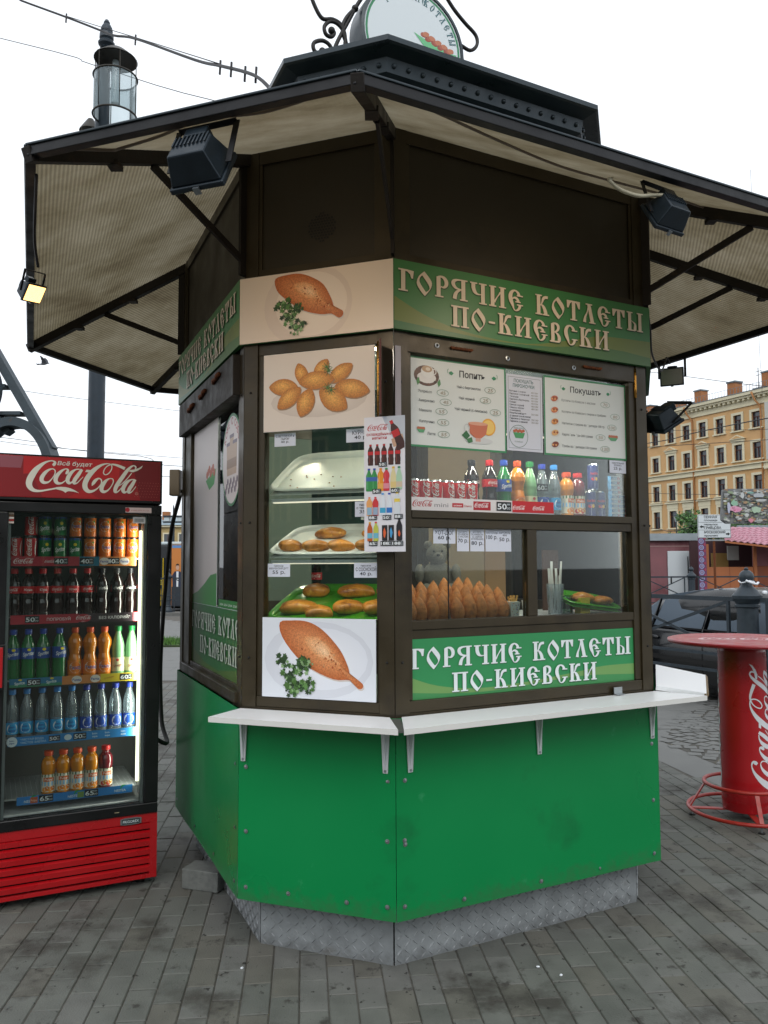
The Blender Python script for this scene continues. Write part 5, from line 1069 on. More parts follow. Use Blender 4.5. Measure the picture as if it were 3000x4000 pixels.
def lantern(c, r, z0, z1, hood):
    t = MB(Matrix.Translation(c)); t.lathe([(r, z0), (r, z1)], lglass, 32, cap=False); o = t.build('lantern_glass', bl, recalc=False)
    for z in (z0, z1): t = MB(); t.tube([(c.x + (r + .006) * math.cos(6.283 * k / 32), c.y + (r + .006) * math.sin(6.283 * k / 32), z) for k in range(32)], .010, patina, 6, True); t.build('lantern_hoop', o)
    t = MB(Matrix.Translation(c)); t.lathe([(r * 1.03, z1 + hood), (r * 1.0, z1 + hood + .01), (r * .5, z1 + hood + .10), (.03, z1 + hood + .14)], patina, 28); t.lathe([(r * .98, z1 + hood - .004), (r * .6, z1 + hood + .06), (.04, z1 + hood + .09)], patina, 28); t.build('lantern_hood', o)
    t = MB()
    for k in range(6): a = k * 1.047; t.tube([(c.x + r * math.cos(a), c.y + r * math.sin(a), z0), (c.x + r * math.cos(a), c.y + r * math.sin(a), z1 + hood)], .005, patina, 5)
    t.build('lantern_rod', o); t = MB(Matrix.Translation(c)); t.lathe([(.04, z1 - .28), (.045, z1 - .05), (.03, z1 + hood)], broof, 14); t.build('lamp_bulb', o)
lantern(Vector((-2.80, 8.15, 0)), .215, 6.15, 6.57, .19); lantern(Vector((-3.22, 8.6, 0)), .115, 5.6, 6.12, .12); lantern(Vector((-2.86, 8.62, 0)), .12, 5.5, 6.0, .12)
for a in (-.9, 2.2): m = MB(); m.beam((LP.x, LP.y, 5.9), (LP.x + .35 * math.cos(a), LP.y + .35 * math.sin(a), 5.95), .04, .05, pole_m); m.build('arm', bl)

# ---------------------------------------------------------------- arched steel canopy, far left
am = mat('blue_grey_weathered_steel', '3e4950', .6, .2, .25, 6, .15, 60, dirt=('6a4a34', 9, .62, .76))
ac_ = thing('steel_canopy', (-3.6, 7, 0), 'blue grey riveted steel canopy with sloping beams and arches behind the fridge', 'canopy'); Y = 7.0
def ab(p, q, w_, h_, nm='beam'): m = MB(); m.beam((p[0], Y, p[1]), (q[0], Y, q[1]), .11, h_ * .85, am, up=(0, 0, 1)) ; m.build(nm, ac_)
ab((-4.4, 5.0), (-2.90, 2.47), .2, .085); ab((-4.6, 4.35), (-3.27, 2.62), .2, .075)
for z, x0, x1 in ((3.03, -3.75, -3.30), (2.79, -3.50, -3.16)): m = MB(); m.beam((x0, Y, z), (x1, Y, z), .12, .03, am); m.build('tie_bar', ac_)
def arch(cx, cz, a, b, t0, t1, w_, nm, dy=.16):
    m = MB(); n_ = 26
    for k in range(n_ + 1):
        t = t0 + (t1 - t0) * k / n_
    P_ = [[(cx + (a + e) * math.cos(t0 + (t1 - t0) * k / n_), Y - .12 + y, cz + (b + e) * math.sin(t0 + (t1 - t0) * k / n_)) for e, y in ((0, 0), (w_, 0), (w_, dy), (0, dy))] for k in range(n_ + 1)]
    m.add([p for r in P_ for p in r], [(4 * k + i, 4 * k + (i + 1) % 4, 4 * k + 4 + (i + 1) % 4, 4 * k + 4 + i) for k in range(n_) for i in range(4)], am); m.build(nm, ac_)
arch(-3.215, 2.25, .30, .42, 0, 3.14, .075, 'arch', .20); arch(-3.60, 2.99, .25, .29, -1.2, 1.2, .035, 'curved_brace', .06)
m = MB()
for k in range(4): pass
m.hexa([(-3.65, Y + .1, 2.3), (-2.95, Y + .1, 2.3), (-2.95, Y + 1.1, 2.3), (-3.65, Y + 1.1, 2.3)], [(-3.65, Y + .1, 2.4), (-2.95, Y + .1, 2.4), (-2.95, Y + 1.1, 2.4), (-3.65, Y + 1.1, 2.4)], am); m.build('soffit_panel', ac_)
for x in (-2.92, -3.62): m = MB(); m.beam((x, Y, 0), (x, Y, 2.4), .1, .1, am, up=(0, 1, 0)); m.build('post', ac_)

# ---------------------------------------------------------------- wires overhead and the pigeon
def wirex(pts, r, lab, m_=wire_dk): return cable('overhead_wire', pts, r, m_, lab, 5, 'wire')
wirex([(-9.5, 11.5, 9.6), (-5.6, 8.6, 7.9), (-3.47, 7.0, 6.67), (-3.23, 6.9, 6.51), (-2.7, 6.6, 6.14), (-2.29, 6.3, 5.81), (-2.11, 6.1, 5.63), (-1.85, 5.8, 5.4), (-1.16, 4.8, 4.58), (-0.9, 4.3, 4.22), (-0.63, 3.8, 3.85), (-0.50, 3.52, 3.60)], .009, 'thick dark cable from the upper left to the kiosk roof')
wirex([(-2.7, 6.6, 6.15), (-2.25, 6.2, 5.77), (-1.85, 5.8, 5.41), (-0.9, 4.3, 4.23)], .003, 'thin wire stretched above the thick roof cable')
for k, p_ in enumerate(((-2.7, 6.6, 6.14), (-1.85, 5.8, 5.4), (-.9, 4.3, 4.22), (-.80, 4.1, 4.08), (-.70, 3.95, 3.96), (-.62, 3.8, 3.86))):
    m = MB(); m.beam((p_[0], p_[1], p_[2] - .05), (p_[0] + .004, p_[1], p_[2] + .03), .010, .010, wire_dk, up=(0, 1, 0)); m.build('cable_clip', None, 'small clip on the thick roof cable, %s from the left' % ['first', 'second', 'third', 'fourth', 'fifth', 'last'][k], 'clip')
for pts, r, lab in (([(-30, 27, 24), (-9.88, 20.0, 15.1), (-7.1, 19.0, 13.73), (-3.79, 18.0, 12.18), (3, 15.5, 9.4)], .009, 'thin wire crossing the sky behind the lamp post'), ([(-40, 31, 9), (-16, 30, 6.5), (-11.95, 30.0, 5.88), (-9.11, 30.0, 5.58), (-5, 30.0, 5.2), (20, 30, 6.5), (40, 30, 9)], .012, 'wire above the fridge header in the left gap'), ([(-50, 42, 8), (-20, 40, 6.5), (-11.21, 40.0, 5.96), (-6, 40.0, 5.8), (12, 41, 7.5)], .014, 'lower tram wire in the left gap'),
    ([(-11.3, 24.0, 6.84), (-10.33, 26.0, 6.98), (-6, 32, 7.4)], .008, 'thin wire passing behind the pigeon'), ([(-11.5, 24.0, 5.22), (-10.3, 26.0, 5.28), (-6, 32, 5.6)], .008, 'thin wire beside the steel canopy'), ([(10, 52, 8.4), (13.32, 40.0, 7.52), (14.17, 36.0, 7.4), (14.43, 30.0, 6.92), (14.8, 24, 6.3)], .022, 'heavy tram wire before the top floors of the apartment house'),
    ([(4.5, 27, 8.3), (7.47, 22.0, 6.75), (7.75, 20.0, 6.14), (8.2, 17.0, 5.23), (8.6, 12, 3.9)], .008, 'thin wire running to the chimney line on the right'), ([(11, 52, 6.2), (14.94, 45.0, 5.43), (16.47, 40.0, 4.92), (20, 32, 4.2)], .014, 'wire before the middle floors of the apartment house'), ([(11, 46, 3.9), (13.23, 40.0, 3.26), (13.52, 38.0, 3.01), (13.8, 36.0, 3.17), (16, 33, 3.9)], .016, 'slack wire just above the pavilion roof'), ([(12, 50, 5.5), (15.14, 45.0, 4.96), (15.37, 40.0, 4.62), (16.74, 40.0, 4.78), (22, 38, 5.5)], .012, 'slack wire before the second floor windows'), ([(12, 58, 10.4), (16.7, 50.0, 9.76), (20.5, 45.0, 9.0), (24, 38, 8)], .013, 'thin wire before the third floor windows'), ([(7.05, 15.0, 9), (7.1, 15.0, 5.57), (7.12, 15.0, 5.05), (7.12, 15, 4.6)], .003, 'thin vertical thread above the right chimney')): wirex(pts, r, lab)
# pigeon in flight
feath = mat('pigeon_grey', '3c3f46', .7, 0, .25, 30); pg = thing('pigeon', (-8.13, 19, 6.29), 'grey pigeon flying left of the kiosk awning with wings raised', 'bird')
PT = Matrix.Translation((-8.13, 19, 6.29)) @ Matrix.Rotation(-.05, 4, 'Y')
m = MB(PT); prof = [(-.150, .012, .020, 0), (-.115, .016, .030, 0), (-.075, .020, .020, 0), (-.03, .034, .032, 0), (.03, .040, .040, .0), (.075, .030, .030, .006), (.10, .021, .022, .012), (.125, .022, .022, .014), (.142, .014, .014, .012), (.15, .005, .005, .010), (.166, .002, .002, .004)]
vs = [(x, ry * math.cos(6.283 * k / 10), z + rz_ * .62 * math.sin(6.283 * k / 10)) for x, ry, rz_, z in prof for k in range(10)]
m.add(vs, [(i * 10 + k, i * 10 + (k + 1) % 10, (i + 1) * 10 + (k + 1) % 10, (i + 1) * 10 + k) for i in range(len(prof) - 1) for k in range(10)] + [tuple(range(10)), tuple(100 + k for k in range(10))], feath, smooth=True); m.build('body', pg)
m = MB(PT); m.hexa([(-.10, -.014, .002), (-.10, .014, .002), (-.10, .014, -.004), (-.10, -.014, -.004)], [(-.165, -.036, .022), (-.165, .036, .022), (-.165, .036, .016), (-.165, -.036, .016)], feath); m.build('tail', pg)
for s_, dx in ((-1, 0), (1, .02)):
    up = [(.085, .02, .01), (.088, .04, .045), (.075, .06, .085), (.05, .085, .125), (.0, .10, .17), (-.035, .105, .185)]; lo = [(-.03, .02, .012), (-.022, .035, .05), (-.012, .05, .075), (-.02, .07, .10), (-.018, .09, .13), (-.035, .105, .18)]
    A_ = [(x + dx, s_ * y * 1.0, z) for x, y, z in up]; B_ = [(x + dx, s_ * y, z) for x, y, z in lo]; m = MB(PT); n_ = len(A_)
    th = .004; vs = A_ + B_ + [(x, y + th, z) for x, y, z in A_ + B_]
    m.add(vs, [(k, k + 1, n_ + k + 1, n_ + k) for k in range(n_ - 1)] + [(2 * n_ + k, 2 * n_ + k + 1, 3 * n_ + k + 1, 3 * n_ + k) for k in range(n_ - 1)] + [(k, k + 1, 2 * n_ + k + 1, 2 * n_ + k) for k in range(n_ - 1)] + [(n_ + k, n_ + k + 1, 3 * n_ + k + 1, 3 * n_ + k) for k in range(n_ - 1)], feath); m.build('wing', pg)

# ---------------------------------------------------------------- the house across the square, seen mirrored in the kiosk glass
rbh = thing('mirrored_house', (0, -30, 0), 'pale green house across the square, seen only as a reflection in the kiosk windows', 'building'); gw = mat('pale_green_render', '7c8a80', .85, 0, .06, .5)
m = MB(); m.box(-45, 45, -42, -30, 0, 9.6, gw); m.build('wall', rbh); m = MB(); m.box(-45.4, 45.4, -42.4, -29.4, 9.61, 10.2, crm); m.build('cornice', rbh); m = MB(); m.hexa([(-45.4, -42.4, 10.21), (45.4, -42.4, 10.21), (45.4, -29.4, 10.21), (-45.4, -29.4, 10.21)], [(-44, -38, 12.2), (44, -38, 12.2), (44, -34, 12.2), (-44, -34, 12.2)], roofm); m.build('roof', rbh)
m = MB(); m.box(-.6, .6, 0, .06, 0, 1.9, winm); m.box(-.8, -.6, 0, .12, -.1, 2.1, crm); m.box(.6, .8, 0, .12, -.1, 2.1, crm); m.box(-.6, .6, 0, .12, 1.9, 2.1, crm); m.box(-.04, .04, .06, .1, 0, 1.9, crm); w2_ = m.build('w'); wd = w2_.data; bpy.data.objects.remove(w2_)
for k in range(26):
    for z in (1.2, 4.3, 7.2): o = bpy.data.objects.new('window', wd); COL.objects.link(o); o.parent = rbh; o.location = (-42 + k * 3.3, .001, z)

# ---------------------------------------------------------------- floodlights
housing = mat('blue_black_cast_aluminium', '1e2a33', .38, .35, .15, 20, .05, 120)
LAMP_ON = mat('lit_halogen_glass', 'fff0c8', .3, emit=('ffc070', 3.2)); LAMP_OFF = mat('lamp_reflector', 'b8bcb8', .25, .6)
def floodlight(name_loc, aim, pitch, s, lab, lit=False, spot=0, roll=0):
    """housing narrow at the back (-y), glass towards +y"""
    t = thing('floodlight', name_loc, lab, 'floodlight', 'floodlights hung under the awning')
    T = Matrix.Translation(name_loc) @ Matrix.Rotation(aim, 4, 'Z') @ Matrix.Rotation(pitch, 4, 'X') @ Matrix.Rotation(roll, 4, 'Y') @ Matrix.Scale(s, 4)
    m = MB(T)
    m.hexa([(-.072, -.10, -.05), (.072, -.10, -.05), (.072, -.10, .05), (-.072, -.10, .05)], [(-.10, 0, -.078), (.10, 0, -.078), (.10, 0, .078), (-.10, 0, .078)], housing)
    m.box(-.108, .108, 0, .022, -.086, .086, housing); b = m.build('lamp_housing', t, bevel=.006 * s)
    m = MB(T)
    for k in range(9): x = -.064 + .016 * k; m.hexa([(x - .003, -.106, .0), (x + .003, -.106, .0), (x + .003, -.106, .052), (x - .003, -.106, .052)], [(x - .003, -.03, .066), (x + .003, -.03, .066), (x + .003, -.03, .074), (x - .003, -.03, .074)], housing)
    m.build('cooling_fin', b)
    m = MB(T); m.box(-.095, .095, .0225, .025, -.072, .072, LAMP_ON if lit else LAMP_OFF); m.build('lamp_glass', t)
    m = MB(T); m.box(-.045, .045, -.10, -.05, .062, .105, housing); m.box(-.025, .03, -.0, .0, 0, 0, housing); j = m.build('junction_box', t, bevel=.004 * s)
    m = MB(T); m.box(-.026, .03, -.095, -.058, .1055, .107, mat('foil_label', 'c3ccd4', .3, .3)); m.build('foil_label', j)
    m = MB(T)
    for x in (-.118, .118): m.beam((x, -.02, -.01), (x, -.06, .17), .005, .022, blackm, up=(1, 0, 0))
    m.beam((-.118, -.06, .17), (.118, -.06, .17), .022, .005, blackm); m.build('bracket', t)
    m = MB(T); m.box(-.012, .012, .004, .03, -.094, -.086, mat('zinc_clip', '8a9196', .4, .8)); m.build('clip', t)
    if spot:
        ld = bpy.data.lights.new('halogen', 'SPOT'); ld.energy = spot; ld.color = (1, .80, .58); ld.spot_size = R(125); ld.spot_blend = .9; ld.shadow_soft_size = .05
        lo = bpy.data.objects.new('halogen_light', ld); COL.objects.link(lo); lo.parent = t
        lo.matrix_basis = Matrix.Translation(-Vector(name_loc)) @ Matrix.Translation((T @ Vector((0, .04, 0)))) @ Matrix.Rotation(aim, 4, 'Z') @ Matrix.Rotation(pitch, 4, 'X') @ Matrix.Rotation(R(90), 4, 'X')
    return t
floodlight((-.50, 2.17, 2.545), R(-20), R(-30), .79, 'large blue black floodlight under the left half of the awning, back to the camera', True, 9)
floodlight((.915, 2.56, 2.575), R(32), R(-30), .64, 'floodlight with a pale curled cable under the right half of the awning', True, 9)
floodlight((-1.285, 2.90, 2.455), R(-104), R(-34), .42, 'small lit floodlight glowing on the far left edge of the awning', True, 3, R(10))
floodlight((1.71, 4.72, 2.56), R(155), R(-10), .62, 'unlit floodlight hanging from wires below the far right awning edge')
floodlight((1.405, 4.02, 2.155), R(-55), R(-55), .78, 'black floodlight seen from behind beside the right corner post', roll=R(20))

# ---------------------------------------------------------------- cables on the awning
def AW(i, u, t, dz=-.012):       # point under awning sheet i
    return tuple(IN[i].lerp(OUT[i], t).lerp(IN[(i + 1) % 8].lerp(OUT[(i + 1) % 8], t), u) + Vector((0, 0, dz)))
cable('power_cable', [AW(2, 0, .93), AW(2, .1, .80), AW(2, .25, .62, -.02), AW(2, .42, .50, -.03), AW(2, .6, .42, -.02), AW(2, .8, .40), AW(2, .97, .35)], .0045, wire, 'grey cable sagging under the right front awning sheet')
cable('power_cable', [AW(1, 1, .93), AW(1, .85, .86), AW(1, .68, .84, -.02), AW(1, .50, .88), AW(1, .34, .86, -.03), AW(1, .24, .90, -.05), AW(1, .16, .86, -.04), AW(1, .02, .90)], .0045, wire, 'grey cable running under the left front awning sheet')
cable('lamp_cable', [(.72, 2.46, 2.66), (.70, 2.42, 2.635), (.74, 2.44, 2.615), (.80, 2.46, 2.605), (.86, 2.50, 2.625), (.90, 2.51, 2.63)], .006, wire_w, 'pale curled cable into the right front floodlight')
cable('hanging_wire', [(1.26, 3.78, 2.66), (1.33, 3.95, 2.62), (1.42, 4.2, 2.56), (1.55, 4.45, 2.53), (1.63, 4.6, 2.62), (1.66, 4.66, 2.66), (1.70, 4.72, 2.64)], .005, wire_dk, 'dark twisted wire dropping to the unlit hanging floodlight')
cable('lamp_cable', [(-1.07, 2.42, 2.66), (-1.16, 2.62, 2.65), (-1.23, 2.78, 2.60), (-1.255, 2.87, 2.54)], .005, wire_dk, 'dark cable feeding the small lit floodlight')

# ---------------------------------------------------------------- bottles, cans and other goods
def bag(col, rough=.12, vary=0): return mat('liquid_' + col, col, rough, coat=.6)
cap_c = lambda c: mat('cap_' + c, c, .4)
clear = glassy('clear_plastic', 'e4eef4', .10, .08)
_n = clear.node_tree; _t = _n.nodes.new('ShaderNodeBsdfDiffuse'); _t.inputs[0].default_value = (.62, .74, .80, 1); _x = _n.nodes.new('ShaderNodeMixShader'); _x.inputs[0].default_value = .15; _o = [q for q in _n.nodes if q.type == 'OUTPUT_MATERIAL'][0]; _s = _o.inputs[0].links[0].from_socket
_n.links.new(_s, _x.inputs[1]); _n.links.new(_t.outputs[0], _x.inputs[2]); _n.links.new(_x.outputs[0], _o.inputs[0])
cola = bag('1a0d0b'); sprite_g = bag('0f6a30'); fanta_o = bag('d07a10'); schw = bag('78a878'); juice_o = bag('d8860f'); juice_r = bag('6d1820')
alu = mat('bare_aluminium', 'b9bdc0', .25, 1)
PRF = {   # profiles r,z normalised on height; body ends at the neck
 'coke': [(.085, 0), (.125, .01), (.135, .05), (.128, .12), (.138, .2), (.142, .30), (.125, .38), (.128, .46), (.142, .54), (.142, .62), (.128, .72), (.095, .80), (.06, .87), (.055, .93)],
 'sprite': [(.085, 0), (.13, .01), (.138, .06), (.134, .25), (.13, .35), (.138, .5), (.138, .64), (.12, .72), (.085, .80), (.056, .87), (.052, .93)],
 'fanta': [(.09, 0), (.135, .01), (.142, .06), (.142, .30), (.128, .38), (.108, .46), (.118, .54), (.142, .62), (.146, .70), (.125, .78), (.08, .85), (.058, .88), (.055, .93)],
 'water': [(.085, 0), (.125, .01), (.132, .06), (.132, .34), (.128, .36), (.132, .42), (.128, .48), (.130, .54), (.122, .62), (.10, .72), (.075, .80), (.056, .87), (.054, .93)],
 'juice': [(.11, 0), (.155, .01), (.16, .05), (.155, .30), (.155, .44), (.148, .46), (.160, .52), (.172, .60), (.168, .70), (.145, .78), (.095, .84), (.085, .86), (.085, .90)]}
def bottle(kind, h, liq, cap, lab_fn, l0, l1, lcol, neck=None, nm='soda_bottle', caph=.07):
    def mk():
        t = thing(nm, (0, 0, 0), 'x', 'bottle'); pr = [(r * h, z * h) for r, z in PRF[kind]]
        m = MB(); m.lathe(pr, liq, 20); m.build('body', t, recalc=False)
        rn = pr[-1][0]; m = MB(); m.lathe([(rn + .0035, .915 * h - .004), (rn + .004, .93 * h), (rn + .004, .995 * h), (rn + .001, h)], cap, 16); m.build('cap', t, recalc=False)
        def rad(z):
            for (r0, z0), (r1, z1) in zip(pr, pr[1:]):
                if z0 <= z <= z1: return r0 + (r1 - r0) * (z - z0) / max(z1 - z0, 1e-6)
            return pr[0][0]
        rl = max(rad(z) for z in (l0 * h, (l0 + l1) / 2 * h, l1 * h)) + .0006
        m = MB(); m.lathe([(rl, l0 * h), (rl, l1 * h)], mat('label_' + lcol, lcol, .35), 24, cap=False); lb = m.build('label', t, recalc=False)
        # print on the front (towards -y)
        p = PR(lambda u, v, d: Vector(((rl + d) * math.sin(u / rl), -(rl + d) * math.cos(u / rl), v))); lab_fn(p, rl, l0 * h, l1 * h); p.build('label_print', lb, recalc=False)
        return t
    return Protos(mk)
def L_coke(p, r, a, b): p.coke(-r * .72, a + (b - a) * .30, r * 1.45, 'f0ece8'); p.poly([(-r * .9, a + .001), (-r * .2, a + .004), (r * .8, a + .001), (-r * .2, a + .007)], 'e8e4e0')
def L_name(nm):
    def f(p, r, a, b): p.text(nm, 0, a + (b - a) * .35, (b - a) * .33, 'f0ece8', al='C', bold=True); p.poly([(-r * .9, a + .001), (0, a + .004), (r * .9, a + .003), (0, a + .007)], 'f0ece8')
    return f
def L_zero(p, r, a, b): p.poly([(-r * 1.2, a), (-r * 1.2, b), (r * 1.2, b), (r * 1.2, a + (b - a) * .5), (0, a + .002)], 'c4151c'); p.coke(-r * .72, a + (b - a) * .38, r * 1.45, 'f0ece8')
def L_sprite(p, r, a, b): h = b - a; p.poly([(-r * .95, a + h * .25), (r * .9, a + h * .5), (r * .9, a + h * .85), (-r * .95, a + h * .62)], '1c8a48'); p.ell(r * .1, a + h * .82, r * .26, h * .12, 'e8d020'); p.text('Sprite', 0, a + h * .30, h * .34, 'f2f4f4', w=r * 1.55, al='C', bold=True, shear=.25, rot=.16)
def L_fanta(p, r, a, b): h = b - a; p.ell(0, a + h * .5, r * .85, h * .42, 'f0e6da'); p.ell(0, a + h * .5, r * .78, h * .37, 'e8862a'); p.poly([(r * .2, a + h * .8), (r * .6, a + h * 1.0), (r * .7, a + h * .8)], '3c9a30'); p.text('Fanta', 0, a + h * .36, h * .32, 'f6f2ee', w=r * 1.66, al='C', bold=True); p.text('Fanta', 0, a + h * .37, h * .29, '1e3c96', w=r * 1.58, al='C', bold=True)
def L_schw(p, r, a, b): h = b - a; p.poly([(-r * .9, a + h * .1), (r * .9, a + h * .5), (r * .9, a + h * .7), (-r * .9, a + h * .35)], 'c8a42c'); p.text('Schweppes', 0, a + h * .34, h * .2, '8a2a1c', w=r * 1.4, al='C', bold=True, rot=.22, shear=.2); p.ell(-r * .1, a + h * .82, r * .22, h * .1, 'b83030')
def L_aqua(dk):
    def f(p, r, a, b):
        h = b - a; p.ell(0, a + h * .5, r * .78, h * .42, 'eef2f6'); p.poly([(r * .35, a), (r * 1.2, a), (r * 1.2, a + h * .75), (r * .75, a + h * .5)], '3aa04a')
        p.text('bon-', 0, a + h * .54, h * .22, '1c3c8c', w=r * .85, al='C', bold=True); p.text('aqua', 0, a + h * .24, h * .22, '1c3c8c', w=r * 1.0, al='C', bold=True)
    return f
def L_pulpy(red):
    def f(p, r, a, b):
        h = b - a; p.rect(-r * 1.5, r * 1.5, a + h * .84, b, '1f6a34', nx=6); p.text('Добрый', 0, a + h * .87, h * .09, 'f0f0e8', w=r * .9, al='C', bold=True)
        p.rect(-r * 1.5, r * 1.5, a + h * .35, a + h * .6, '8cc0e8', nx=6); p.rect(-r * .75, r * .75, a + h * .60, a + h * .83, 'dd6420', nx=4); p.text('Pulpy', 0, a + h * .66, h * .13, 'f8ece0', w=r * 1.1, al='C', bold=True)
        for k in range(4): p.ell(-r * .6 + r * .4 * k, a + h * (.14 + .06 * (k % 2)), r * .34, h * .13, ['f0982c', 'e87818'][k % 2] if not red else ['c83a30', 'e8a028'][k % 2])
    return f
RED = 'c4151c'
b_coke = bottle('coke', .222, cola, cap_c('b81820'), L_coke, .50, .64, RED)
b_name = [bottle('coke', .222, cola, cap_c('b81820'), L_name(n), .50, .64, RED) for n in ('Жена', 'Юра', 'Илья')]
b_zero = bottle('coke', .222, cola, cap_c('16161a'), L_zero, .50, .64, '1a1414')
b_spr = bottle('sprite', .226, sprite_g, cap_c('1c46a0'), L_sprite, .42, .64, '1e4c9c')
b_fan = bottle('fanta', .226, fanta_o, cap_c('d8501a'), L_fanta, .07, .34, 'e07a1c')
b_sch = bottle('water', .226, schw, cap_c('1a7a3c'), L_schw, .08, .36, 'c8c8a0')
b_wat = bottle('water', .215, clear, cap_c('2c80c8'), L_aqua(0), .10, .34, '2f9ed8', nm='water_bottle')
b_wad = bottle('water', .215, clear, cap_c('243a9c'), L_aqua(1), .10, .34, '1c48a4', nm='water_bottle')
b_jo = bottle('juice', .186, juice_o, cap_c('e0501c'), L_pulpy(0), .05, .46, 'e8dcc8', nm='juice_bottle')
b_jr = bottle('juice', .186, juice_r, cap_c('c82020'), L_pulpy(1), .05, .46, 'e8dcc8', nm='juice_bottle')
def can(h, r, body, fn, nm='drink_can', bcol2=None):
    def mk():
        t = thing(nm, (0, 0, 0), 'x', 'can'); mm = mat('can_' + body, body, .3, .05)
        m = MB(); m.lathe([(r * .82, 0), (r, .006), (r, h - .008), (r * .86, h - .001), (r * .84, h - .001)], mm, 20, mats=[alu, mm, alu, alu]); b = m.build('body', t, recalc=False)
        m = MB(); m.lathe([(.0001, h - .003), (r * .84, h - .002)], alu, 16); m.build('lid', t, recalc=False)
        p = PR(lambda u, v, d: Vector(((r + d) * math.sin(u / r), -(r + d) * math.cos(u / r), v))); fn(p, r, h); p.build('can_print', b, recalc=False)
        return t
    return Protos(mk)
def C_coke(p, r, h): p.coke(r * .25, h * .10, h * .84, 'f0eeea', rot=1.5708); p.stroke([(r * .9, h * .1, .002), (r * .75, h * .4, .005), (r * .95, h * .8, .003)], 'e8e4e0')
def C_spr(p, r, h): p.rect(-r * 1.4, r * 1.4, h * .84, h * .94, '1c46a0', nx=6); L_sprite(p, r, h * .12, h * .75)
def C_fan(p, r, h): p.rect(-r * 1.4, r * 1.4, h * .02, h * .2, 'c8601a', nx=6); L_fanta(p, r, h * .22, h * .82)
def C_bull(p, r, h): p.poly([(-r * 1.2, h * .06), (0, h * .06), (r * 1.2, h * .5), (r * 1.2, h * .9), (0, h * .5)], 'b4bcc8'); p.text('Red Bull', 0, h * .58, h * .09, 'd02020', w=r * 1.5, al='C', bold=True); p.ell(-r * .2, h * .42, r * .4, h * .06, 'c81e1e'); p.ell(r * .35, h * .42, r * .25, h * .07, 'd8b020')
c_coke = can(.096, .0275, 'b8121a', C_coke); c_spr = can(.096, .0275, '0f7038', C_spr); c_fan = can(.096, .0275, 'd8721a', C_fan)
c_mini = can(.128, .0255, 'd0141e', C_coke); c_bull = can(.118, .0235, '1c2c6c', C_bull)

# ---------------------------------------------------------------- upright drinks fridge
fd = Vector((.8976, .4408, 0)); fn = Vector((.4408, -.8976, 0)); FB0 = Vector((-1.04584, 3.79107, 0)); FW = .712; FDp = .62
TF = Matrix(((fd.x, -fn.x, 0, FB0.x), (fd.y, -fn.y, 0, FB0.y), (0, 0, 1, 0), (0, 0, 0, 1)))     # x along the front (0 = right edge), y inward
def FP(u, o, z): return TF @ Vector((u, -o, z))
frz = math.atan2(fd.y, fd.x)
fridge = thing('drinks_fridge', tuple(TF @ Vector((-FW / 2, FDp / 2, 0))), 'tall glass door drinks fridge with a red lettered header and red slatted base', 'fridge')
fblack = mat('fridge_black', '0f1012', .35, .1, .1, 8); fred = mat('fridge_red', 'b0121a', .3, 0, .05, 6, coat=.3); fin = mat('fridge_liner', '9aa0a0', .5, 0, .1, 3)
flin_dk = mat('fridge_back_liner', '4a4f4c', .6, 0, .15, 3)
m = MB(TF); m.box(-FW, -FW + .025, .06, FDp, .33, 1.74, fblack); m.box(-.025, 0, .06, FDp, .33, 1.74, fblack); m.box(-FW, 0, FDp - .03, FDp, .33, 1.74, fblack); m.box(-FW, 0, .04, FDp, 1.741, 1.94, fblack); m.box(-FW, 0, .03, FDp, .05, .329, fblack); m.build('cabinet', fridge, bevel=.004)
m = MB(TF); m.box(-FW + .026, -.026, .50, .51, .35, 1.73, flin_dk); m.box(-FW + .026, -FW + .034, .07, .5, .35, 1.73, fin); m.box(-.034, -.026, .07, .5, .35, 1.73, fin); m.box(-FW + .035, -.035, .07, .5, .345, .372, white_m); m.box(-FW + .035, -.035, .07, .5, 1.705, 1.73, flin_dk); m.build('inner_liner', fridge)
m = MB(TF)
m.box(-FW, 0, .0, .055, .325, .372, fblack); m.box(-FW, 0, 0, .055, 1.692, 1.737, fblack); m.box(-.062, 0, 0, .055, .3725, 1.6915, fblack); m.box(-FW, -.655, 0, .055, .3725, 1.6915, fblack)
door = m.build('door', fridge, bevel=.004)
m = MB(TF); m.box(-.655, -.642, .03, .06, .3725, 1.6915, mat('door_gasket', '8a9294', .5)); m.box(-.076, -.062, .03, .06, .3725, 1.6915, MATS['door_gasket']); m.build('door_gasket', door)
m = MB(TF); m.box(-.655, -.062, .020, .024, .3725, 1.6915, glassy('fridge_door_glass', 'eef2f0', .0, .02, 1.42)); m.build('door_glass', door)
m = MB(TF); m.box(-.690, -.655, -.040, -.0, .93, 1.12, fblack); m.box(-.682, -.662, -.043, -.0405, .94, 1.11, fred); m.build('door_handle', door, bevel=.004)
m = MB(TF); m.box(-FW, .0, -.0, .04, 1.745, 1.948, fblack); m.box(-FW + .01, -.01, -.003, 0, 1.757, 1.94, fred); hd = m.build('header_box', fridge, bevel=.003)
p = PR(lambda u, v, d: FP(u, .0035 + d, v))
p.rect(-FW + .012, -.012, 1.76, 1.937, 'a3141c')
for pts, c in (([(-.70, 1.76), (-.52, 1.76), (-.60, 1.937), (-.70, 1.937)], '8a0f18'), ([(-.60, 1.937), (-.60, 1.86), (-.40, 1.88), (-.38, 1.937)], 'c01c20'), ([(-.38, 1.937), (-.4, 1.85), (-.2, 1.84), (-.19, 1.937)], 'c41a1c'), ([(-.14, 1.937), (-.10, 1.76), (-.012, 1.76), (-.012, 1.937)], '7c0d16'), ([(-.42, 1.76), (-.35, 1.80), (-.28, 1.76)], 'b8161c'), ([(-.70, 1.937), (-.70, 1.885), (-.61, 1.885), (-.60, 1.937)], '97525c')): p.poly(pts, c)
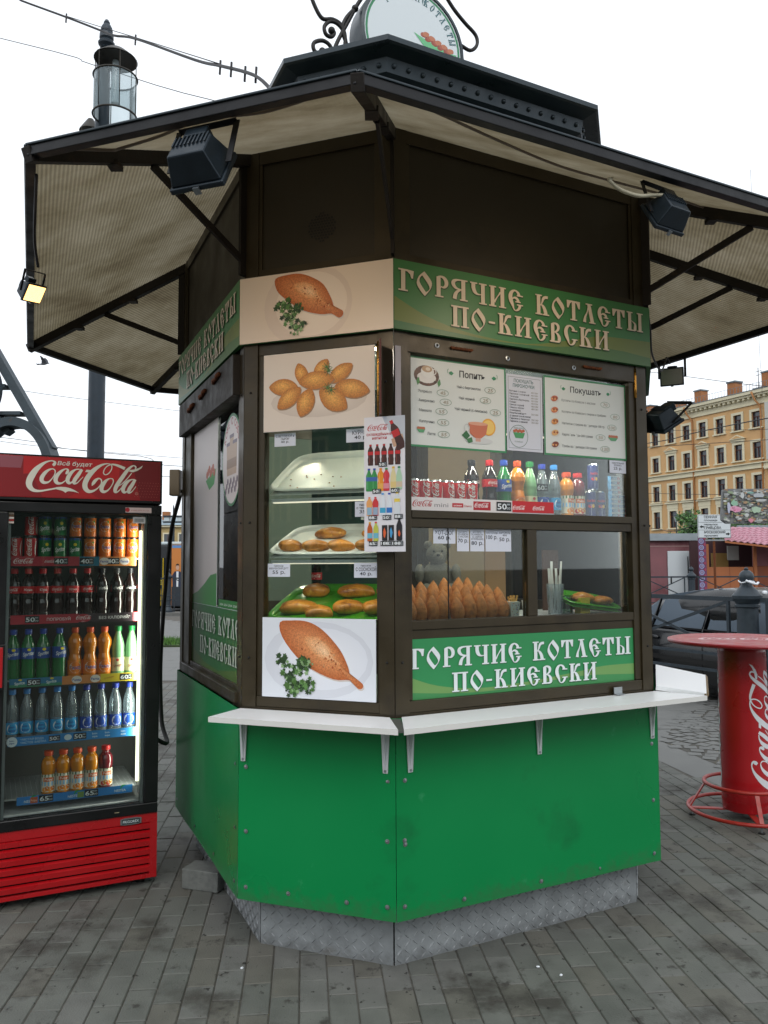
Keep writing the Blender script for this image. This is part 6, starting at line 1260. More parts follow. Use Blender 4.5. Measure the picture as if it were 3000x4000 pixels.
for a in range(9):
    for b in range(6): p.ell(-.125 + a * .0125 + b * .004, 1.775 + b * .013, .0014, .0014, 'c86a60', n=6)
p.coke(-.590, 1.776, .500, 'ebe7d8'); p.text('Всё будет', -.462, 1.905, .018, 'ebe7dc', w=.145, bold=True, shear=.2); p.ring(-.118, 1.789, .006, .006, .001, 'd8b8a0', 12); p.text('R', -.118, 1.7865, .005, 'd8b8a0', al='C')
p.build('header_print', hd)
m = MB(TF)
m.box(-FW, 0, .008, .03, .284, .324, fred); m.box(-.032, 0, .008, .03, .035, .2835, fred); m.box(-FW, -FW + .03, .008, .03, .035, .2835, fred); m.box(-FW + .03, -.032, .008, .03, .035, .052, fred)
m.box(-FW, 0, .0085, .2, .0345, .0350, fblack); base = m.build('base_grille', fridge, bevel=.002)
m = MB(TF); m.box(-FW + .03, -.032, .045, .05, .05, .284, rubber); m.build('grille_void', base)
for k in range(6):
    z = .062 + k * .0385; m = MB(TF); m.hexa([(-FW + .03, .010, z), (-.032, .010, z), (-.032, .030, z + .012), (-FW + .03, .030, z + .012)], [(-FW + .03, .008, z + .022), (-.032, .008, z + .022), (-.032, .020, z + .030), (-FW + .03, .020, z + .030)], fred); m.build('slat', base)
m = MB(TF)
for x in (-.06, -FW + .06):
    for y in (.08, FDp - .06): m.lathe([(.02, 0), (.02, .05)], rubber, 10, (x, y, 0))
m.build('foot', fridge)
m = MB(TF); pts = [(-.117 + .046 * c_, .299 + .0155 * s_) for c_, s_ in [(math.copysign(min(abs(math.cos(t)) * 1.5, 1), math.cos(t)), math.copysign(min(abs(math.sin(t)) * 1.1, 1), math.sin(t))) for t in [6.283 * k / 16 for k in range(16)]]]
m.prism(pts, lambda a, b: (a, .008, b), lambda a, b: (a, .004, b), mat('badge_chrome', '8f9599', .3, .7)); bd = m.build('maker_badge', fridge)
p = PR(lambda u, v, d: FP(u, -.0035 + d, v)); p.rect(-.155, -.079, .289, .309, '1c2830'); p.text('FRIGOREX', -.117, .293, .012, 'c8d0d4', w=.07, al='C', bold=True); p.build('badge_print', bd)
p = PR(lambda u, v, d: FP(u, .0005 + d, v)); p.rect(-.165, -.048, 1.7, 1.724, 'd8c4c0'); p.ell(-.156, 1.713, .010, .010, 'b8202c'); p.text('8-800-200-22-22', -.14, 1.709, .005, 'b04a4a', w=.08); p.rect(-.19, -.17, .345, .348, 'b0a080')
p.build('service_sticker', door)
p = PR(lambda u, v, d: FP(u, -.019 + d, v)); p.rect(-.128, -.072, 1.652, 1.682, 'd0d4d4')
for k in range(18): p.rect(-.12 + k * .0023, -.12 + k * .0023 + .0009 + .0006 * (k % 3 == 0), 1.658, 1.674, '50555a')
p.build('door_sticker', door); p = PR(lambda u, v, d: FP(u, -.019 + d, v))
for k in range(5): p.rect(-.652, -.632, 1.642 + k * .01, 1.650 + k * .01, ['e0d4c8', 'a83028', 'e8e0d8', '6a4a30', 'c8b8a8'][k])
p.build('door_sticker', door)
TUBE = mat('fluorescent_tube', 'f4f2d8', .3, emit=('f2f0d0', 3.0))
m = MB(TF); m.box(-.090, -.078, .062, .075, .46, 1.62, TUBE); m.build('light_tube', fridge)
ld = bpy.data.lights.new('tube_light', 'AREA'); ld.shape = 'RECTANGLE'; ld.size = .03; ld.size_y = 1.16; ld.energy = 3.2; ld.color = (1, .98, .88); lo = bpy.data.objects.new('tube_light', ld); COL.objects.link(lo)
lo.parent = fridge; dx_ = (TF.to_3x3() @ Vector((-.75, .62, 0))).normalized(); zz_ = -dx_; yy_ = Vector((0, 0, 1)); xx_ = yy_.cross(zz_); pp_ = TF @ Vector((-.092, .078, 1.04)) - ORG[fridge]
lo.matrix_basis = Matrix(((xx_.x, yy_.x, zz_.x, pp_.x), (xx_.y, yy_.y, zz_.y, pp_.y), (xx_.z, yy_.z, zz_.z, pp_.z), (0, 0, 0, 1)))
m = MB(TF); m.box(-.0775, -.07, .062, .10, .40, 1.69, white_m); m.build('tube_holder', fridge)
def strip(z0, z1, fnp, lab):
    m = MB(TF); m.box(-.64, -.078, .09, .5, z1 - .012, z1 - .008, fin); sh = m.build('fridge_shelf', fridge, lab)
    p = PR(lambda u, v, d: FP(u, -.086 + d, v)); fnp(p, z0, z1); p.build('price_strip', sh)
def s1(p, a, b):
    p.rect(-.638, -.35, a, b, 'b02a38'); p.coke(-.628, a + .010, .085, 'e8d8d8'); p.coke(-.50, a + .014, .045, 'e8d8d8'); p.rect(-.352, -.265, a, b, '1f6f8a'); p.rect(-.265, -.10, a, b, 'd88a48')
    for x in (-.46, -.35, -.235): p.price(x, a + .007, .030, '40')
    for x in (-.255, -.165): p.ell(x + .012, (a + b) / 2, .022, .017, 'e8e0d8'); p.text('Fanta', x - .006, (a + b) / 2 - .006, .012, '2a4a9c', w=.036, bold=True)
def s2(p, a, b):
    p.rect(-.634, -.35, a, b, 'b02a38'); p.rect(-.35, -.085, a, b, '30262c'); p.rect(-.11, -.085, a, b, 'c03840'); p.price(-.575, a + .006, .030, '50'); p.text('ПОПРОБУЙ', -.485, a + .013, .013, 'e8d8d8', w=.10, bold=True)
    p.ell(-.33, (a + b) / 2, .034, .019, 'b02a38'); p.coke(-.362, a + .013, .066, 'eee0e0'); p.text('zero', -.33, a + .004, .006, 'e0d8d8', al='C'); p.text('БЕЗ КАЛОРИЙ*', -.262, a + .014, .013, 'e0dcdc', w=.14, bold=True)
def s3(p, a, b):
    p.rect(-.632, -.415, a, b, '2c78a0'); p.rect(-.632, -.415, a, a + .012, '3a8a68'); p.rect(-.415, -.25, a, b, 'd08648'); p.rect(-.25, -.09, a, b, 'd8c030'); p.price(-.56, a + .005, .028, '50')
    for x in (-.60, -.47): p.text('Sprite', x - .01, a + .010, .013, 'e8f0ee', w=.042, bold=True, rot=.1); p.ell(x + .012, a + .032, .008, .004, 'e8d030')
    for x in (-.365, -.285): p.ell(x + .012, (a + b) / 2, .022, .017, 'e8e0d8'); p.text('Fanta', x - .006, (a + b) / 2 - .006, .012, '2a4a9c', w=.036, bold=True)
    p.text('Schweppes', -.235, a + .012, .009, '9a4a20', w=.045, rot=.2); p.price(-.165, a + .005, .028, '60')
def s4(p, a, b):
    p.rect(-.632, -.08, a, b, '2c84c8'); p.ell(-.615, (a + b) / 2, .022, .022, 'dce8f0'); p.text('bon-', -.615, a + .021, .008, '1c3c8c', al='C', bold=True); p.text('aqua', -.615, a + .011, .008, '1c3c8c', al='C', bold=True); p.text('ЧИСТАЯ ВОДА', -.58, a + .022, .009, 'b8d8f0', w=.095, bold=True); p.text('ЧИСТОЕ ЗАВТРА', -.58, a + .008, .009, 'b8d8f0', w=.105, bold=True)
    p.price(-.465, a + .008, .024, '50'); p.ell(-.385, (a + b) / 2, .016, .013, 'd8e8f0'); p.price(-.362, a + .006, .028, '50')
    for x in (-.27, -.215, -.145): p.text('bon-', x, a + .022, .009, 'cfe2f2', al='C', bold=True); p.text('aqua', x, a + .009, .009, 'cfe2f2', al='C', bold=True)
def s5(p, a, b):
    p.rect(-.590, -.10, a, b, '2c84d0')
    for x in (-.56, -.38, -.18): p.text('NESTEA', x, a + .009, .011, 'e0ecf4', w=.05, bold=True); p.stroke([(x + .025, a + .02, .002), (x + .035, a + .034, .008), (x + .05, a + .036, .002)], '1f9a50')
    p.rect(-.535, -.505, a + .004, a + .030, 'c86030'); p.text('Pulpy', -.533, a + .012, .009, 'f0e0d0', w=.026); p.price(-.50, a + .004, .030, '65'); p.rect(-.34, -.312, a + .004, a + .030, '7a9a50'); p.price(-.31, a + .004, .030, '65')
for a, b, f_, lb in ((1.455, 1.498, s1, 'top fridge shelf with three price chips'), (1.196, 1.237, s2, 'second fridge shelf with a red and black strip'), (.920, .958, s3, 'third fridge shelf with a blue, orange and yellow strip'), (.665, .704, s4, 'fourth fridge shelf with a light blue strip'), (.407, .443, s5, 'bottom wire fridge shelf with a blue strip')): strip(a, b, f_, lb)
m = MB(TF)
for k in range(26): m.tube([(-.63 + k * .0215, .10, .434), (-.63 + k * .0215, .47, .434)], .0016, white_m, 4)
for y in (.11, .23, .35, .47): m.tube([(-.635, y, .431), (-.08, y, .431)], .0025, white_m, 5)
m.build('wire_grid', fridge, kind='stuff')
ORD = ['leftmost', 'second from left', 'third from left', 'fourth from left', 'fifth from left', 'sixth from left', 'seventh from left', 'eighth from left', 'ninth from left']
def row(items, z, what, grp, inn=.135, jit=.004):
    for k, (u, pro, desc) in enumerate(items):
        pos = TF @ Vector((u, inn + random.uniform(-jit, jit), z)); pro.put(pos, frz + random.uniform(-.25, .25), desc + ', ' + ORD[k] + ' ' + what, grp)
row([(-.618, c_coke, 'red cola can'), (-.556, c_coke, 'red cola can'), (-.496, c_spr, 'green lemon soda can'), (-.432, c_spr, 'green lemon soda can'), (-.366, c_spr, 'green lemon soda can'), (-.302, c_fan, 'orange soda can'), (-.236, c_fan, 'orange soda can'), (-.170, c_fan, 'orange soda can'), (-.110, c_fan, 'orange soda can')], 1.492, 'in the lower layer on the top fridge shelf', 'cans in the fridge')
row([(-.556, c_coke, 'red cola can'), (-.496, c_spr, 'green lemon soda can'), (-.432, c_spr, 'green lemon soda can'), (-.366, c_fan, 'orange soda can'), (-.302, c_fan, 'orange soda can'), (-.236, c_fan, 'orange soda can'), (-.170, c_fan, 'orange soda can'), (-.110, c_fan, 'orange soda can')], 1.589, 'in the upper layer on the top fridge shelf', 'cans in the fridge')
row([(u, q, d) for u, q, d in zip((-.620, -.562, -.503, -.440, -.374, -.310, -.246, -.180, -.117), (b_coke, b_name[0], b_name[1], b_coke, b_name[2], b_coke, b_zero, b_zero, b_zero), ('cola bottle with red label',) + ('cola bottle with a name label',) * 2 + ('cola bottle with red label', 'cola bottle with a name label', 'cola bottle with red label') + ('black capped zero cola bottle',) * 3)], 1.222, 'on the second fridge shelf', 'cola bottles in the fridge')
row([(-.618, b_spr, 'green lemon soda bottle'), (-.556, b_spr, 'green lemon soda bottle'), (-.494, b_spr, 'green lemon soda bottle'), (-.426, b_spr, 'green lemon soda bottle'), (-.358, b_fan, 'orange soda bottle'), (-.293, b_fan, 'orange soda bottle'), (-.230, b_fan, 'orange soda bottle'), (-.168, b_sch, 'pale green tonic bottle'), (-.107, b_sch, 'pale green tonic bottle')], .946, 'on the third fridge shelf', 'soda bottles in the fridge')
row([(u, b_wat if k < 5 else b_wad, 'clear water bottle with ' + ('light' if k < 5 else 'dark') + ' blue cap') for k, u in enumerate((-.616, -.556, -.493, -.430, -.367, -.304, -.240, -.176, -.113))], .692, 'on the fourth fridge shelf', 'water bottles in the fridge')
row([(-.460, b_jo, 'orange juice bottle'), (-.398, b_jo, 'orange juice bottle'), (-.337, b_jo, 'orange juice bottle'), (-.276, b_jo, 'orange juice bottle'), (-.214, b_jr, 'dark red juice bottle')], .437, 'on the bottom fridge shelf', 'juice bottles in the fridge')
cable('power_cable', [tuple(TF @ Vector((-.01, .64, .62))), (-1.18, 4.42, .50), (-1.24, 4.55, .60), (-1.27, 4.62, .9), (-1.25, 4.62, 1.3), (-1.20, 4.55, 1.65), (-1.12, 4.40, 1.82), (-1.10, 4.34, 1.86)], .012, rubber, 'thick black cable from the fridge up to the kiosk corner')
m = MB(); m.box(-1.150, -1.095, 4.30, 4.36, 1.83, 1.97, mat('yellowed_socket_plastic', '9a8a72', .5)); m.build('socket_box', None, 'yellowed socket box on the left corner of the kiosk', 'socket box', bevel=.005, org=(-1.12, 4.33, 1.83))

# ---------------------------------------------------------------- goods behind the menu window (face C)
crz = math.atan2(FC.d.y, FC.d.x)
def cpos(u, inn, z): return FC.P(u, -inn, z)
for k, u in enumerate((.092, .137, .186, .240, .295, .350, .404)):
    c_mini.put(cpos(u, .10, 1.655), crz + random.uniform(-.5, .5), 'slim red cola can, %s in the row behind the white strip' % ORD[k], 'slim cola cans in the menu window')
for u, q, d, z in ((.430, b_zero, 'black capped zero cola bottle beside the slim cans', 1.655), (.500, b_coke, 'red capped cola bottle behind the menu window', 1.655), (.572, b_spr, 'green lemon soda bottle behind the menu window', 1.655), (.640, b_fan, 'orange soda bottle behind the menu window', 1.655), (.704, b_sch, 'pale green tonic bottle with a price chip behind the menu window', 1.655), (.768, b_wad, 'dark blue capped water bottle behind the menu window', 1.66), (.832, b_wat, 'light blue capped water bottle behind the menu window', 1.66), (.900, b_jo, 'orange juice bottle behind the menu window', 1.66), (.962, b_jr, 'red juice bottle behind the menu window', 1.66)):
    q.put(cpos(u, .11 if u > .45 else .135, z), crz + random.uniform(-.3, .3), d)
for u, z, d in ((1.025, 1.654, 'slim blue energy drink can, lower left of the stack'), (1.078, 1.654, 'slim blue energy drink can, lower right of the stack'), (1.040, 1.773, 'slim blue energy drink can on top of the stack')): c_bull.put(cpos(u, .10, z), crz + random.uniform(-.6, .6), d, 'energy drink cans')
p_ = None
def gum_mk():
    t = thing('gum_pack', (0, 0, 0), 'x', 'chewing gum'); m = MB(); m.box(-.026, .026, -.01, .01, 0, .0195, mat('gum_blue', '5aa0d0', .3)); b = m.build('pack', t)
    p = PR(lambda u, v, d: Vector((u, -.01 - d, v))); p.rect(-.026, .026, .0, .004, 'e4ecf0'); p.rect(-.026, .026, .0155, .0195, 'e4ecf0'); p.text('Orbit', -.018, .006, .008, 'f0f4f8', w=.026, bold=True); p.rect(.010, .024, .004, .0155, 'c85a5a'); p.ring(-.018, .0095, .005, .0045, .002, '1c4aa0', 10); p.build('pack_print', b); return t
gum = Protos(gum_mk)
for col_, u in enumerate((1.120, 1.160)):
    n = 9 if col_ == 0 else 5
    for k in range(n): gum.put(cpos(u + random.uniform(-.002, .002), .055, 1.654 + .0202 * k), crz + random.uniform(-.05, .05), ['chewing gum pack at the bottom of the %s stack', 'chewing gum pack second from the bottom of the %s stack', 'chewing gum pack third from the bottom of the %s stack', 'chewing gum pack fourth from the bottom of the %s stack', 'chewing gum pack fifth from the bottom of the %s stack', 'chewing gum pack fourth from the top of the %s stack', 'chewing gum pack third from the top of the %s stack', 'chewing gum pack second from the top of the %s stack', 'chewing gum pack on top of the %s stack'][k] % ('taller', 'shorter')[col_], 'stacked chewing gum packs')
def sheet(name, x0, x1, z0, z1, o_, fnp, lab, cat, f=FC, grp=None, th=.0012, tilt=0):
    m = f.mb(); m.hexa([(x0, -o_, z0), (x1, -o_, z0), (x1, -o_ + tilt, z1), (x0, -o_ + tilt, z1)], [(x0, -o_ + th, z0), (x1, -o_ + th, z0), (x1, -o_ + tilt + th, z1), (x0, -o_ + tilt + th, z1)], paper)
    b = m.build(name, None, lab, cat, grp, org=f.P((x0 + x1) / 2, o_, z0))
    p = f.pr(o_); fnp(p, x0, x1, z0, z1); p.build('print', b); return b
INK = '2a2c34'
def orn(p, x, y, s, mir=1):
    p.poly([(x, y), (x + mir * s * .5, y + s * .25), (x + mir * s, y - s * .1), (x + mir * s * .6, y - s * .5), (x + mir * s * .1, y - s * .35)], '2f8a5c'); p.stroke([(x - mir * s * .2, y - s * .2, .002), (x - mir * s * .25, y + s * .3, .002), (x - mir * s * .1, y + s * .6, .002)], '2f8a5c', 3)
def oval(p, x, y, t): p.ring(x, y, .026, .0125, .0014, '4a7a5c', 20); p.text(t, x, y - .007, .014, '9a8a6c', al='C', w=.012 * len(t), shear=.15)
def menu1(p, x0, x1, z0, z1):
    p.rect(x0, x1, z0, z1, '3c8a5c'); p.rect(x0 + .006, x1 - .007, z0 + .008, z1 - .008, 'dadfdc')
    p.ell(.158, 2.172, .056, .040, '5c3c30'); p.ell(.158, 2.165, .042, .022, 'e4e0dc')
    for k in range(26): a = k * .7; p.ell(.158 + .048 * math.cos(a), 2.172 + .034 * math.sin(a), .006, .004, ['4a2c22', '6a4434', '3a2018'][k % 3], a, 7)
    p.ell(.162, 2.188, .029, .024, 'e8e6e2'); p.ell(.160, 2.198, .023, .013, 'b89878'); p.ell(.164, 2.198, .010, .007, 'e0d0bc'); p.ring(.192, 2.190, .008, .010, .004, 'e0dcd8', 12)
    for x in (.112, .205): p.poly([(x, 2.15), (x + .012, 2.165), (x + .016, 2.145), (x + .006, 2.132)], '4a8a4c')
    orn(p, .258, 2.196, .022); orn(p, .480, 2.196, .022, -1); p.text('Попить', .366, 2.182, .026, '1c1e22', w=.120, al='C', bold=True)
    for t, x, z, w_, n, nx in (('Эспрессо', .120, 2.106, .060, '45', .229), ('Американо', .122, 2.071, .070, '45', .242), ('Макиато', .124, 2.033, .055, '55', .223), ('Каппучино', .125, 1.991, .066, '55', .230), ('Латте', .159, 1.945, .036, '55', .232)): p.text(t, x, z, .011, INK, w=w_); oval(p, nx, z + .006, n)
    for t, x, z, w_, nx in (('Чай с бергомотом', .294, 2.138, .11, .450), ('Чай черный', .303, 2.095, .072, .427), ('Чай черный (с лимоном)', .283, 2.051, .152, .474)): p.text(t, x, z, .011, INK, w=w_); oval(p, nx, z + .005, '25')
    p.ell(.395, 1.938, .065, .013, 'cfd2d2'); p.ell(.440, 1.995, .034, .034, 'e8a838'); p.ell(.440, 1.995, .028, .028, 'f0c868'); p.poly([(.345, 2.005), (.437, 2.005), (.428, 1.965), (.405, 1.948), (.375, 1.948), (.352, 1.965)], 'c87050'); p.ell(.391, 2.005, .046, .007, 'dba084'); p.ring(.338, 1.985, .012, .014, .003, 'c8c8c8', 14); p.rect(.378, .402, 1.934, 1.948, 'd0a090')
    p.poly([(.314, 1.955), (.335, 1.975), (.352, 1.955), (.335, 1.938)], '2f6a3c'); p.poly([(.335, 1.94), (.36, 1.95), (.365, 1.932), (.345, 1.925)], '3f7a48')
    p.poly([(.112, 1.966), (.150, 1.966), (.142, 1.952), (.122, 1.952)], '5aa070')
    for k in range(4): p.ell(.119 + .008 * k, 1.969, .006, .005, 'b86a4a')
def menu2(p, x0, x1, z0, z1):
    p.rect(x0, x1, z0, z1, 'd2d6e2'); 
    for a, b, c, d in ((x0 + .008, x1 - .008, z0 + .010, z0 + .0115), (x0 + .008, x1 - .008, z1 - .0115, z1 - .010), (x0 + .008, x0 + .0095, z0 + .01, z1 - .01), (x1 - .0095, x1 - .008, z0 + .01, z1 - .01)): p.rect(a, b, c, d, '6a7480')
    p.text('ПОКУШАТЬ', .617, 2.190, .014, '3a6a6c', w=.098, al='C', bold=True); p.text('ПИРОЖОЧКИ', .617, 2.170, .014, '3a6a6c', w=.108, al='C', bold=True)
    L_ = ['Ветчина с сыром', 'Пирожок с сосиской', 'Хачапури', 'Пирожок «Крутышка»', 'Курник', 'Самса с курой', 'Самса с мясом', '(говядина)', 'Мюнхенский дуэт', '(с двумя сосисками)', 'Пирожок с творогом', 'Пирожок с вишней']
    for k, t in enumerate(L_):
        z = 2.150 - k * .0112; p.text(t, .545, z, .0072, '3a3c48', w=.0055 * len(t), bold=True)
        if k not in (7, 9): p.text(['40', '40', '40', '45', '40', '40', '40', '', '55', '', '35', '35'][k] + '/130г', .654, z, .007, '6a6250', w=.036)
    p.ring(.588, 1.970, .046, .045, .0018, '3a6a4c', 28)
    p.poly([(.56, 1.985), (.62, 1.985), (.61, 1.962), (.572, 1.962)], '4a9a60')
    for k in range(6): p.ell(.567 + .009 * k, 1.990 + .003 * (k % 2), .007, .006, 'b8603c')
    p.text('ГОРЯЧИЕ КОТЛЕТЫ', .588, 2.000, .005, '3a6a4c', w=.05, al='C'); p.text('ПО-КИЕВСКИ', .588, 1.945, .005, '3a6a4c', w=.04, al='C')
def menu3(p, x0, x1, z0, z1):
    p.rect(x0, x1, z0, z1, '3c8a5c'); p.rect(x0 + .007, x1 - .006, z0 + .008, z1 - .008, 'dadfdc')
    orn(p, .815, 2.190, .020); orn(p, 1.080, 2.190, .020, -1); p.text('Покушать', .946, 2.176, .025, '1c1e22', w=.172, al='C', bold=True)
    for t, z, w_, n, nx, c in (('Котлеты по-Киевски с маслом', 2.134, .184, '70', 1.053, 'b8603c'), ('Котлеты по Киевски с сыром и грибами', 2.086, .243, '80', 1.108, 'c87040'), ('Наггетсы с сыром во фритюре 100 гр.', 2.037, .235, '100', 1.089, 'c88030'), ('Картофель фри 200 грамм', 1.990, .166, '50', 1.023, 'd8a868'), ('Грибы во фритюре 130 грамм', 1.941, .186, '120', 1.047, '7a3a28')):
        p.text(t, .813, z, .0105, INK, w=w_); oval(p, nx, z + .005, n); p.ell(.775, z + .006, .024, .015, 'cfd0cc'); p.ell(.775, z + .008, .019, .012, c, .3)
        for k in range(4): p.ell(.763 + .008 * k, z + .006 + .004 * (k % 2), .005, .004, ['e0a060', '8a4020'][k % 2])
    p.poly([(1.065, 2.000), (1.122, 2.000), (1.108, 1.985), (1.08, 1.985)], '5aa070')
    for k in range(5): p.ell(1.074 + .010 * k, 2.004, .007, .006, 'b86a4a')
sheet('menu_poster', .0795, .527, 1.897, 2.243, -.0285, menu1, 'green edged drinks menu with a coffee cup and a glass of tea', 'menu')
sheet('menu_poster', .531, .711, 1.910, 2.222, -.0285, menu2, 'narrow white price list of pies between the two menus', 'menu')
sheet('menu_poster', .719, 1.1700, 1.903, 2.235, -.0285, menu3, 'green edged food menu on the right of the window', 'menu')
def tagp(lines, sizes, col='2a3040'):
    def f(p, x0, x1, z0, z1):
        p.rect(x0, x1, z0, z1, 'd4d9e6'); h = z1 - z0; y = z1 - h * .08; W = (x1 - x0) * .86
        for t, s in zip(lines, sizes): y -= h * s * 1.28; p.text(t, (x0 + x1) / 2, y, h * s, col, al='C', bold=True, w=min(W, h * s * .66 * len(t) * 1.25))
    return f
TG = 'paper price tags taped inside the glass'
sheet('price_tag', 1.071, 1.165, 1.846, 1.900, -.0285, tagp(['ЖЕВАТЕЛЬНАЯ', 'РЕЗИНКА', '25 р.'], [.14, .14, .22]), 'price tag for chewing gum above the gum packs', 'price tag', grp=TG)
sheet('price_tag', .182, .281, 1.533, 1.5915, -.0285, tagp(['ХОТ-ДОГ', '60 р.'], [.26, .24]), 'hot dog price tag, widest and leftmost in the hatch', 'price tag', grp=TG)
for x0, x1, l, s, d in ((.288, .343, ['КОТЛЕТА', 'ПО-КИЕВСКИ', '(С МАСЛОМ)', '70 р.'], [.08, .08, .08, .17], 'cutlet price tag reading 70 beside the hot dog tag'), (.349, .414, ['КОТЛЕТА', 'ПО-КИЕВСКИ', '(С СЫРОМ', 'И ГРИБАМИ)', '80 р.'], [.08, .08, .08, .08, .17], 'cutlet price tag reading 80 in the middle of the hatch tags'), (.420, .481, ['НАГГЕТСЫ', '100 р.'], [.10, .18], 'nugget price tag reading 100 in the hatch'), (.4815, .543, ['КАРТОФЕЛЬ', 'ФРИ', '50 р.'], [.09, .09, .17], 'french fries price tag reading 50, rightmost in the hatch')):
    sheet('price_tag', x0, x1, 1.504, 1.591, -.0285, tagp(l, s), d, 'price tag', grp=TG)
for x0, x1, z0, z1, l, s, d in ((.122, .213, 1.915, 1.966, ['С ВЕТЧИНОЙ и', 'СЫРОМ', '40 р.'], [.17, .17, .17], 'ham and cheese pie price tag under the croquette poster'), (.425, .545, 1.915, 1.966, ['КУРНИК', '40 р.'], [.28, .26], 'chicken pie price tag half behind the drinks board'), (.460, .548, 1.633, 1.690, ['пирожок', 'с творогом', '35 р.'], [.16, .16, .22], 'curd pie price tag peeping out behind the drinks board'), (.096, .191, 1.409, 1.460, ['ПИРОЖОК', 'МЮНХЕНСКИЙ ДУЭТ', '55 р.'], [.14, .14, .26], 'price tag reading 55 low on the left of the narrow window'), (.456, .551, 1.406, 1.461, ['пирожок', 'С СОСИСКОЙ', '40 р.'], [.13, .24, .22], 'sausage pie price tag low on the right of the narrow window')):
    sheet('price_tag', x0, x1, z0, z1, -.0265, tagp(l, s), d, 'price tag', f=FB, grp=TG)
def st1(p, x0, x1, z0, z1):
    p.rect(x0, .551, z0, z1, 'e0dcdc'); p.coke(.092, z0 + .013, .090, 'b01820'); p.text('mini', .188, z0 + .015, .017, '8a8488', w=.062); p.rect(.268, .318, z0 + .016, z0 + .032, 'b82028'); p.text('новая', .293, z0 + .020, .007, 'f0e8e8', w=.036, al='C', bold=True); p.text('банка', .322, z0 + .018, .009, 'b82028', w=.034)
    p.rect(.365, .446, z0 + .008, z0 + .042, 'b0202a'); p.coke(.370, z0 + .017, .068, 'f0e8e8'); p.rect(.551, x1, z0 + .004, z1, 'c42028'); p.coke(.553, z0 + .014, .062, 'f4ecec'); p.coke(.652, z0 + .014, .062, 'f4ecec'); p.coke(.744, z0 + .014, .062, 'f4ecec') if False else None
    p.price(.474, z0 + .008, .036, '50')
sheet('shelf_talker', .0795, .760, 1.657, 1.707, -.0285, st1, 'white and red cola strip in front of the slim cans', 'advert strip')
p = FC.pr(-.06); p.price(.700, 1.755, .030, '60'); p.build('price_chip', None, 'black price chip reading 60 on the tonic bottle', 'price chip')
# cutlets, fries, bread on the hatch counter
crust = mat('fried_crumb_crust', 'b8743a', .65, 0, .3, 60, .5, 220, dirt=('7e4418', 38, .55, .72))
crust2 = mat('golden_pastry', 'bf7a26', .45, 0, .35, 18, .25, 90, dirt=[('74390f', 22, .52, .66), ('dca850', 30, .58, .72)], coat=.2)
def cut_mk():
    m = MB(); m.lathe([(.012, 0), (.022, .002), (.0275, .014), (.029, .030), (.0272, .047), (.0215, .062), (.014, .075), (.0065, .085), (.0005, .091)], crust, 16)
    bm_ = m.build('kiev_cutlet', None, 'x', 'cutlet', recalc=False); return bm_
cutl = Protos(cut_mk); n = 0
for r, (inn, z, us) in enumerate(((.082, 1.2415, (.104, .156, .206, .254, .325, .378, .430, .480, .530)), (.135, 1.270, (.092, .138, .188, .238, .288, .345, .398, .448, .500, .548)), (.188, 1.300, (.110, .165, .222, .275, .330, .385, .440, .492)))):
    for k, u in enumerate(us):
        o = cutl.put(cpos(u + random.uniform(-.004, .004), inn + random.uniform(-.004, .004), z), random.random() * 6, 'fried cutlet standing tip up, %s in the %s row' % (ORD[k] if k < 9 else 'rightmost', ('front', 'middle', 'back')[r]), 'fried cutlets standing in the hatch')
        s_ = random.uniform(.96, 1.12); o.scale = (s_, s_, random.uniform(.94, 1.18)); o.rotation_euler = (random.gauss(0, .05), random.gauss(0, .05), random.random() * 6)
def steps():
    m = FC.mb(); m.box(.08, .585, .108, .162, 1.2406, 1.2695, paper); m.box(.08, .585, .1625, .215, 1.2406, 1.2995, paper); m.build('stepped_tray', None, 'pale stepped tray under the rear cutlets', 'tray', org=FC.P(.3, -.15, 1.2406))
steps()
fry = mat('fried_potato', 'd0a050', .6, 0, .2, 60)
def fries(u, inn, z, lab):
    c = cpos(u, inn, z); t = thing('fries_carton', tuple(c), lab, 'fries', 'paper cartons of fried food'); Rz = Matrix.Translation(c) @ Matrix.Rotation(crz, 4, 'Z')
    m = MB(Rz); m.hexa([(-.018, -.014, 0), (.018, -.014, 0), (.018, .014, 0), (-.018, .014, 0)], [(-.024, -.02, .062), (.024, -.02, .062), (.024, .02, .066), (-.024, .02, .066)], whitepl); b = m.build('carton', t)
    p = PR(lambda a, v, d: Rz @ Vector((a, -.0143 - v * .096 - d, v)))
    for k in range(22): a, v = random.uniform(-.017, .015), random.uniform(.005, .056); p.rect(a, a + .0035, v, v + .003, random.choice(['c83a30', '3a4a9c', 'd89a20', '8a4a8a']))
    p.build('carton_print', b)
    for k in range(9):
        m = MB(Rz); a = random.uniform(-.016, .016); y = random.uniform(-.01, .01); m.beam((a, y, .05), (a + random.uniform(-.012, .012), y + random.uniform(-.008, .008), .075 + random.random() * .018), .007, .007, fry); m.build('fry', t)
fries(.580, .075, 1.2406, 'speckled carton of fried potatoes left of the hatch mullion'); fries(.672, .085, 1.2406, 'speckled carton of fried potatoes right of the hatch mullion')
def cupst():
    c = cpos(.845, .13, 1.2406); t = thing('straw_cup', tuple(c), 'clear cup holding white plastic cutlery in the right hatch', 'cup'); m = MB(Matrix.Translation(c)); m.lathe([(.030, 0), (.037, .13)], clear, 18, cap=False); m.build('cup', t)
    for k in range(9): m = MB(Matrix.Translation(c)); a = k * .7; m.beam((.018 * math.cos(a), .018 * math.sin(a), .005), (.027 * math.cos(a + .5), .027 * math.sin(a + .5), .165 + .03 * (k % 3)), .010, .002, whitepl); m.build('plastic_fork', t)
cupst()
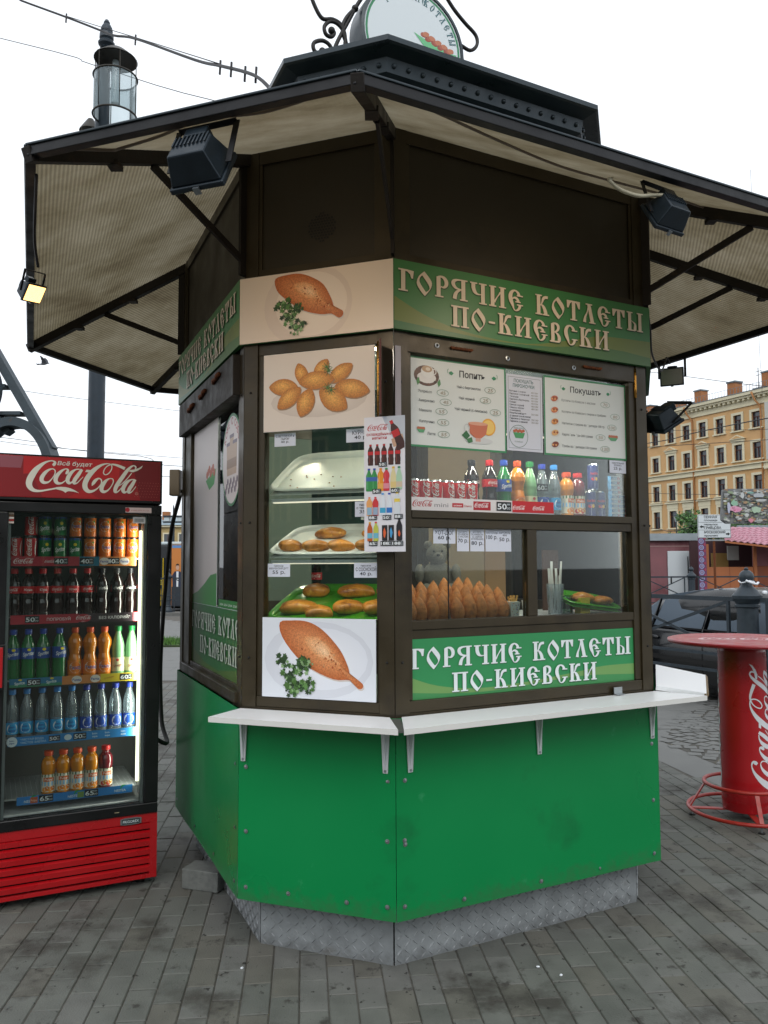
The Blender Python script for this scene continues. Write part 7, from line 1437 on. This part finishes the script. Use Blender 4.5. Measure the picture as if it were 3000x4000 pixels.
m = MB(Matrix.Translation(cpos(.925, .16, 1.2406))); m.lathe([(.030, 0), (.032, .075), (.034, .08)], glassy('green_clear_plastic', '8fb8a0', .2, .1), 16); m.build('plastic_jar', None, 'greenish clear jar beside the cutlery cup', 'jar', org=cpos(.925, .16, 1.2406))
gtray = mat('green_tray_plastic', '3f8f1c', .3, 0, .05, 5, coat=.3)
def tray(f, u0, u1, i0, i1, z0, z1, mt, lab, lip=.018, tilt_u=0):
    """shallow tray, front edge at depth i0 height z0, back edge at depth i1 height z1"""
    t = thing('food_tray', tuple(f.P((u0 + u1) / 2, -i0, z0)), lab, 'tray')
    def q(a, b, h): return f.P(u0 + (u1 - u0) * a, -(i0 + (i1 - i0) * b), z0 + (z1 - z0) * b + h + tilt_u * a)
    m = MB(); m.hexa([q(.03, .03, 0), q(.97, .03, 0), q(.97, .97, 0), q(.03, .97, 0)], [q(.03, .03, .004), q(.97, .03, .004), q(.97, .97, .004), q(.03, .97, .004)], mt); m.build('tray_base', t)
    m = MB(); n_ = 24; rg = []
    for k in range(n_):
        a = 6.28318 * k / n_; cx, cy = [math.copysign(abs(v) ** .35, v) for v in (math.cos(a), math.sin(a))]
        rg.append((.5 + .5 * cx, .5 + .5 * cy))
    A_ = [q(.5 + (a - .5) * .95, .5 + (b - .5) * .95, .002) for a, b in rg]; B_ = [q(a, b, lip) for a, b in rg]; C_ = [q(.5 + (a - .5) * 1.04, .5 + (b - .5) * 1.04, lip * .75) for a, b in rg]
    m.add(A_ + B_ + C_, [(k, (k + 1) % n_, n_ + (k + 1) % n_, n_ + k) for k in range(n_)] + [(n_ + k, n_ + (k + 1) % n_, 2 * n_ + (k + 1) % n_, 2 * n_ + k) for k in range(n_)], mt, smooth=True); m.build('tray_rim', t, recalc=False)
    return t, q
t, q = tray(FC, .875, 1.165, .06, .22, 1.275, 1.330, gtray, 'bright green tray holding bread rolls in the right hatch', .022, -.035)
def loaf(pos, a, rz, rx, lab, mt=crust2, grp=None, nm='bread_roll', cat='bread', e=(.8, .75)):
    m = MB(); ph = random.random() * 6
    def wob(v): return v * (1 + .07 * math.sin(v.x * 60 + ph) * math.cos(v.y * 70)) + Vector((0, 0, -.15 * abs(v.x) if v.z > 0 else 0))
    m.sq(pos, a, mt, e[0], e[1], 9, 16, Matrix.Rotation(rz, 3, 'Z') @ Matrix.Rotation(rx, 3, 'X'), wob); return m.build(nm, None, lab, cat, grp, org=pos, recalc=False)
loaf(q(.42, .45, .026), (.062, .034, .022), crz, .1, 'seeded bread roll on the green tray, left one'); loaf(q(.80, .45, .024), (.055, .034, .020), crz, .1, 'seeded bread roll on the green tray, right one')
m = FC.mb(); m.box(.95, 1.0, .09, .13, 1.2406, 1.31, mat('yellow_box', 'c8b030', .5)); m.build('small_box', None, 'small yellow box under the green tray', 'box', org=FC.P(.97, -.1, 1.2406))
m = FC.mb(); m.box(.69, .80, .42, .43, 1.2406, 1.58, mat('tan_cardboard', '8a6a48', .8, 0, .1, 8)); m.build('cardboard_sheet', None, 'tan cardboard behind the right hatch', 'cardboard', org=FC.P(.74, -.42, 1.24))
m = FC.mb(); m.box(1.0, 1.09, .40, .41, 1.2406, 1.52, mat('dark_brown_card', '4a3020', .8)); m.build('cardboard_sheet', None, 'dark brown card standing deeper in the right hatch', 'cardboard', org=FC.P(1.04, -.4, 1.24))
# plush bear deeper in the kiosk
plush = mat('white_plush', '74726a', .95, 0, .15, 90, .5, 200)
bc = FC.P(.50, -.52, 1.33); BR = Matrix.Translation(bc) @ Matrix.Rotation(crz - .5, 4, 'Z') @ Matrix.Scale(.85, 4)
bear = thing('plush_bear', tuple(bc), 'greyish white plush bear behind the cutlets', 'soft toy')
m = MB(BR)
for c, a in (((0, 0, .08), (.085, .065, .085)), ((0, -.02, .20), (.062, .056, .056)), ((0, -.068, .188), (.028, .026, .022)), ((-.05, -.01, .25), (.022, .012, .022)), ((.05, -.01, .25), (.022, .012, .022)), ((-.095, -.03, .10), (.026, .04, .05)), ((.095, -.03, .10), (.026, .04, .05)), ((-.06, -.08, .02), (.032, .05, .03)), ((.06, -.08, .02), (.032, .05, .03))): m.sq(c, a, plush, n=8, k=12)
m.build('body', bear)
for x in (-.022, .022): m = MB(BR); m.sq((x, -.070, .216), (.006, .005, .006), rubber, n=4, k=6); m.build('eye', bear)
m = MB(BR); m.sq((0, -.094, .195), (.010, .006, .007), rubber, n=4, k=6); m.build('nose', bear)
# pastry trays in face B
brz = math.atan2(FB.d.y, FB.d.x)
t, q = tray(FB, .07, .56, .055, .36, 1.722, 1.905, whitepl, 'empty white tray with crumbs at the top of the narrow window', .030)
for k in range(14): m = MB(); m.sq(q(random.uniform(.1, .9), random.uniform(.1, .7), .006), (.004, .003, .002), crust2, n=3, k=5); m.build('crumb', t)
t, q = tray(FB, .07, .56, .055, .36, 1.478, 1.60, whitepl, 'white tray of flaky pastries in the middle of the narrow window', .026)
tl = math.atan2(.122, .305)
for k, (a, b, rz, sx) in enumerate(((.15, .24, .7, .045), (.38, .22, .75, .05), (.60, .22, .8, .05), (.84, .22, .8, .05), (.38, .68, -.15, .062), (.80, .68, -.1, .06))):
    loaf(q(a, b, .026), (sx * 1.1, .033, .022), brz + rz, tl * .6, 'flaky pastry, %s on the middle white tray' % ['front left', 'front, second from left', 'front, third from left', 'front right', 'back left', 'back right'][k], grp='pastries in the narrow window', nm='pastry', cat='pastry', e=(.6, .55))
t, q = tray(FB, .06, .57, .06, .40, 1.225, 1.345, gtray, 'green tray of golden pastries above the cutlet poster', .030)
for k, (a, b, rz, sx) in enumerate(((.20, .30, .3, .070), (.20, .80, .2, .05), (.56, .80, .5, .07), (.86, .78, .5, .055), (.62, .32, .7, .055), (.86, .32, .7, .055), (.42, .15, .5, .05))):
    loaf(q(a, b, .028), (sx * 1.12, .038, .026), brz + rz, tl * .6, 'golden pastry, %s on the green tray of the narrow window' % ['front left', 'back left', 'back middle', 'back right', 'front middle', 'front right', 'nearest the glass'][k], grp='pastries in the narrow window', nm='pastry', cat='pastry', e=(.6, .55))
m = FB.mb(); m.box(.10, .55, .42, .43, 1.0, 2.2, mat('deep_green_cloth', '1e3a34', .8, 0, .2, 4)); m.build('back_curtain', kiosk)
b_coke.put(FB.P(.125, -.44, 1.28), brz, 'cola bottle standing behind the green pastry tray')
# hanging drinks board in front of the corner post
def bottle2d(p, x, y, h, kind, liq, cap, lab=None):
    pr = [(r * h, z * h) for r, z in PRF[kind]]; pts = [(x + r, y + z) for r, z in pr] + [(x - r, y + z) for r, z in reversed(pr)]
    p.poly(pts, liq); p.rect(x - .06 * h, x + .06 * h, y + .92 * h, y + h, cap); p.stroke([(x - .06 * h, y + .1 * h, .03 * h), (x - .06 * h, y + .8 * h, .015 * h)], 'e0e0e4' if liq in ('d8e0ea',) else {'3a1410': '7a3a30', '2f8a48': '60b078', 'e09020': 'f0b860', 'c83440': 'e06870'}.get(liq, liq), 1)
    if lab: p.rect(x - .135 * h, x + .135 * h, y + lab[0] * h, y + lab[1] * h, lab[2])
def dboard(p, x0, x1, z0, z1):
    W, Hh = x1 - x0, z1 - z0
    X = lambda a: x0 + a * W
    Z = lambda b: z1 - b * Hh
    p.rect(x0, x1, z0, z1, 'dcdce4'); p.poly([(X(.45), z1), (x1, z1), (x1, Z(.25)), (X(.7), Z(.16)), (X(.5), Z(.04))], 'b8c0cc')
    p.coke(X(.08), Z(.105), W * .52, 'b01822'); p.text('охлаждённые', X(.06), Z(.140), .0115, 'b02028', w=W * .62, bold=True); p.text('напитки', X(.20), Z(.168), .0115, 'b02028', w=W * .36, bold=True)
    # big tilted bottle
    c, s_ = math.cos(.42), math.sin(.42); bx, bz, bh = X(.955), Z(.245), .112; pr = [(r * bh, z * bh) for r, z in PRF['coke']]
    tf = lambda a, b: (min(bx + a * c - b * s_, x1 - .0006), bz + a * s_ + b * c)
    p.poly([tf(.02, .01), tf(-.03, .02), tf(-.026, .05), tf(.02, .05)], 'c09a80'); p.poly([tf(r, z) for r, z in pr] + [tf(-r, z) for r, z in reversed(pr)], '3a1410'); p.poly([tf(-.016, .05), tf(.012, .05), tf(.014, .075), tf(-.016, .075)], 'b8161e'); p.poly([tf(-.0055, .10), tf(.0055, .10), tf(.0065, .113), tf(-.0065, .113)], 'c01820')
    for k in range(5): bottle2d(p, X(.16 + .167 * k), Z(.362), .077, 'coke', '3a1410', 'b01820' if k < 3 else '1a1418', (.50, .66, 'b8161e'))
    for k, (x, kd, l, cp, lb) in enumerate(((.12, 'sprite', '2f8a48', '2448a0', (.44, .62, '3a62a8')), (.255, 'sprite', '2f8a48', '2448a0', (.44, .62, '3a62a8')), (.41, 'fanta', 'e09020', 'e08030', (.1, .33, 'e0a850')), (.55, 'fanta', 'c83440', '2f8a48', (.1, .33, 'd88898')), (.72, 'water', 'd8cc9c', 'd8b040', (.1, .34, 'd8c080')), (.86, 'water', 'a8ccb0', '2f7a5c', (.1, .34, 'c8b8a0')))): bottle2d(p, X(x), Z(.553 if k < 4 else .545), .083, kd, l, cp, lb)
    for x, kd, l, cp, lb, z, hh in ((.13, 'juice', 'e0a060', 'e08050', (.05, .45, '8ab0c8'), .735, .068), (.28, 'juice', 'c83438', 'd02830', (.05, .45, '90a8c0'), .735, .068), (.46, 'water', 'd8e0ea', '4a90d0', (.1, .34, '3aa0c8'), .732, .080), (.62, 'water', 'd8e0ea', '3a50b0', (.1, .34, '2c70c0'), .732, .080), (.81, 'fanta', 'd0d8e0', 'e0c040', (.55, .70, 'e0c850'), .727, .080)): bottle2d(p, X(x), Z(z), hh, kd, l, cp, lb)
    for x, l, cp in ((.14, 'b8581c', 'd8b040'), (.29, 'b8c050', 'c82830')): bottle2d(p, X(x), Z(.922), .070, 'sprite', l, cp, (.15, .42, '6ab0c8'))
    for x, c_ in ((.44, 'd86030'), (.60, '4a9ad0')): p.rect(X(x), X(x + .13), Z(.918), Z(.805), '1e1c20'); p.poly([(X(x + .04), Z(.89)), (X(x + .03), Z(.85)), (X(x + .06), Z(.82)), (X(x + .10), Z(.86)), (X(x + .07), Z(.90))], c_)
    bottle2d(p, X(.86), Z(.918), .080, 'sprite', '1e1c24', '1e1c24'); p.poly([(X(.84), Z(.885)), (X(.83), Z(.86)), (X(.86), Z(.84)), (X(.89), Z(.87)), (X(.87), Z(.89))], 'd86030')
    for x, z, t in ((.36, .373, '50'), (.21, .570, '50'), (.66, .568, '60'), (.11, .765, '88'), (.46, .765, '50'), (.74, .760, '88'), (.12, .955, '65'), (.40, .955, '188'), (.68, .955, '188')): p.price(X(x), Z(z), .0165, t)
sheet('drinks_board', .527, .683, 1.500, 1.990, .05, dboard, 'tall white board picturing chilled drinks and prices on the corner post', 'advert board', f=FB, th=.003)
# narrow sign sticking out above it, seen edge-on
m = MB(); a = FB.P(.575, .012, 0); b = FB.P(.60, .085, 0)
m.hexa([(a.x, a.y, 1.995), (b.x, b.y, 1.995), (b.x, b.y, 2.268), (a.x, a.y, 2.268)], [(a.x + .006, a.y, 1.995), (b.x + .006, b.y, 1.995), (b.x + .006, b.y, 2.268), (a.x + .006, a.y, 2.268)], mat('dark_red_sign', '5a2018', .4))
pj = m.build('projecting_sign', None, 'dark red narrow sign seen edge-on above the drinks board', 'sign', org=(a.x, a.y, 1.995))
m = FC.mb(); m.box(.004, .028, -.006, -.004, 1.995, 2.262, mat('grey_plastic_strip', 'a09ca4', .5)); m.build('white_strip', None, 'white plastic strip on the corner post beside the projecting sign', 'strip', org=FC.P(.015, .005, 1.995))

# ---------------------------------------------------------------- red round table
tc = (2.08, 4.75, 0); tab = thing('standing_table', tc, 'round red standing table with a can shaped column and foot rings', 'table')
tred = mat('table_red_column', 'a80d18', .3, 0, .06, 5, coat=.3); tpink = mat('table_top_red', 'a01824', .4, 0, .08, 14, coat=.1); tring = mat('red_lacquered_tube', 'a82a20', .4, 0, .12, 20, dirt=('6a3a2a', 30, .62, .72))
m = MB(); m.lathe([(.0, .992), (.395, .992), (.405, .998), (.408, 1.006), (.405, 1.013), (.39, 1.017), (.0, 1.017)], tpink, 56, tc); tt = m.build('tabletop', tab, recalc=True)
p = PR(lambda u, v, d: Vector((tc[0] + u, tc[1] + v, 1.0172 + d)), d0=.0003); p.coke(-.26, -.06, .5, 'd8b8bc', rot=-.1); p.build('top_print', tt)
m = MB(); m.lathe([(.115, .045), (.128, .05), (.131, .08), (.131, .95), (.125, .99)], tred, 40, tc); co = m.build('column', tab, recalc=False)
rr = .1314; a0 = -2.13
p = PR(lambda u, v, d: Vector((tc[0] + (rr + d) * math.cos(u / rr + a0), tc[1] + (rr + d) * math.sin(u / rr + a0), v)))
for du in (.165, -.235, .56): p.coke(du + .10, .17, .72, 'd8dce0', rot=1.5708)
p.build('column_lettering', co, recalc=False)
m = MB()
ringp = lambda r, z: [(tc[0] + r * math.cos(6.28318 * k / 48), tc[1] + r * math.sin(6.28318 * k / 48), z) for k in range(48)]
m.tube(ringp(.315, .045), .011, tring, 8, True); m.build('foot_ring', tab); m = MB(); m.tube(ringp(.225, .190), .011, tring, 8, True); m.build('foot_ring', tab)
for k in range(4):
    a = .5 + k * 1.5708 + .9; c_, s_ = math.cos(a), math.sin(a); m = MB(); m.beam((tc[0] + .225 * c_, tc[1] + .225 * s_, .185), (tc[0] + .31 * c_, tc[1] + .31 * s_, .05), .022, .007, tring); m.build('ring_strut', tab)
    m = MB(); m.beam((tc[0] + .10 * c_, tc[1] + .10 * s_, .042), (tc[0] + .315 * c_, tc[1] + .315 * s_, .042), .035, .006, tring); m.build('spoke', tab)
    m = MB(); m.lathe([(.006, .006), (.006, .04)], zinc, 8, (tc[0] + .30 * c_, tc[1] + .30 * s_, 0)); m.lathe([(.018, 0), (.018, .006)], rubber, 12, (tc[0] + .30 * c_, tc[1] + .30 * s_, 0)); m.build('levelling_foot', tab)
# loose concrete block
stone = mat('grey_concrete_block', '6c6f6c', .85, 0, .2, 40, .3, 150, dirt=('7a7c78', 30, .66, .8))
bk = MB(Matrix.Translation((-.815, 3.775, 0)) @ Matrix.Rotation(-.32, 4, 'Z')); bk.box(-.092, .092, -.06, .06, 0, .088, stone); bk.build('concrete_block', None, 'loose grey concrete block beside the left green panel', 'block', bevel=.005, org=(-.815, 3.775, 0))

# ---------------------------------------------------------------- lit ceiling spots and added fill strips inside the kiosk
for k, (x, y) in enumerate(((-.02, 3.45), (.62, 3.62), (-.45, 3.85), (.15, 4.5))):
    m = MB(Matrix.Translation((x, y, 2.385))); m.lathe([(.045, 0), (.05, .012), (.05, .03)], white_m, 20, cap=False); o = m.build('ceiling_spot', kiosk, recalc=False); m = MB(Matrix.Translation((x, y, 2.392))); m.lathe([(.0, 0), (.043, 0)], mat('lit_spot_glass', 'fff6e0', .3, emit=('fff0d8', 12)), 20); m.build('spot_glass', o)
    ld = bpy.data.lights.new('ceiling_spot', 'POINT'); ld.energy = 7; ld.color = (1, .93, .82); ld.shadow_soft_size = .06; lo = bpy.data.objects.new('ceiling_spot_light', ld); COL.objects.link(lo); lo.parent = kiosk; lo.location = Vector((x, y, 2.33)) - ORG[kiosk]

def added_fill_strip(f, u0, u1, inn, z, e, lab):  # added glowing strip with area light, only there to brighten the food
    m = f.mb(); m.box(u0, u1, inn, inn + .025, z, z + .012, white_m); o = m.build('added_fill_strip', kiosk, lab); m = f.mb(); m.box(u0 + .005, u1 - .005, inn + .003, inn + .022, z - .004, z - .0005, mat('added_fill_emitter', 'fff4e0', .3, emit=('fff0dc', .9))); m.build('added_fill_glow', o)
    ld = bpy.data.lights.new('added_fill_strip', 'AREA'); ld.shape = 'RECTANGLE'; ld.size = u1 - u0; ld.size_y = .02; ld.energy = e; ld.color = (1, .95, .86); lo = bpy.data.objects.new('added_fill_light', ld); COL.objects.link(lo); lo.parent = kiosk
    lo.matrix_basis = Matrix.Translation(f.P((u0 + u1) / 2, -inn - .012, z - .006) - ORG[kiosk]) @ Matrix.Rotation(math.atan2(f.d.y, f.d.x), 4, 'Z') @ Matrix.Rotation(R(25), 4, 'X')
added_fill_strip(FC, .10, 1.16, .055, 1.620, 2.6, 'added fill light under the display shelf')
added_fill_strip(FB, .10, .54, .045, 1.700, .8, 'added fill light under the top tray'); added_fill_strip(FB, .10, .54, .045, 1.462, .9, 'added fill light under the middle tray'); added_fill_strip(FB, .10, .54, .036, 2.25, .55, 'added fill light over the pastry trays'); added_fill_strip(FC, .10, 1.16, .038, 1.98, 5.5, 'added fill light behind the menus')
